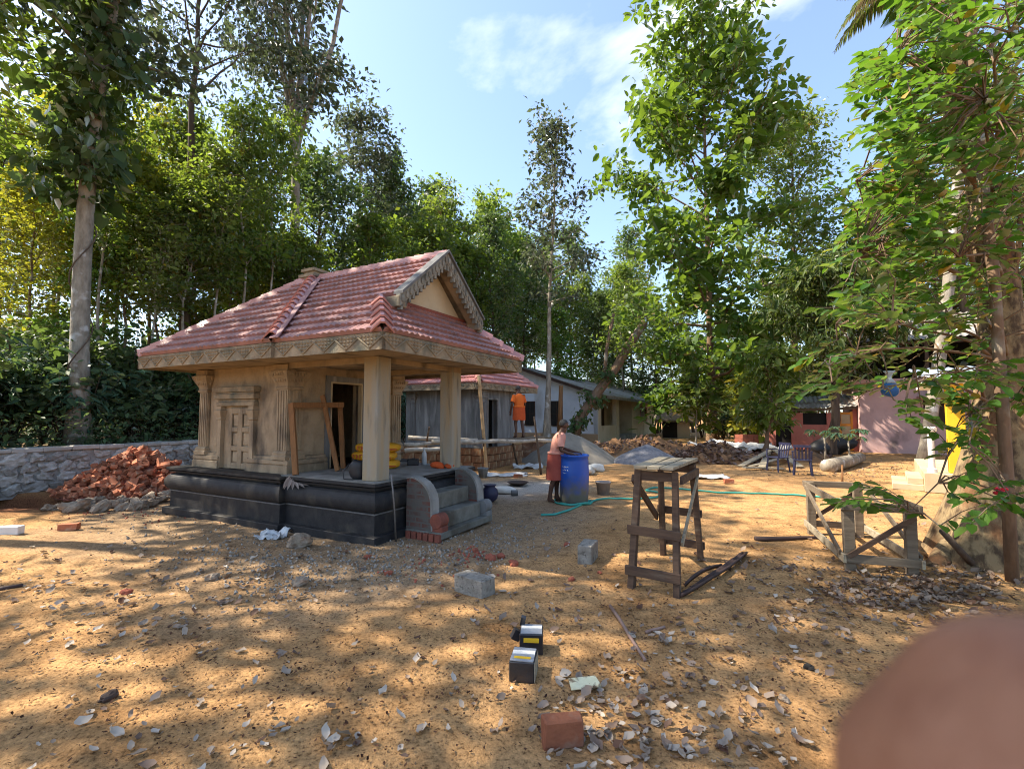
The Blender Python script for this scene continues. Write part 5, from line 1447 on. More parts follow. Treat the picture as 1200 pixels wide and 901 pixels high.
# ------------------------------------------------------------------ trees of the houses' side
tree("mango_tree", "dense dark mango tree with hanging leaves shading the red lean-to", AT(972, 530, 20), 21, 7.8, .20, .40, 2.3, 24, 8000, .26, .36,
     'leaf_mango', 'bark_dark', shape='oval', lshape=LEAFLONG * np.array([1, 1.3, 1]), pitch=(-.6, .45), ntw=7)
tree("young_mango", "bright sunlit young tree with drooping pale leaves beside the dark doorway", AT(896, 530, 18.5), 22, 3.9, .08, .22, 1.0, 16, 1500, .26, .24,
     'leaf_bright', 'bark_brown', shape='oval', lshape=LEAF6 * np.array([1, .75, 1]), pitch=(-.5, .5), ntw=6)
tree("spreading_tree", "tall thin trunked tree with wispy crown between the bright tree and the near branches", AT(932, 500, 31), 23, 21, .24, .40, 4.2, 30, 9000, .27, .42,
     'leaf_wood', 'bark_brown', shape='oval', wob=.12, el=(20, 60), ntw=7, lean=(.8, 0))
tree("broad_tree", "leafy tree behind the raised sheet roof of the pink house", AT(1040, 500, 29), 24, 13.5, .22, .25, 3.9, 30, 10000, .26, .42,
     'leaf_bright', 'bark_brown', shape='oval', ntw=7)
tree("broad_tree", "tall dark tree above the pillared porch", AT(1150, 500, 24), 25, 17.5, .24, .30, 4.3, 34, 11000, .25, .42,
     'leaf_wood', 'bark_brown', shape='oval', ntw=7)
tree("sapling", "young sapling with pale leaves at the foot of the tall bright tree", AT(878, 528, 22), 26, 3.0, .05, .25, .9, 12, 900, .24, .22,
     'leaf_yellow', 'bark_pale', shape='umbrella', ntw=4, lshape=LEAF6)
tree("sapling", "thin sapling with large leaves beside the trunk of the tall bright tree", AT(815, 522, 24), 27, 3.6, .05, .35, 1.0, 12, 600, .34, .24,
     'leaf_bright', 'bark_pale', shape='umbrella', ntw=4, lshape=LEAF6)
# ivy grown leaning tree in front of the long house
lb_, lt_ = AT(670, 512, 25.5), AT(737, 405, 26)
lb_.z = 0
ln = thing("leaning_tree", "leaning bare topped tree hung with dark ivy in front of the pale blue wall", "tree", lb_)
q0 = lt_ - lb_
pole("trunk", [Vector((0, 0, -.1)), q0 * .25 + Vector((-.35, 0, .1)), q0 * .55 + Vector((-.3, 0, -.1)), q0 * .8, q0, q0 * 1.22 + Vector((.2, 0, .1))], .26, MT['bark_brown'], ln)
pole("limb", [q0 * .62 + Vector((-.2, 0, 0)), q0 * .8 + Vector((-.6, 0, .9)), q0 * .9 + Vector((-.5, 0, 2.3))], .10, MT['bark_brown'], ln)
iv = [(q0 * s_ + Vector((-.3 + rs.normal(0, .2), -.1, rs.normal(0, .2))), 1) for s_ in np.linspace(.02, .75, 26)]
link("ivy_leaves", foliage(rs, iv, 650, .16, .2, MT['leaf_dark'], "ivy_leaves", LEAFHEART, pitch=(-.7, .4)), ln)["kind"] = "stuff"
tp_ = [(q0 * s_ + Vector((rs.normal(0, .9), rs.normal(0, .7), rs.normal(.6, .8))), 1) for s_ in np.linspace(.75, 1.25, 26)]
link("crown", foliage(rs, tp_, 800, .20, .35, MT['leaf_wood']), ln)
bp_ = pole("cut_stump", [AT(655.5, 512, 26), AT(657.5, 452, 26)], .13, MT['wood_orange'], None)
tag(bp_, "tall cut off pale stump beside the pale blue wall", "stump")
# papaya seedlings by the lean-to
for k, (px, py, Y, lb) in enumerate(((967, 512, 16.0, "papaya seedling on a thin stalk before the dark window"), (995, 516, 15.4, "papaya seedling with splayed leaves before the orange door"))):
    g_ = AT(px, 540, Y); g_.z = 0; tz = AT(px, py, Y).z
    pp = thing("papaya_plant", lb, "plant", g_, 0, "papaya seedlings by the lean-to")
    pole("stalk", [Vector((0, 0, -.05)), Vector((.02, 0, tz * .5)), Vector((0, 0, tz))], .028, MT['bark_pale'], pp)
    q = np.random.RandomState(k + 90); m1 = MB(); P1 = []; A1 = []
    for i in range(9):
        an = i * 2.4; e = Vector((math.cos(an) * .42, math.sin(an) * .42, tz + .12 + .12 * (i % 3)))
        m1.tube([Vector((0, 0, tz - .03)), e * .5 + Vector((0, 0, tz * .5 + .08)), e], .007, 4)
        for j in range(7): P1.append(tuple(e)); A1.append(an + (j - 3) * .55)
    m1.build("leaf_stalk", MT['leaf_bright'], pp)
    N1 = len(P1); link("leaves", leaves_mesh("leaves", np.array(P1), np.array(A1), q.normal(-.35, .2, N1), q.normal(0, .2, N1), q.uniform(.2, .3, N1), MT['leaf_blue'], LEAFLONG * np.array([1, 1.2, 1])), pp)
# low bushes closing the view between and behind the houses
bl = ["bushy undergrowth shrub under the tall bright tree", "long leaved shrub under the far trees", "dark shrub under the far row of trees", "small shrub under the far row of trees"]
rs = np.random.RandomState(88)
for px, Y, k, s_ in ((780, 38, 2, 1.5), (800, 36, 0, 1.5), (822, 34, 2, 1.6), (846, 33, 2, 1.5), (866, 30, 0, 1.5), (888, 28, 1, 1.2), (905, 31, 2, 1.7), (925, 29, 2, 1.5), (700, 52, 2, 2.2), (735, 50, 2, 2.2), (765, 48, 2, 2.2),
                      (850, 46, 2, 2.3), (890, 44, 2, 2.3), (640, 55, 2, 2.5), (600, 50, 2, 2.3), (560, 46, 2, 2.2), (520, 42, 2, 2.2), (485, 36, 0, 2.0), (930, 40, 2, 2.2), (960, 36, 2, 2.2), (1120, 28, 2, 2.2), (1160, 24, 2, 2.0), (1195, 20, 2, 1.8), (1240, 16, 2, 1.8),
                      (505, 24, 3, 1.3), (525, 22, 0, 1.3), (480, 20, 1, 1.2), (500, 29, 2, 1.6), (545, 27, 2, 1.5), (870, 25, 3, 1.0), (845, 26, 1, .9)):
    p = AT(px, 480, Y); p.z = 0
    wh = "behind the smaller shrine" if px < 560 else "behind the pale blue house" if px < 710 else "behind the verandah roof" if px < 779 else "by the store hut" if px < 825 else "behind the tall bright tree" if px < 875 else "behind the timber heap" if px < 935 else "behind the red lean-to" if px < 1000 else "behind the near crown"
    c = place(sh[k], p, rs.uniform(0, 6.28), s_, "%s %s, %s" % (("bushy grey green shrub", "long leaved shrub", "dark dense shrub", "small green shrub")[k], wh, "far back" if Y > 42 else "mid distance" if Y > 30 else "nearer")); c["group"] = "bushes among the far trees"

# ================================================================== brick heap and rough stones by the wall
random.seed(31); rs = np.random.RandomState(31)
hc = Vector((-8.35, 10.75, 0))
def heap_h(dx, dy, R_=1.55, H_=.92): return max(0.0, H_ * (1 - (math.hypot(dx, dy) / R_) ** 1.15))
core = MB()
for i in range(700):
    r_ = 1.42 * math.sqrt(rs.rand()); an = rs.uniform(0, 6.28); x_, y_ = r_ * math.cos(an) * 1.05, r_ * math.sin(an) * .8
    h = heap_h(x_, y_ / .8) - .10
    if h < .0: continue
    core.box(hc + Vector((x_, y_, h * rs.uniform(.75, 1.0))), (.21, .10, .07), ROT(rs.normal(0, .6), rs.normal(0, .5), rs.uniform(0, 6.28)))
cb = core.build("brick_rubble", MT['brick'])
tag(cb, "packed mass of red bricks filling the inside of the brick heap", "bricks", kind="stuff")
mnd = MB()
for j in range(9):
    for k in range(28):
        an = 2 * math.pi * k / 28; r_ = 1.5 * (1 - j / 8)
        mnd.v.append((hc.x + r_ * math.cos(an) * 1.05, hc.y + r_ * math.sin(an) * .8, max(-.05, heap_h(r_, 0) * .86 - .06)))
for j in range(8):
    for k in range(28): mnd.f.append((j * 28 + k, j * 28 + (k + 1) % 28, (j + 1) * 28 + (k + 1) % 28, (j + 1) * 28 + k))
o = mnd.build("brick_dust_mound", MT['brick_dark'], cb, smooth=True)
bme = [MB().box((0, 0, 0), (.225 * q, .108, .072), jit=.009).mesh("brick", MT['brick']) for q in (1, .9, .97, .62, .45, 1.02, .35, .75)]
for i in range(235):
    an = rs.uniform(3.0, 6.5) if i < 190 else rs.uniform(0, 6.28)
    r_ = 1.5 * rs.rand() ** .6; x_, y_ = r_ * math.cos(an) * 1.05, r_ * math.sin(an) * .8
    h = heap_h(x_, y_ / .8)
    o = link("brick", random.choice(bme), None, hc + Vector((x_, y_, h + rs.uniform(-.03, .05))), (rs.normal(0, .5), rs.normal(0, .45), rs.uniform(0, 6.28)))
    zone_ = "on the crown of" if h > .62 else "at the foot of" if h < .22 else "halfway up"; side_ = "nearest the shrine" if x_ > .35 else "on the trench side" if x_ < -.45 else "in the middle"
    tag(o, "loose red brick %s the brick heap, %s" % (zone_, side_), "brick", "bricks of the heap by the stone wall")
stm = []
for k in range(7):
    q = MB().blob((k * 3.7, 0, 0), (1, .8, .62), 2.5, 12, 8, .55); q.v = [(p[0] - k * 3.7, p[1], p[2]) for p in q.v]
    stm.append(q.mesh("rubble_stone", MT['rough_stone']))
for i in range(46):
    px, py = rs.uniform(52, 218), 0
    t = (px - 52) / 166.; py = 602 - t * 8 - abs(rs.normal(0, 9))
    if i > 34: px, py = rs.uniform(60, 215), rs.uniform(570, 592)
    p = G(px, py); s_ = rs.uniform(.14, .34)
    o = link("rubble_stone", random.choice(stm), None, (p.x, p.y, gh(p.x, p.y) + s_ * .22), (rs.normal(0, .3), rs.normal(0, .3), rs.uniform(0, 6.28)), (s_, s_ * rs.uniform(.75, 1.1), s_ * rs.uniform(.7, 1.1)))
    tag(o, "%s rough tan stone before the brick heap, %s %s" % ("large" if s_ > .27 else "small" if s_ < .2 else "mid sized", "at the trench end" if px < 105 else "at the plinth end" if px > 165 else "mid row", "in front" if py > 590 else "behind"), "stone", "rough stones before the brick heap")
for px, py, s_, lb in ((84, 544, .34, "flat pale boulder set against the stone wall beside the brick heap"), (92, 553, .42, "rounded tan boulder below another against the stone wall")):
    p = G(px, py + 18); o = link("boulder", stm[2], None, (p.x - .3, p.y + .6, .45 if py < 550 else .22), (0, 0, 1), (s_ * 1.3, s_, s_)); tag(o, lb, "boulder")
p = G(8, 628); o = MB().beam((p.x - .9, p.y - .02, .06), (p.x + .12, p.y + .08, .06), .11, .12, jit=.008).build("concrete_post", MT['white_paint'], bevel=.008)
tag(o, "whitewashed concrete post lying by the red earth mound", "post")

# ================================================================== things on and around the shrine porch
ZP = .803
def PL(px, py): return G(px, py, ZP)
wf_ = thing("wooden_frame", "orange brown timber door frame leaning on the shrine wall", "frame", S(-1.72, .24, ZP))
o0 = Vector(wf_.location); b1 = S(-1.72, 1.13, ZP)
t0 = S(-1.95, .31, 1.84); t1 = S(-1.95, 1.24, 1.86); mt_ = S(-1.93, .86, 2.0); mb0 = S(-1.55, .86, ZP)
for nm, a_, c_, w_ in (("stile", o0, t0, .075), ("stile", b1, t1, .07)):
    MB().beam(a_ - o0 + Vector((0, 0, .01)), c_ - o0 + Vector((0, 0, .02)), w_, .05, up=(0, 1, 0), jit=.003).build(nm, MT['wood_orange'], wf_)
MB().beam(t0 - o0 + Vector((.03, -.05, -.01)), t1 - o0 + Vector((.07, -.05, -.01)), .05, .085, jit=.003).build("rail", MT['wood_orange'], wf_)
lp_ = MB().beam(mb0 + Vector((0, 0, .01)), mt_, .07, .04, up=(0, 1, 0), jit=.004).build("timber_batten", MT['wood_orange'])
tag(lp_, "single rough batten leaning across the timber door frame on the porch", "batten")
sp_ = PL(441, 549)
for k in range(3):
    c_ = Vector((sp_.x + (.02, -.03, .03)[k], sp_.y + .05, ZP + .075 + .135 * k))
    sk_ = thing("cement_sack", ("bottom", "middle", "top")[k] + " yellow cement sack of the stack behind the porch column", "sack", c_, R((3, -4, 2)[k]), "yellow sacks on the porch")
    MB().blob((0, 0, 0), (.76, .42, .16), 3.2, 20, 10, .12).build("sack_body", MT['yellow_sack'], sk_, smooth=True)
    pr_ = MB()
    for j in range(5):
        xx = -.30 + j * .055
        pr_.bx(xx, xx + .012, -.219, -.207, -.035, .035)
        pr_.bx(xx + .012, xx + .038, -.219, -.207, (.022, -.006, .022, -.035, .022)[j], (.035, .007, .035, -.022, .035)[j])
    pr_.build("red_print", MT['print_red'], sk_)
    MB().bx(.10, .33, -.217, -.206, -.03, -.012).build("red_stripe", MT['print_red'], sk_)
pb_ = PL(417, 562)
bk_ = thing("black_bag", "slumped black cloth bag on the porch edge beside the column", "bag", pb_)
MB().blob((0, .05, .13), (.22, .16, .27), 2.6, 14, 9, .25).build("bag_body", MT['black_plastic'], bk_, smooth=True)
pole("bag_strap", [Vector((-.08, -.02, .22)), Vector((-.16, -.06, .12)), Vector((-.14, -.07, .02)), Vector((-.02, -.06, .01))], .008, MT['black_plastic'], bk_)
q = PL(497, 544)
bt = thing("water_bottle", "clear plastic bottle standing on the porch slab edge", "bottle", q)
MB().lathe([(.04, 0), (.045, .01), (.045, .17), (.04, .20), (.018, .24), (.018, .27)], 16).build("bottle_body", MT['clear_plastic'], bt, smooth=True)
MB().lathe([(.02, .268), (.02, .295), (.005, .297)], 12).build("bottle_cap", MT['white_paint'], bt)
q = PL(484, 545)
bx_ = thing("tool_case", "small black case on the porch slab beside the bottle", "case", q, R(12))
MB().box((0, 0, .055), (.2, .14, .11)).build("case_body", MT['black_plastic'], bx_, bevel=.012); MB().box((0, 0, .115), (.06, .02, .02)).build("case_handle", MT['black_plastic'], bx_)
q = PL(514, 549)
rg = MB(); rg.blob((0, 0, .055), (.24, .13, .12), 2.2, 14, 8, .5); rg.blob((.17, .02, .04), (.16, .12, .08), 2.2, 12, 8, .5)
o = rg.build("orange_rag", MT['cloth_orange_dark'], smooth=True, loc=q); tag(o, "crumpled orange rag on the porch slab near the steps", "rag")
def leaner(name, label, cat, foot, top, r_, mat):
    r0_ = thing(name, label, cat, foot); v = Vector(top) - Vector(foot)
    pole("shaft", [Vector((0, 0, 0)), v * .5 + Vector((.01, 0, .01)), v], r_, mat, r0_); return r0_
f_ = G(464, 636); leaner("steel_rod", "thin grey steel rod leaning on the corner of the granite plinth", "rod", (f_.x, f_.y, 0), S(-.02, .33, .92) + Vector((.05, -.06, 0)), .012, MT['steel'])
f_ = G(484, 627); hoe = leaner("hoe", "wooden handled hoe propped against the plinth beside the steps", "hoe", (f_.x, f_.y, .02), AT(478, 563, f_.y - .05), .02, MT['wood_orange'])
MB().box((.0, -.03, .02), (.2, .13, .03), ROT(.2, 0, .3)).build("hoe_blade", MT['iron'], hoe, bevel=.004)
# dry leaf spray caught on the plinth corner
q = S(-1.72, .15, .80)
dl = link("dry_leaf_spray", leaves_mesh("dry_leaf_spray", np.array([(.02 * i, -.01 * i, .01 - .02 * i) for i in range(7)]), np.linspace(-2.2, -.2, 7), np.linspace(-.9, .1, 7), np.linspace(-.5, .5, 7), np.full(7, .2), MT['leaf_pale'], LEAFLONG), None, q)
tag(dl, "dry pale leaf spray caught on the plinth corner below the timber frame", "leaves")
# pots, bucket and sack behind the steps
q = G(566, 560); o = thing("grey_bucket", "grey cement bucket standing behind the far step cheek", "bucket", q)
MB().lathe([(.10, 0), (.14, .24), (.15, .25), (.15, .27), (.135, .27), (.125, .24), (.09, .02)], 20).build("bucket_body", MT['cement_grey'], o, smooth=True)
q = G(574, 588); o = thing("blue_pot", "dark blue round pot beside the far step cheek", "pot", q)
MB().lathe([(.06, 0), (.14, .06), (.17, .15), (.15, .24), (.10, .29), (.12, .32), (.13, .33), (.10, .33)], 20).build("pot_body", MT['chair_blue'], o, smooth=True)
q = G(592, 578); o = MB().blob((0, 0, .07), (.62, .34, .16), 2.6, 20, 9, .4).build("paper_sack", MT['white_sack'], smooth=True, loc=q); tag(o, "pale paper sack lying in the sun behind the steps", "sack")
q = G(602, 581); o = thing("tin_cup", "small dark tin lying on its side beyond the pale sack", "tin", q)
MB().tube([Vector((-.05, 0, .06)), Vector((.08, .02, .06))], .06, 14).build("tin_body", MT['granite_edge'], o, smooth=False)
q = G(607, 569); o = thing("mixing_pan", "shallow dark iron mortar pan on the cement dusted ground", "pan", q)
MB().lathe([(.12, .01), (.20, .06), (.25, .09), (.26, .09), (.20, .05), (.10, .03)], 22).build("pan_body", MT['iron'], o, smooth=True)
def sheet(name, label, cat, c, w_, d_, mat, seed, amp=.05, rz=0.0):
    q = np.random.RandomState(seed); nx_, ny_ = 22, 16; mb = MB()
    for j in range(ny_):
        for i in range(nx_):
            u, v = i / (nx_ - 1) - .5, j / (ny_ - 1) - .5
            z = .012 + amp * max(0, mnoise.noise(Vector((u * 4 + seed, v * 4, .3))) + .35) + amp * .5 * abs(mnoise.noise(Vector((u * 9, v * 9, seed))))
            e = 1 + .18 * mnoise.noise(Vector((u * 5, v * 5, seed * 1.7)))
            mb.v.append((u * w_ * e, v * d_ * e, z))
    mb.f = [(j * nx_ + i, j * nx_ + i + 1, (j + 1) * nx_ + i + 1, (j + 1) * nx_ + i) for j in range(ny_ - 1) for i in range(nx_ - 1)]
    o = mb.build(name, mat, None, True, loc=(c[0], c[1], 0), rot=(0, 0, rz)); m_ = o.modifiers.new("thick", 'SOLIDIFY'); m_.thickness = .006
    return tag(o, label, cat)
sheet("plastic_sheet", "flat crumpled white sheet on the ground before the laterite base", "sheet", G(588, 557), 1.3, .7, MT['white_cloth'], 3)
sheet("plastic_sheet", "bunched white sheet under the scaffold stakes", "sheet", G(618, 549), .9, .6, MT['white_cloth'], 4, .14)
sheet("plastic_sheet", "whitish dusty sheet lying far beyond the trestle stand", "sheet", G(828, 560), 1.1, .5, MT['white_cloth'], 5, .08)
sheet("plastic_wrap", "crumpled grey plastic wrap lying before the granite plinth", "plastic", G(318, 631), .36, .26, MT['clear_plastic'], 6, .10)
q = G(348, 644); o = link("rough_stone", stm[3], None, (q.x, q.y + .08, .09), (.1, 0, .4), (.27, .22, .30)); tag(o, "squarish rough stone on the ground before the granite plinth", "stone")

# ================================================================== drum, hose, heaps
db = G(673, 589)
dr = thing("plastic_drum", "tall blue plastic water drum with mud stained lower half", "drum", db)
prof = [(.25, 0), (.262, .015), (.265, .06), (.275, .30), (.285, .50), (.285, .62), (.275, .80), (.270, .875), (.283, .885), (.285, .92), (.268, .925), (.262, .90), (.25, .60)]
MB().lathe(prof, 40).build("drum_body", MT['drum_blue'], dr, smooth=True)
# mud film on the lower half, written chalk marks
n, l = MT['drum_blue'].node_tree.nodes, MT['drum_blue'].node_tree.links
bs = n["Principled BSDF"]; src = bs.inputs["Base Color"].links[0].from_socket
tc = n.new("ShaderNodeTexCoord"); sep = n.new("ShaderNodeSeparateXYZ"); l.new(tc.outputs["Object"], sep.inputs[0])
nz = n.new("ShaderNodeTexNoise"); nz.inputs["Scale"].default_value = 7; nz.inputs["Detail"].default_value = 7; l.new(tc.outputs["Object"], nz.inputs["Vector"])
ma = n.new("ShaderNodeMath"); ma.operation = 'MULTIPLY_ADD'; ma.inputs[1].default_value = .5; l.new(nz.outputs["Fac"], ma.inputs[0]); l.new(sep.outputs["Z"], ma.inputs[2])
mr = n.new("ShaderNodeMapRange"); mr.inputs["From Min"].default_value = .42; mr.inputs["From Max"].default_value = .78; mr.inputs["To Min"].default_value = .92; mr.inputs["To Max"].default_value = 0; l.new(ma.outputs[0], mr.inputs["Value"])
mx = n.new("ShaderNodeMixRGB"); mx.inputs["Color2"].default_value = (.115, .105, .055, 1); l.new(mr.outputs["Result"], mx.inputs["Fac"]); l.new(src, mx.inputs["Color1"]); l.new(mx.outputs["Color"], bs.inputs["Base Color"])
ck = MB(); random.seed(8)
a0 = math.atan2(-db.y, -db.x) - .62
for row in range(3):
    for j in range(4 - (row == 2)):
        an = a0 + (j - 1.5) * .125 + random.uniform(-.01, .01); z_ = .70 - row * .055
        for k in range(3):
            p1 = (an + random.uniform(-.035, .035), z_ + random.uniform(-.016, .016)); p2 = (an + random.uniform(-.035, .035), z_ + random.uniform(-.016, .016))
            ck.tube([Vector((.2805 * math.cos(p1[0]), .2805 * math.sin(p1[0]), p1[1])), Vector((.2815 * math.cos(p2[0]), .2815 * math.sin(p2[0]), p2[1]))], .0055, 4)
ck.build("chalk_writing", MT['white_paint'], dr)
tube_h = []
hs_ = thing("garden_hose", "turquoise green hose looped round the foot of the blue drum and trailing away", "hose", (0, 0, 0))
pts = [G(634, 604.5), G(650, 604), G(668, 599), G(684, 592)]
for an in np.linspace(-.25, 4.5, 26): pts.append(Vector((db.x + (.33 + .015 * an) * math.cos(-an), db.y + (.34 + .012 * an) * math.sin(-an), .02)))
h1 = MB().tube([Vector((p.x, p.y, .02 + gh(p.x, p.y))) for p in pts], .019, 8).build("hose_run", MT['hose'], hs_, smooth=True)
pts = [Vector((db.x - .30, db.y - .16, .02)), Vector((db.x - .1, db.y - .33, .02)), Vector((db.x + .18, db.y - .33, .04)), G(697, 588), G(714, 586.5), G(740, 587), G(768, 585), G(772, 579), G(757, 577), G(770, 573), G(800, 574), G(838, 577), G(870, 578), G(905, 579), G(945, 582), G(990, 586)]
def smooth_path(pts, k=5):
    out = []
    for i in range(len(pts) - 1):
        a_, b_, c_, d_ = pts[max(i - 1, 0)], pts[i], pts[i + 1], pts[min(i + 2, len(pts) - 1)]
        for s_ in range(k):
            t = s_ / k
            out.append(.5 * ((2 * b_) + (c_ - a_) * t + (2 * a_ - 5 * b_ + 4 * c_ - d_) * t * t + (3 * b_ - a_ - 3 * c_ + d_) * t ** 3))
    return out + [pts[-1]]
MB().tube([Vector((p.x, p.y, .022 + gh(p.x, p.y) + max(0, p.z - .02))) for p in smooth_path(pts)], .018, 8).build("hose_run", MT['hose'], hs_, smooth=True)
bu = thing("plaster_bucket", "small grimy grey bucket standing beside the blue drum", "bucket", G(707, 580))
MB().lathe([(.12, 0), (.15, .26), (.165, .262), (.165, .285), (.15, .285), (.14, .26), (.11, .03)], 22).build("bucket_body", MT['bucket'], bu, smooth=True)
hd = MB().tube([Vector((.155 * math.cos(t), .155 * math.sin(t) * .3 - .05, .27 - .10 * math.sin(t))) for t in np.linspace(0, math.pi, 10)], .005, 5).build("handle", MT['steel'], bu)

def mound(name, label, cat, c, rx, ry, h, mat, seed, rough=.12, kind=None, rz=0, p=1.2, nr=22, ns=52):
    mb = MB()
    for j in range(nr + 1):
        r_ = j / nr
        for k in range(ns):
            an = 2 * math.pi * k / ns; e = 1 + .22 * mnoise.noise(Vector((math.cos(an) * 1.3, math.sin(an) * 1.3, seed)))
            x_, y_ = r_ * rx * e * math.cos(an), r_ * ry * e * math.sin(an)
            z = h * max(0, 1 - r_ ** p) * (1 if r_ < .97 else 1) + rough * h * (1 - r_ ** 4) * (mnoise.noise(Vector((x_ * 2.2, y_ * 2.2, seed))) + .6 * mnoise.noise(Vector((x_ * 5.5, y_ * 5.5, seed + 3))))
            mb.v.append((x_, y_, z - .03 * (r_ > .98)))
    for j in range(nr):
        for k in range(ns): mb.f.append((j * ns + k, (j + 1) * ns + k, (j + 1) * ns + (k + 1) % ns, j * ns + (k + 1) % ns))
    return tag(mb.build(name, mat, None, True, loc=(c[0], c[1], 0), rot=(0, 0, rz)), label, cat, kind=kind)
mound("sand_heap", "big smooth heap of pale building sand behind the blue drum", "sand heap", (2.05, 17.0), 1.8, 1.5, 1.04, MT['sand'], 2, .05)
mound("gravel_heap", "heap of blue grey crushed stone beyond the drum", "gravel heap", (4.75, 16.9), 1.35, 1.1, .62, MT['gravel'], 3, .08)
mound("earth_heap", "rough brown heap of dug earth and rubble before the verandah", "earth heap", (5.6, 20.5), 3.6, 1.5, .62, MT['earth'], 4, .5, rz=-.2)
mound("earth_heap", "low strewn bank of brown earth behind the blue grey gravel", "earth heap", (2.8, 21.5), 2.6, 1.3, .50, MT['earth'], 6, .5)
mound("husk_heap", "heap of brown dead leaves and husks in front of the tall bright tree", "leaf heap", (7.2, 17.0), 1.7, 1.1, .66, MT['earth'], 5, .4)
mound("earth_heap", "pinkish earth pile beside the laterite base of the smaller shrine", "earth heap", (1.0, 18.0), 1.2, .9, .8, MT['laterite'], 7, .4)
# debris lying over those heaps
deb_p, nD = [], 2600
for c_, sx, sy, hh, k in (((5.6, 20.5), 3.4, 1.4, .62, 800), ((7.2, 17.0), 1.7, 1.1, .66, 1100), ((2.8, 21.5), 2.4, 1.2, .5, 300), ((10.6, 18.2), 1.6, .8, .25, 400)):
    for _ in range(k):
        r_, an = math.sqrt(rs.rand()), rs.uniform(0, 6.28)
        deb_p.append((c_[0] + sx * r_ * math.cos(an), c_[1] + sy * r_ * math.sin(an), hh * max(0, 1 - r_ ** 1.2) + .03 + rs.rand() * .05))
deb_p = np.array(deb_p); k = len(deb_p)
o = link("heap_litter", leaves_mesh("heap_litter", deb_p, rs.uniform(0, 6.28, k), rs.normal(.1, .45, k), rs.normal(0, .6, k), rs.uniform(.08, .24, k), MT['leaf_dry'], LEAF6)); tag(o, "brown dead leaves scattered over the earth and husk heaps", "dead leaves", kind="stuff")
for i, (px, py, w_, mat, lb) in enumerate(((683, 548, .5, 'yellow_sack', "yellow folded sack on the pile behind the blue drum"), (700, 553, .62, 'white_sack', "whitish limp sack slumped behind the blue drum"), (688, 556, .42, 'white_sack', "small off white sack tucked against the yellow one"))):
    q = G(px, py); o = MB().blob((0, 0, .12), (w_, .4, .26), 2.4, 18, 9, .55).build("empty_sack", MT[mat], smooth=True, loc=(q.x, q.y, (.14, 0, .0)[i]), rot=(0, 0, .5 * i)); tag(o, lb, "sack")
sheet("tarpaulin", "long whitish tarpaulin spread under the tall bright tree", "tarpaulin", G(858, 530), 3.4, 1.6, MT['white_cloth'], 8, .42)
sheet("tarpaulin", "second pale tarpaulin heap beside the tree trunk", "tarpaulin", G(889, 532), 2.2, 1.3, MT['white_cloth'], 9, .40)
q = AT(875, 522, 22); q.z = 0
bs_ = thing("brick_stack", "small square stack of dark red bricks under the trees", "brick stack", q, .3)
for i in range(4):
    for j in range(3): MB().box(((j - 1) * .30, 0, .10 + i * .19), (.28, .5, .18), jit=.01).build("brick", MT['brick_dark'], bs_)
for i, (a_, b_, lb) in enumerate(((G(868, 548), AT(905, 528, 17.5), "long pale board sloping up the timber heap"), (G(880, 549), AT(925, 536, 16.8), "second pale board lying across the timber heap"), (G(893, 551), AT(900, 533, 17.8), "short broken board on the timber heap"), (G(872, 552), G(918, 551), "flat board at the foot of the timber heap"), (AT(905, 529, 17.4), G(938, 549), "board leaning down the far side of the timber heap"))):
    o = MB().beam(Vector(a_) + Vector((0, 0, .05 + .02 * i)), Vector(b_) + Vector((0, 0, .05)), .20, .035, jit=.01).build("board", MT['wood_pale']); tag(o, lb, "board")
mound("timber_heap_core", "low mound of earth and chips under the pale boards", "earth heap", (10.3, 17.4), 1.5, .8, .42, MT['earth'], 11, .4)
for px, py, s_, lb in ((764, 549, .16, "red brick lying on the ground beyond the hose"), (854, 566, .2, "red brick on the sunlit ground beyond the trestle stand"), (607, 560, .3, "dark brick piece by the crumpled sheet"), (81, 621, .24, "brown brick lying alone near the red earth mound")):
    q = G(px, py); o = MB().box((0, 0, .05), (.23, .11, .09), RZ(rs.uniform(-.4, .4)), jit=.005).build("lone_brick", MT['brick'], loc=q); tag(o, lb, "brick")
# log, tarp and chairs by the lean-to
a_, b_ = G(970, 553), G(1016, 543)
o = pole("felled_log", [a_ + Vector((0, 0, .16)), (a_ + b_) / 2 + Vector((0, 0, .2)), b_ + Vector((0, .3, .18))], .19, MT['bark_pale'], None, n_=14); tag(o, "thick pale felled log lying before the red lean-to", "log")
q = AT(977, 530, 20.2); q.z = 0
o = MB().blob((0, 0, .38), (1.9, .9, .9), 2.2, 22, 12, .6).build("black_tarp", MT['black_plastic'], smooth=True, loc=q); tag(o, "black tarpaulin bundle heaped against the red lean-to", "tarpaulin")
def chair(px, py, rz, lb):
    c = thing("plastic_chair", lb, "chair", G(px, py), rz, "dark plastic chairs by the lean-to")
    MB().box((0, 0, .43), (.44, .42, .03)).build("seat", MT['chair_blue'], c, bevel=.01)
    for sx in (-1, 1):
        for sy in (-1, 1): MB().beam((sx * .22, sy * .21, 0), (sx * .18, sy * .17, .43), .045, .045).build("leg", MT['chair_blue'], c)
        ar = MB(); ar.beam((sx * .22, -.18, .43), (sx * .23, -.16, .64), .03, .04); ar.beam((sx * .23, -.18, .65), (sx * .22, .2, .66), .05, .025, up=(0, 0, 1)); ar.build("armrest", MT['chair_blue'], c)
    bkp = MB()
    for i in range(5): bkp.beam((-.16 + .08 * i, .19, .44), (-.17 + .085 * i, .27, .82), .045, .02)
    bkp.beam((-.21, .27, .82), (.21, .27, .82), .03, .07); bkp.build("backrest", MT['chair_blue'], c)
chair(912, 553, R(-75), "dark plastic armchair turned sideways near the young bright tree")
chair(941, 557, R(150), "dark plastic armchair beside another, in front of the dark doorway")
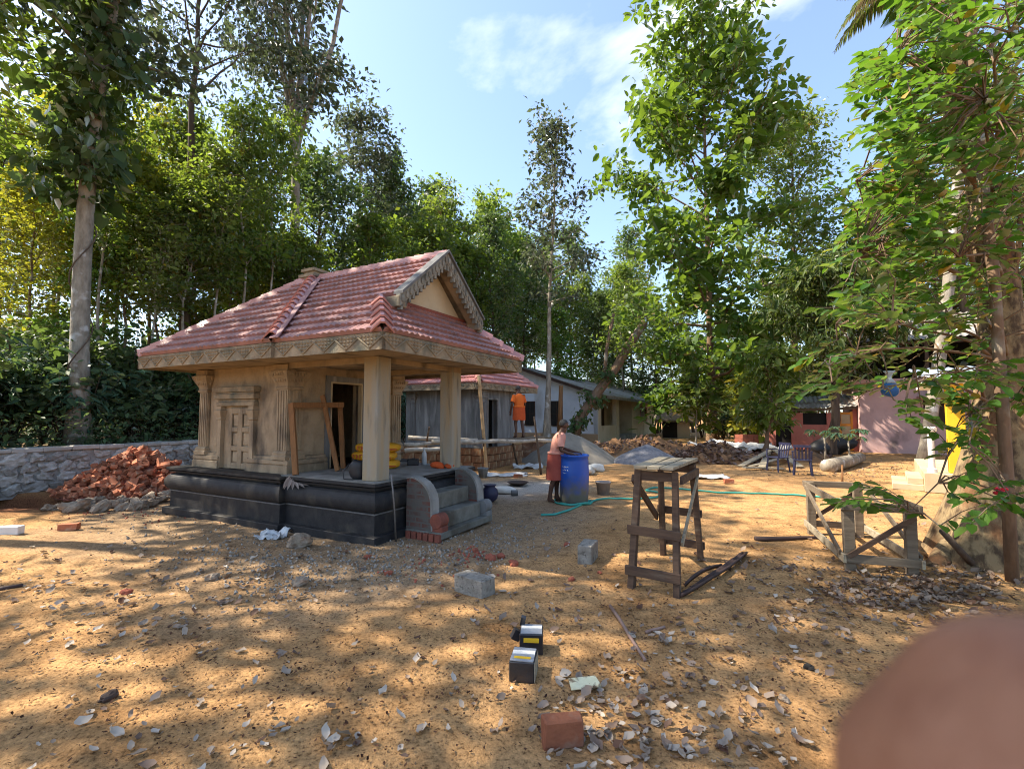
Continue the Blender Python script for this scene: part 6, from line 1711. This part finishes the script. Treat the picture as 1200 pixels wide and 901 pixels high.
pole("red_stake", [G(987, 565), AT(987, 545, 12.2)], .025, MT['wood_orange'], None); tag(bpy.data.objects["red_stake"], "short reddish stake stuck in the ground before the log", "stake")

# ================================================================== trestle stand
ts = thing("trestle_stand", "tall timber work stand, legs toned as shaded, three weathered planks on top toned as lit", "trestle", (1.675, 5.175, 0), R(-31))
HT, bw, bl_, tw_, tl_ = 1.16, .215, .64, .18, .44
cs = {}
for sx in (-1, 1):
    for sy in (-1, 1):
        p0 = Vector((sx * bw, sy * bl_, -.01)); p1 = Vector((sx * tw_, sy * tl_, HT - .03)); cs[(sx, sy)] = (p0, p1)
        MB().beam(p0, p1, .072, .06, up=(1, 0, 0), jit=.006).build("leg", MT['wood_dark'], ts, bevel=.004)  # dark leg wood: shade on the legs put into the colour
def lg(k, t): return cs[k][0].lerp(cs[k][1], t)
for sy in (-1, 1):
    off = Vector((0, sy * .052, 0))
    for t_ in (.17, .50):
        MB().beam(lg((-1, sy), t_) + off + Vector((-.06, 0, 0)), lg((1, sy), t_) + off + Vector((.05, 0, -.01)), .03, .085, jit=.004).build("rail", MT['wood_dark'], ts, bevel=.003)
    MB().beam(lg((-1, sy), .955) + off * .0 + Vector((.03, 0, 0)), lg((1, sy), .955) + Vector((-.03, 0, 0)), .05, .09).build("head_rail", MT['wood_dark'], ts)
for sx in (-1, 1):
    off = Vector((sx * .055, 0, 0))
    MB().beam(lg((sx, -1), .93) + off, lg((sx, 1), .42 if sx < 0 else .93) + off, .028, .075).build("side_rail", MT['wood_dark'], ts)
MB().beam(lg((1, 1), .90) + Vector((.055, 0, 0)), lg((1, -1), .42) + Vector((.055, 0, 0)), .02, .05).build("brace", MT['wood_pale'], ts)
for i in range(3):
    MB().box(((i - 1) * .142, .0, HT + .012), (.122, 1.14, .03), RZ(R((1, 0, -1.2)[i])), jit=.005).build("plank", MT['wood_pale'], ts, bevel=.003)  # paler than the legs: light on the top put into the colour

# ================================================================== low open frame
lf_ = thing("low_frame", "low open box frame of grey brown timber with diagonal braces near the flared trunk", "frame", (4.24, 5.98, 0), R(-20))
w2, l2, h2 = .28, .82, .74
for sx in (-1, 1):
    for sy in (-1, 1): MB().box((sx * w2, sy * l2, h2 / 2 - .01), (.10, .085, h2), jit=.004).build("post", MT['wood_grey'], lf_, bevel=.004)
for sy in (-1, 1):
    MB().box((.01, sy * (l2 + .058), .70), (.72, .03, .085), jit=.004).build("top_rail", MT['wood_grey'], lf_, bevel=.003)
    MB().box((.01, sy * (l2 + .058), .14), (.72, .03, .085), jit=.004).build("bottom_rail", MT['wood_grey'], lf_, bevel=.003)
    MB().beam((-w2 - .03, sy * (l2 + .075), .16), (w2 + .02, sy * (l2 + .075), .62), .028, .05).build("brace", MT['wood_dark'], lf_)
for sx in (-1, 1):
    MB().box((sx * (w2 + .066), 0, .70), (.03, 2 * l2 + .2, .085), jit=.004).build("top_rail", MT['wood_grey'], lf_, bevel=.003)
    MB().box((sx * (w2 + .066), 0, .14), (.03, 2 * l2 + .2, .085), jit=.004).build("bottom_rail", MT['wood_pale'], lf_, bevel=.003)  # lower side rails coloured paler than the rest, as if sunlit
    MB().beam((sx * (w2 + .085), l2 - .1, .68), (sx * (w2 + .085), -l2, .18), .025, .055).build("brace", MT['wood_grey'], lf_)

# ================================================================== things lying on the near ground
def hollow_block(px, py, rz, size, lb, holes):
    q = G(px, py); c = thing("concrete_block", lb, "block", (q.x, q.y, gh(q.x, q.y) - .005), rz)
    MB().box((0, 0, size[2] / 2), size, jit=.004).build("block_body", MT['block'], c, bevel=.006)
    for k in range(holes): MB().blob((-size[0] / 2 + .004, (-.05 + .1 * k) * .8, size[2] * (.35 + .3 * (k % 2))), (.02, .035, .03), 2, 8, 5).build("pit", MT['dark_inside'], c)
hollow_block(556, 692, R(-38), (.36, .19, .165), "grey concrete block lying flat near the foot of the yard's middle", 3)
hollow_block(689, 657, R(68), (.32, .165, .21), "upright concrete block standing near the trestle stand", 0)
def taped_box(px, py, rz, size, lb, flap):
    q = G(px, py); c = thing("taped_box", lb, "box", (q.x, q.y, gh(q.x, q.y) - .003), rz)
    MB().box((0, 0, size[2] / 2), size, jit=.003).build("box_body", MT['black_tape'], c, bevel=.006)
    MB().box((0, 0, size[2] + .003), (size[0] * .92, size[1] * .94, .004), jit=.001).build("foil_top", MT['silver_foil'], c)
    MB().box((0, size[1] * .12, size[2] + .007), (size[0] * .9, size[1] * .24, .003), RZ(.06)).build("pale_tape", MT['white_paint'], c)
    MB().box((.0, -size[1] * .25 if not flap else -size[1] * .5 - .003, size[2] + .007 if not flap else size[2] * .72), (size[0] * .66, size[1] * .14 if not flap else .004, .003 if not flap else .03)).build("yellow_tape", MT['yellow_paint'], c)
    if flap:
        MB().box((-size[0] * .5 - .03, .01, size[2] * .7), (.06, .05, .07), ROT(0, .5, .3)).build("torn_flap", MT['black_tape'], c)
        MB().box((-size[0] * .4, size[1] * .45, size[2] + .03), (.035, .03, .07), ROT(.3, .2, 0)).build("torn_flap", MT['black_tape'], c)
    else: MB().box((size[0] / 2 + .002, 0, size[2] / 2), (.004, size[1] * .96, size[2] * .9)).build("card_side", MT['wood_pale'], c)
taped_box(613.5, 786, R(-10), (.165, .19, .13), "black taped carton with foil top and bare card side, nearest the red brick", False)
taped_box(623, 760, R(-4), (.165, .16, .145), "black taped carton with torn flaps just behind another", True)
q = G(685, 800)
cd = MB(); cd.add([(-.098, -.06, .006), (.10, -.055, .012), (.085, .062, .018), (-.09, .068, .006), (0, 0, .0)], [(0, 1, 4), (1, 2, 4), (2, 3, 4), (3, 0, 4)])
o = cd.build("cream_card", MT['card'], loc=(q.x, q.y, gh(q.x, q.y) + .012), rot=(0, 0, .1)); m_ = o.modifiers.new("thick", 'SOLIDIFY'); m_.thickness = .004; tag(o, "cream coloured card with brown stains lying flat on the soil", "card")
q = G(660, 872)
o = MB().box((0, 0, .067), (.212, .085, .14), jit=.006).build("red_brick", MT['brick'], bevel=.008, loc=(q.x, q.y + .03, gh(q.x, q.y) - .004), rot=(0, 0, R(9))); tag(o, "orange red brick standing on its long edge, the nearest brick", "brick")
def stick(name, a_, b_, r_, mat, lb, cat="stick", mid=.0):
    a_, b_ = G(*a_), G(*b_); pts = [Vector((p.x, p.y, gh(p.x, p.y) + r_ * .8 + mid * math.sin(math.pi * t))) for t, p in ((0, a_), (.33, a_.lerp(b_, .33)), (.66, a_.lerp(b_, .66)), (1, b_))]
    return tag(pole(name, pts, r_, mat, None, n_=7), lb, cat)
MT['stick_pale'] = M("stick_pale", (.30, .20, .155), (.19, .12, .095), 8, .8, .3, 40)
stick("long_stick", (715, 712), (756, 775), .014, MT['stick_pale'], "long thin bent stick lying in front of the trestle stand", mid=.01)
stick("short_stick", (757, 742.5), (779, 737), .012, MT['stick_pale'], "short pinkish stick next to the long bent stick")
stick("dark_stick", (-4, 693), (27, 688), .018, MT['spathe'], "dark stick lying at the left edge of the yard")
stick("dark_strip", (885, 634), (968, 633), .03, MT['spathe'], "long dark flattened strip on the soil before the low frame")
def plank_pod(a_, b_, w_, lb, lift, bend):
    a_, b_ = G(*a_), G(*b_); d = b_ - a_; mb = MB(); n1 = 12; nrm = Vector((-d.y, d.x, 0)).normalized()
    for i in range(n1 + 1):
        t = i / n1; c = a_.lerp(b_, t) + nrm * bend * math.sin(math.pi * t); ww = w_ * (.45 + .55 * math.sin(math.pi * min(1, .25 + .75 * (1 - t))))
        z0_ = gh(c.x, c.y) + .012 + lift * math.sin(math.pi * t)
        for k, (f, zz) in enumerate(((-1, .035), (-.5, .0), (0, .008), (.5, .0), (1, .03))): mb.v.append(tuple(c + nrm * ww * f + Vector((0, 0, z0_ + zz))))
    mb.f = [(i * 5 + k, i * 5 + k + 1, (i + 1) * 5 + k + 1, (i + 1) * 5 + k) for i in range(n1) for k in range(4)]
    o = mb.build("palm_spathe", MT['spathe'], None, True); m_ = o.modifiers.new("thick", 'SOLIDIFY'); m_.thickness = .014; tag(o, lb, "palm spathe")
plank_pod((798, 702), (873, 652), .042, "dark dried palm spathe curving from the foot of the trestle stand", .02, -.05)
plank_pod((803, 690), (845, 667), .018, "shorter dried palm spathe lying along the longer one", .03, .02)
for px, py, s_, mat, lb in ((664, 640, .07, 'fragment', "brick chip near the upright concrete block"), (602, 662, .09, 'fragment', "brown lump of broken brick beyond the flat concrete block"), (670, 680, .055, 'fragment', "orange brick chip in front of the upright concrete block"),
                             (703, 673, .04, 'fragment', "small orange chip beside the upright concrete block"), (575, 655, .10, 'fragment', "flat broken brick beside another chip past the flat block"), (587, 653, .08, 'fragment', "pointed broken brick chip past the flat block"),
                             (948, 783, .05, 'dark_inside', "round dark nut lying on the soil"), (919, 819, .05, 'rough_stone', "small brown pebble on the near soil"), (148, 697, .07, 'fragment', "dark brick piece on the sunny soil"), (127, 823, .07, 'iron', "dark clod on the sunny near soil"),
                             (248, 681, .10, 'rough_stone', "flat stone on the rubble by the plinth"), (352, 685, .11, 'rough_stone', "brown stone on the grey dust"), (430, 655, .06, 'fragment', "red brick chip in the grey dust"), (455, 673, .07, 'fragment', "red chip nearer on the grey dust"), (557, 646, .07, 'fragment', "bright red chip beside the steps' rubble")):
    q = G(px, py); o = link("loose_lump", stm[int(px) % 7].copy(), None, (q.x, q.y, gh(q.x, q.y) + s_ * .25), (0, 0, px), s_ * 1.25); o.data.materials[0] = MT[mat]; tag(o, lb, "stone" if mat in ('rough_stone', 'iron', 'dark_inside') else "brick chip")

# ------------------------------------------------------------------ litter of dry leaves, chips and grit
rs = np.random.RandomState(515)
LEAFCURL = np.array([(0, -.04, .06), (0, 0, .05), (0, .04, .06), (.28, -.24, .10), (.30, 0, .0), (.26, .25, .16), (.70, -.22, .06), (.68, 0, .02), (.72, .23, .14), (1, -.05, .20), (1.02, 0, .19), (.98, .05, .22)], float)
def scatter(name, lb, cat, spots, mat, s0, s1, shape=LEAFCURL, pitch=.2):
    P = []
    for px, py, sx, sy, k in spots:
        c = G(px, py); u = rs.normal(0, 1, (k, 2))
        for a_, b_ in u:
            q = G(px + a_ * sx, max(py + b_ * sy, 530)); P.append((q.x, q.y, gh(q.x, q.y) + .012))
    P = np.array(P); k = len(P)
    o = link(name, leaves_mesh(name, P, rs.uniform(0, 6.28, k), rs.normal(.06, pitch, k), rs.normal(0, .28, k), (s0 + (s1 - s0) * rs.rand(k) ** 1.7), mat, shape * np.array([1, 1.2, 1.5]), crumple=.055))
    return tag(o, lb, cat, kind="stuff")
scatter("fallen_leaves", "dry brown leaves littering the soil", "dead leaves",
        [(1060, 690, 55, 14, 420), (1120, 700, 50, 18, 320), (1000, 690, 70, 25, 160), (820, 800, 90, 60, 110), (960, 740, 60, 40, 60), (700, 690, 70, 30, 46), (500, 700, 160, 50, 60), (250, 680, 120, 30, 110), (120, 700, 110, 40, 80), (300, 800, 200, 70, 46), (820, 640, 90, 25, 50), (1000, 610, 60, 14, 60), (940, 665, 70, 15, 80), (960, 553, 60, 6, 220), (1030, 552, 40, 8, 200), (740, 840, 60, 40, 60)], MT['leaf_dry'], .035, .085)
scatter("pale_litter", "pale bleached dry leaves scattered over the near soil", "dead leaves",
        [(770, 790, 55, 40, 55), (720, 850, 70, 35, 34), (790, 870, 70, 28, 38), (690, 835, 22, 26, 24), (860, 880, 60, 20, 24), (140, 720, 90, 30, 70), (200, 780, 110, 50, 50), (110, 860, 70, 25, 20), (320, 870, 90, 20, 24), (500, 800, 90, 60, 22), (620, 700, 60, 25, 24), (280, 665, 50, 14, 70), (860, 760, 90, 25, 36), (980, 690, 60, 18, 60), (40, 690, 40, 20, 30)], MT['leaf_pale'], .03, .085)
scatter("leaf_bits", "tiny dark fragments of dead leaves trodden into the soil", "leaf bits",
        [(600, 760, 270, 75, 2300), (250, 780, 190, 75, 1300), (900, 720, 130, 60, 1000), (700, 640, 150, 30, 600), (1050, 680, 80, 20, 500), (300, 670, 120, 20, 400)], MT['leaf_bits'], .006, .026)
octa = [(1, 0, 0), (-1, 0, 0), (0, 1, 0), (0, -1, 0), (0, 0, 1), (0, 0, -1)]; of = [(0, 2, 4), (2, 1, 4), (1, 3, 4), (3, 0, 4), (2, 0, 5), (1, 2, 5), (3, 1, 5), (0, 3, 5)]
def grit_field(name, lb, spots, mat, s0, s1):
    Q = MB()
    for px, py, sx, sy, k in spots:
        for _ in range(k):
            q = G(px + rs.normal(0, sx), max(py + rs.normal(0, sy), 535)); s_ = rs.uniform(s0, s1) ** 1.0; rr = ROT(rs.uniform(0, 3), rs.uniform(0, 3), rs.uniform(0, 3)); z = gh(q.x, q.y)
            Q.add([rr @ Vector((p[0] * s_ * rs.uniform(.6, 1.2), p[1] * s_ * rs.uniform(.6, 1.2), p[2] * s_ * .6)) + Vector((q.x, q.y, z + s_ * .3)) for p in octa], of)
    return tag(Q.build(name, mat), lb, "chips", kind="stuff")
MT['chips_grey'] = M("chips_grey", (.30, .27, .23), (.20, .175, .145), 9, .95, .2, 40, island=.35)
MT['chips_red'] = M("chips_red", (.36, .10, .06), (.24, .07, .045), 9, .95, .2, 40, island=.3)
MT['chips_tan'] = M("chips_tan", (.33, .20, .10), (.22, .13, .07), 9, .97, .2, 40, island=.4)
grit_field("grey_chips", "grey stone chips and mortar crumbs round the plinth and steps", [(440, 660, 70, 14, 500), (540, 640, 50, 16, 400), (300, 655, 70, 14, 300), (210, 615, 70, 12, 160), (600, 620, 40, 12, 150), (330, 690, 40, 12, 160)], MT['chips_grey'], .008, .026)
grit_field("red_chips", "red brick crumbs before the steps", [(548, 648, 14, 5, 60), (500, 665, 40, 10, 40), (150, 600, 60, 8, 120)], MT['chips_red'], .008, .028)
grit_field("soil_crumbs", "small crumbs of earth over the near soil", [(600, 760, 260, 70, 1700), (250, 780, 180, 70, 900), (850, 720, 130, 60, 700), (700, 640, 120, 30, 500)], MT['chips_tan'], .003, .009)

# ================================================================== people
def skin_body(name, verts, edges, rads, mat, parent, root_i=0, sub=2):
    me = bpy.data.meshes.new(name); me.from_pydata([tuple(v) for v in verts], edges, []); me.materials.append(mat)
    o = link(name, me, parent)
    m_ = o.modifiers.new("skin", 'SKIN'); m_.use_smooth_shade = True
    for i, sv in enumerate(me.skin_vertices[0].data):
        r_ = rads[i]; sv.radius = r_ if hasattr(r_, '__len__') else (r_, r_); sv.use_root = (i == root_i)
    s_ = o.modifiers.new("sub", 'SUBSURF'); s_.levels = sub; s_.render_levels = sub
    return o
class Sk:
    def __init__(s): s.v, s.e, s.r = [], [], []
    def add(s, p, r_, prev=None):
        s.v.append(Vector(p)); s.r.append(r_); i = len(s.v) - 1
        if prev is not None: s.e.append((prev, i))
        return i
    def chain(s, start, pts):
        for p, r_ in pts: start = s.add(p, r_, start)
        return start
    def hand(s, wrist, d, side, up=Vector((0, 0, 1)), L=.17, curl=.35):
        """palm and five fingers from the wrist vertex along d"""
        d = Vector(d).normalized(); u = Vector(up); lat = d.cross(u).normalized() * side; dn = -lat.cross(d).normalized() * side
        w0 = s.v[wrist]
        palm = s.add(w0 + d * L * .42, (.030, .018), wrist)
        for k, (off, ln) in enumerate(((-.026, .40), (-.009, .46), (.009, .43), (.026, .34))):
            k0 = s.add(w0 + d * L * .58 + lat * off, .011, palm)
            k1 = s.add(s.v[k0] + (d - Vector((0, 0, curl))).normalized() * L * ln * .5, .0095, k0)
            s.add(s.v[k1] + (d * .6 - Vector((0, 0, curl * 2))).normalized() * L * ln * .5, .008, k1)
        t0 = s.add(w0 + d * L * .22 - lat * .035, .012, wrist); s.add(s.v[t0] + (d * .8 - lat * .5 - Vector((0, 0, .2))).normalized() * L * .28, .010, t0)
def ring_loft(rings, n_=18):
    mb = MB()
    for (c, rx, ry) in rings:
        for k in range(n_):
            an = 2 * math.pi * k / n_; mb.v.append((c[0] + rx * math.cos(an), c[1] + ry * math.sin(an), c[2]))
    for i in range(len(rings) - 1):
        for k in range(n_):
            k2 = (k + 1) % n_; mb.f.append((i * n_ + k, i * n_ + k2, (i + 1) * n_ + k2, (i + 1) * n_ + k))
    return mb
def worker(label, loc, rz, arms, shirt, cloth, lean, hem, headtilt, hair, H=1.0):
    root = thing("person", label, "person", loc, rz)
    k = Sk(); lx = lean
    pel = k.add((0, 0, .88), (.115, .14))
    sp = k.add((lx * .3, 0, 1.04), (.10, .13), pel); ch = k.add((lx * .7, 0, 1.25), (.11, .155), sp); nk = k.add((lx * 1.05, 0, 1.385), (.052, .055), ch)
    hx = lx * 1.05 + headtilt
    hb = k.add((hx * .75 + lx * .2, 0, 1.45), (.062, .06), nk); hm = k.add((hx, 0, 1.535), (.092, .076), hb); k.add((hx + .0, 0, 1.61), (.07, .062), hm)
    k.add((hx + .098, 0, 1.52), (.014, .012), hm)                     # nose
    k.add((hx + .055, 0, 1.445), (.03, .028), hb)                    # chin
    for s_ in (1, -1): k.add((hx - .01, s_ * .082, 1.53), (.016, .012), hm)   # ears
    for s_, (el, wr, hd_) in zip((1, -1), arms):
        sh_ = k.add((lx * .85, s_ * .165, 1.315), .055, ch); e_ = k.add((el[0], s_ * el[1], el[2]), .040, sh_); f_ = k.add((wr[0] * .4 + el[0] * .6, s_ * (wr[1] * .4 + el[1] * .6), wr[2] * .4 + el[2] * .6), .037, e_); w_ = k.add((wr[0], s_ * wr[1], wr[2]), .026, f_)
        k.hand(w_, hd_, s_)
    for s_ in (1, -1):
        st = .07 * s_
        hp_ = k.add((0, s_ * .085, .80), .085, pel); kn = k.add((.03 + st * .5, s_ * .095, .47), .056, hp_); cf = k.add((-.01 + st * .7, s_ * .095, .32), .053, kn); an = k.add((-.03 + st, s_ * .095, .075), .034, cf)
        hl = k.add((-.06 + st, s_ * .095, .03), .030, an); k.chain(an, [((.06 + st, s_ * .10, .032), (.035, .024)), ((.15 + st, s_ * .105, .022), (.036, .018))])
    body = skin_body("body", k.v, k.e, k.r, MT['skin'], root)
    rg = [((lx * .18, 0, .93), .135, .175), ((lx * .35, 0, 1.05), .130, .165), ((lx * .6, 0, 1.18), .137, .180), ((lx * .8, 0, 1.29), .130, .195), ((lx * .95, 0, 1.355), .095, .14), ((lx * 1.03, 0, 1.39), .066, .07)]
    shm = ring_loft(rg)
    for s_, (el, wr, hd_) in zip((1, -1), arms):
        a_ = Vector((lx * .85, s_ * .14, 1.325)); e_ = Vector((el[0], s_ * el[1], el[2])); shm.tube([a_, a_.lerp(e_, .45), a_.lerp(e_, .8)], [.076, .072, .075], 12, cap=False)
    shm.build("shirt", MT[shirt], root, smooth=True)
    wr_ = []
    for i in range(9):
        t = i / 8; z = .985 - (.985 - hem) * t
        wr_.append(((lx * .2 * (1 - t) + .012 * t, 0, z), .150 + .028 * math.sin(t * 1.8) + .006 * (i % 2), .190 + .018 * math.sin(t * 1.8)))
    wm = ring_loft(wr_, 26); wm.v = [(p[0] * (1 + .05 * math.sin(7 * math.atan2(p[1], p[0]))), p[1], p[2]) for p in wm.v]
    wm.build("waist_cloth", MT[cloth], root, smooth=True)
    MB().lathe([(.158, .955), (.166, .965), (.166, .99), (.158, 1.0)], 26, (lx * .22, 0, 0), 1.0, 1.22).build("waist_fold", MT[shirt], root, smooth=True)
    hm_ = MB()
    for j in range(7):
        ph = math.pi / 2 * (1 - j / 6 * 1.12)
        for i in range(16):
            th = 2 * math.pi * i / 16; fr_ = 1.0 if math.cos(th) < .35 else .9
            z = math.sin(ph) * .10
            if math.cos(th) > .35: z = max(z, .035)
            hm_.v.append((hx - .012 + math.cos(ph) * .102 * math.cos(th) * fr_, math.cos(ph) * .088 * math.sin(th), 1.545 + z))
    for j in range(6):
        for i in range(16): hm_.f.append((j * 16 + i, j * 16 + (i + 1) % 16, (j + 1) * 16 + (i + 1) % 16, (j + 1) * 16 + i))
    hm_.build("hair", MT[hair], root, smooth=True)
    for s_ in (1, -1):
        MB().blob((hx + .078, s_ * .032, 1.54), (.02, .026, .016), 2, 8, 6).build("eye", MT['white_paint'], root, smooth=True)
    MB().blob((hx + .080, 0, 1.472), (.02, .045, .012), 2, 8, 6).build("mouth", MT['brick_dark'], root, smooth=True)
    root.scale = (H,) * 3
    return root
g1 = G(650, 588.5)
worker("person in salmon shirt and short red waist cloth working over the blue drum", (g1.x, g1.y + .02, 0), R(-6),
       (((.14, .24, 1.06), (.40, .16, .985), (1, -.1, -.05)), ((.13, .24, 1.04), (.37, .15, .955), (1, -.1, 0))), 'shirt_salmon', 'cloth_red', .13, .45, .07, 'hair', .97)
fp = AT(608.5, 513.5, 14.5)
worker("person in orange shirt and orange waist cloth standing on the scaffold planks", (fp.x, fp.y, fp.z), R(118),
       (((.02, .24, 1.06), (.12, .23, .86), (.3, 0, -1)), ((.05, .24, 1.06), (.22, .2, .88), (.6, 0, -.8))), 'cloth_orange', 'cloth_orange_dark', .05, .56, .05, 'hair', .98)

# the photographer's own fingertip, close in front of the lens
def CAMP(x_, y_, d_):                        # metres right, up and ahead of the lens
    return Vector((x_, d_ * _c - y_ * _s, CAM_H + d_ * _s + y_ * _c))
k = Sk()
wr_ = k.add(CAMP(.105, -.150, -.010), (.030, .022)); fa = k.add(CAMP(.120, -.230, -.040), (.034, .028), wr_); k.add(CAMP(.14, -.36, -.09), (.042, .037), fa)
pa = k.add(CAMP(.098, -.100, .010), (.040, .020), wr_)
i0 = k.add(CAMP(.080, -.064, .018), (.0165, .016), pa)
i1 = k.add(CAMP(.060, -.047, .0245), (.0160, .0158), i0); i2 = k.add(CAMP(.043, -.0350, .0265), (.0160, .0155), i1); i3 = k.add(CAMP(.0320, -.0265, .0270), (.0152, .0150), i2); k.add(CAMP(.0245, -.0225, .0270), (.0112, .0118), i3)
for (x0, y0), (x1, y1), (x2, y2), dd in (((.078, -.082), (.056, -.088), (.060, -.098), .030), ((.074, -.100), (.055, -.108), (.062, -.116), .028), ((.076, -.116), (.060, -.124), (.068, -.130), .024)):
    a_ = k.add(CAMP(x0, y0, .022), .011, pa); b_ = k.add(CAMP(x1, y1, dd), .0098, a_); k.add(CAMP(x2, y2, dd - .016), .0085, b_)
t_ = k.add(CAMP(.085, -.105, -.012), .014, wr_); t2 = k.add(CAMP(.066, -.088, -.024), .012, t_); k.add(CAMP(.050, -.078, -.028), .010, t2)
hnd = skin_body("hand", k.v, k.e, k.r, MT['skin_near'], None, 0, 3)
tx_ = bpy.data.textures.new("skin_lumps", 'CLOUDS'); tx_.noise_scale = .006
dm_ = hnd.modifiers.new("lumps", 'DISPLACE'); dm_.texture = tx_; dm_.strength = .0016; dm_.mid_level = .5; dm_.texture_coords = 'GLOBAL'
tag(hnd, "blurred brown fingertip intruding on the lower corner close to the lens", "hand")

# things that would share a label are told apart by their height
_by = {}
for o in bpy.data.objects:
    if o.parent is None and o.get("group", "").startswith(("trees of", "shrubs on", "bushes among")): _by.setdefault(o["label"], []).append(o)
for lb, os_ in _by.items():
    if 1 < len(os_) < 5:
        os_.sort(key=lambda q: -q.scale.z)
        for q, w_ in zip(os_, {2: ("taller", "shorter"), 3: ("tallest", "middling", "shortest"), 4: ("tallest", "tallish", "lower", "lowest")}[len(os_)]):
            q["label"] = w_ + " " + lb
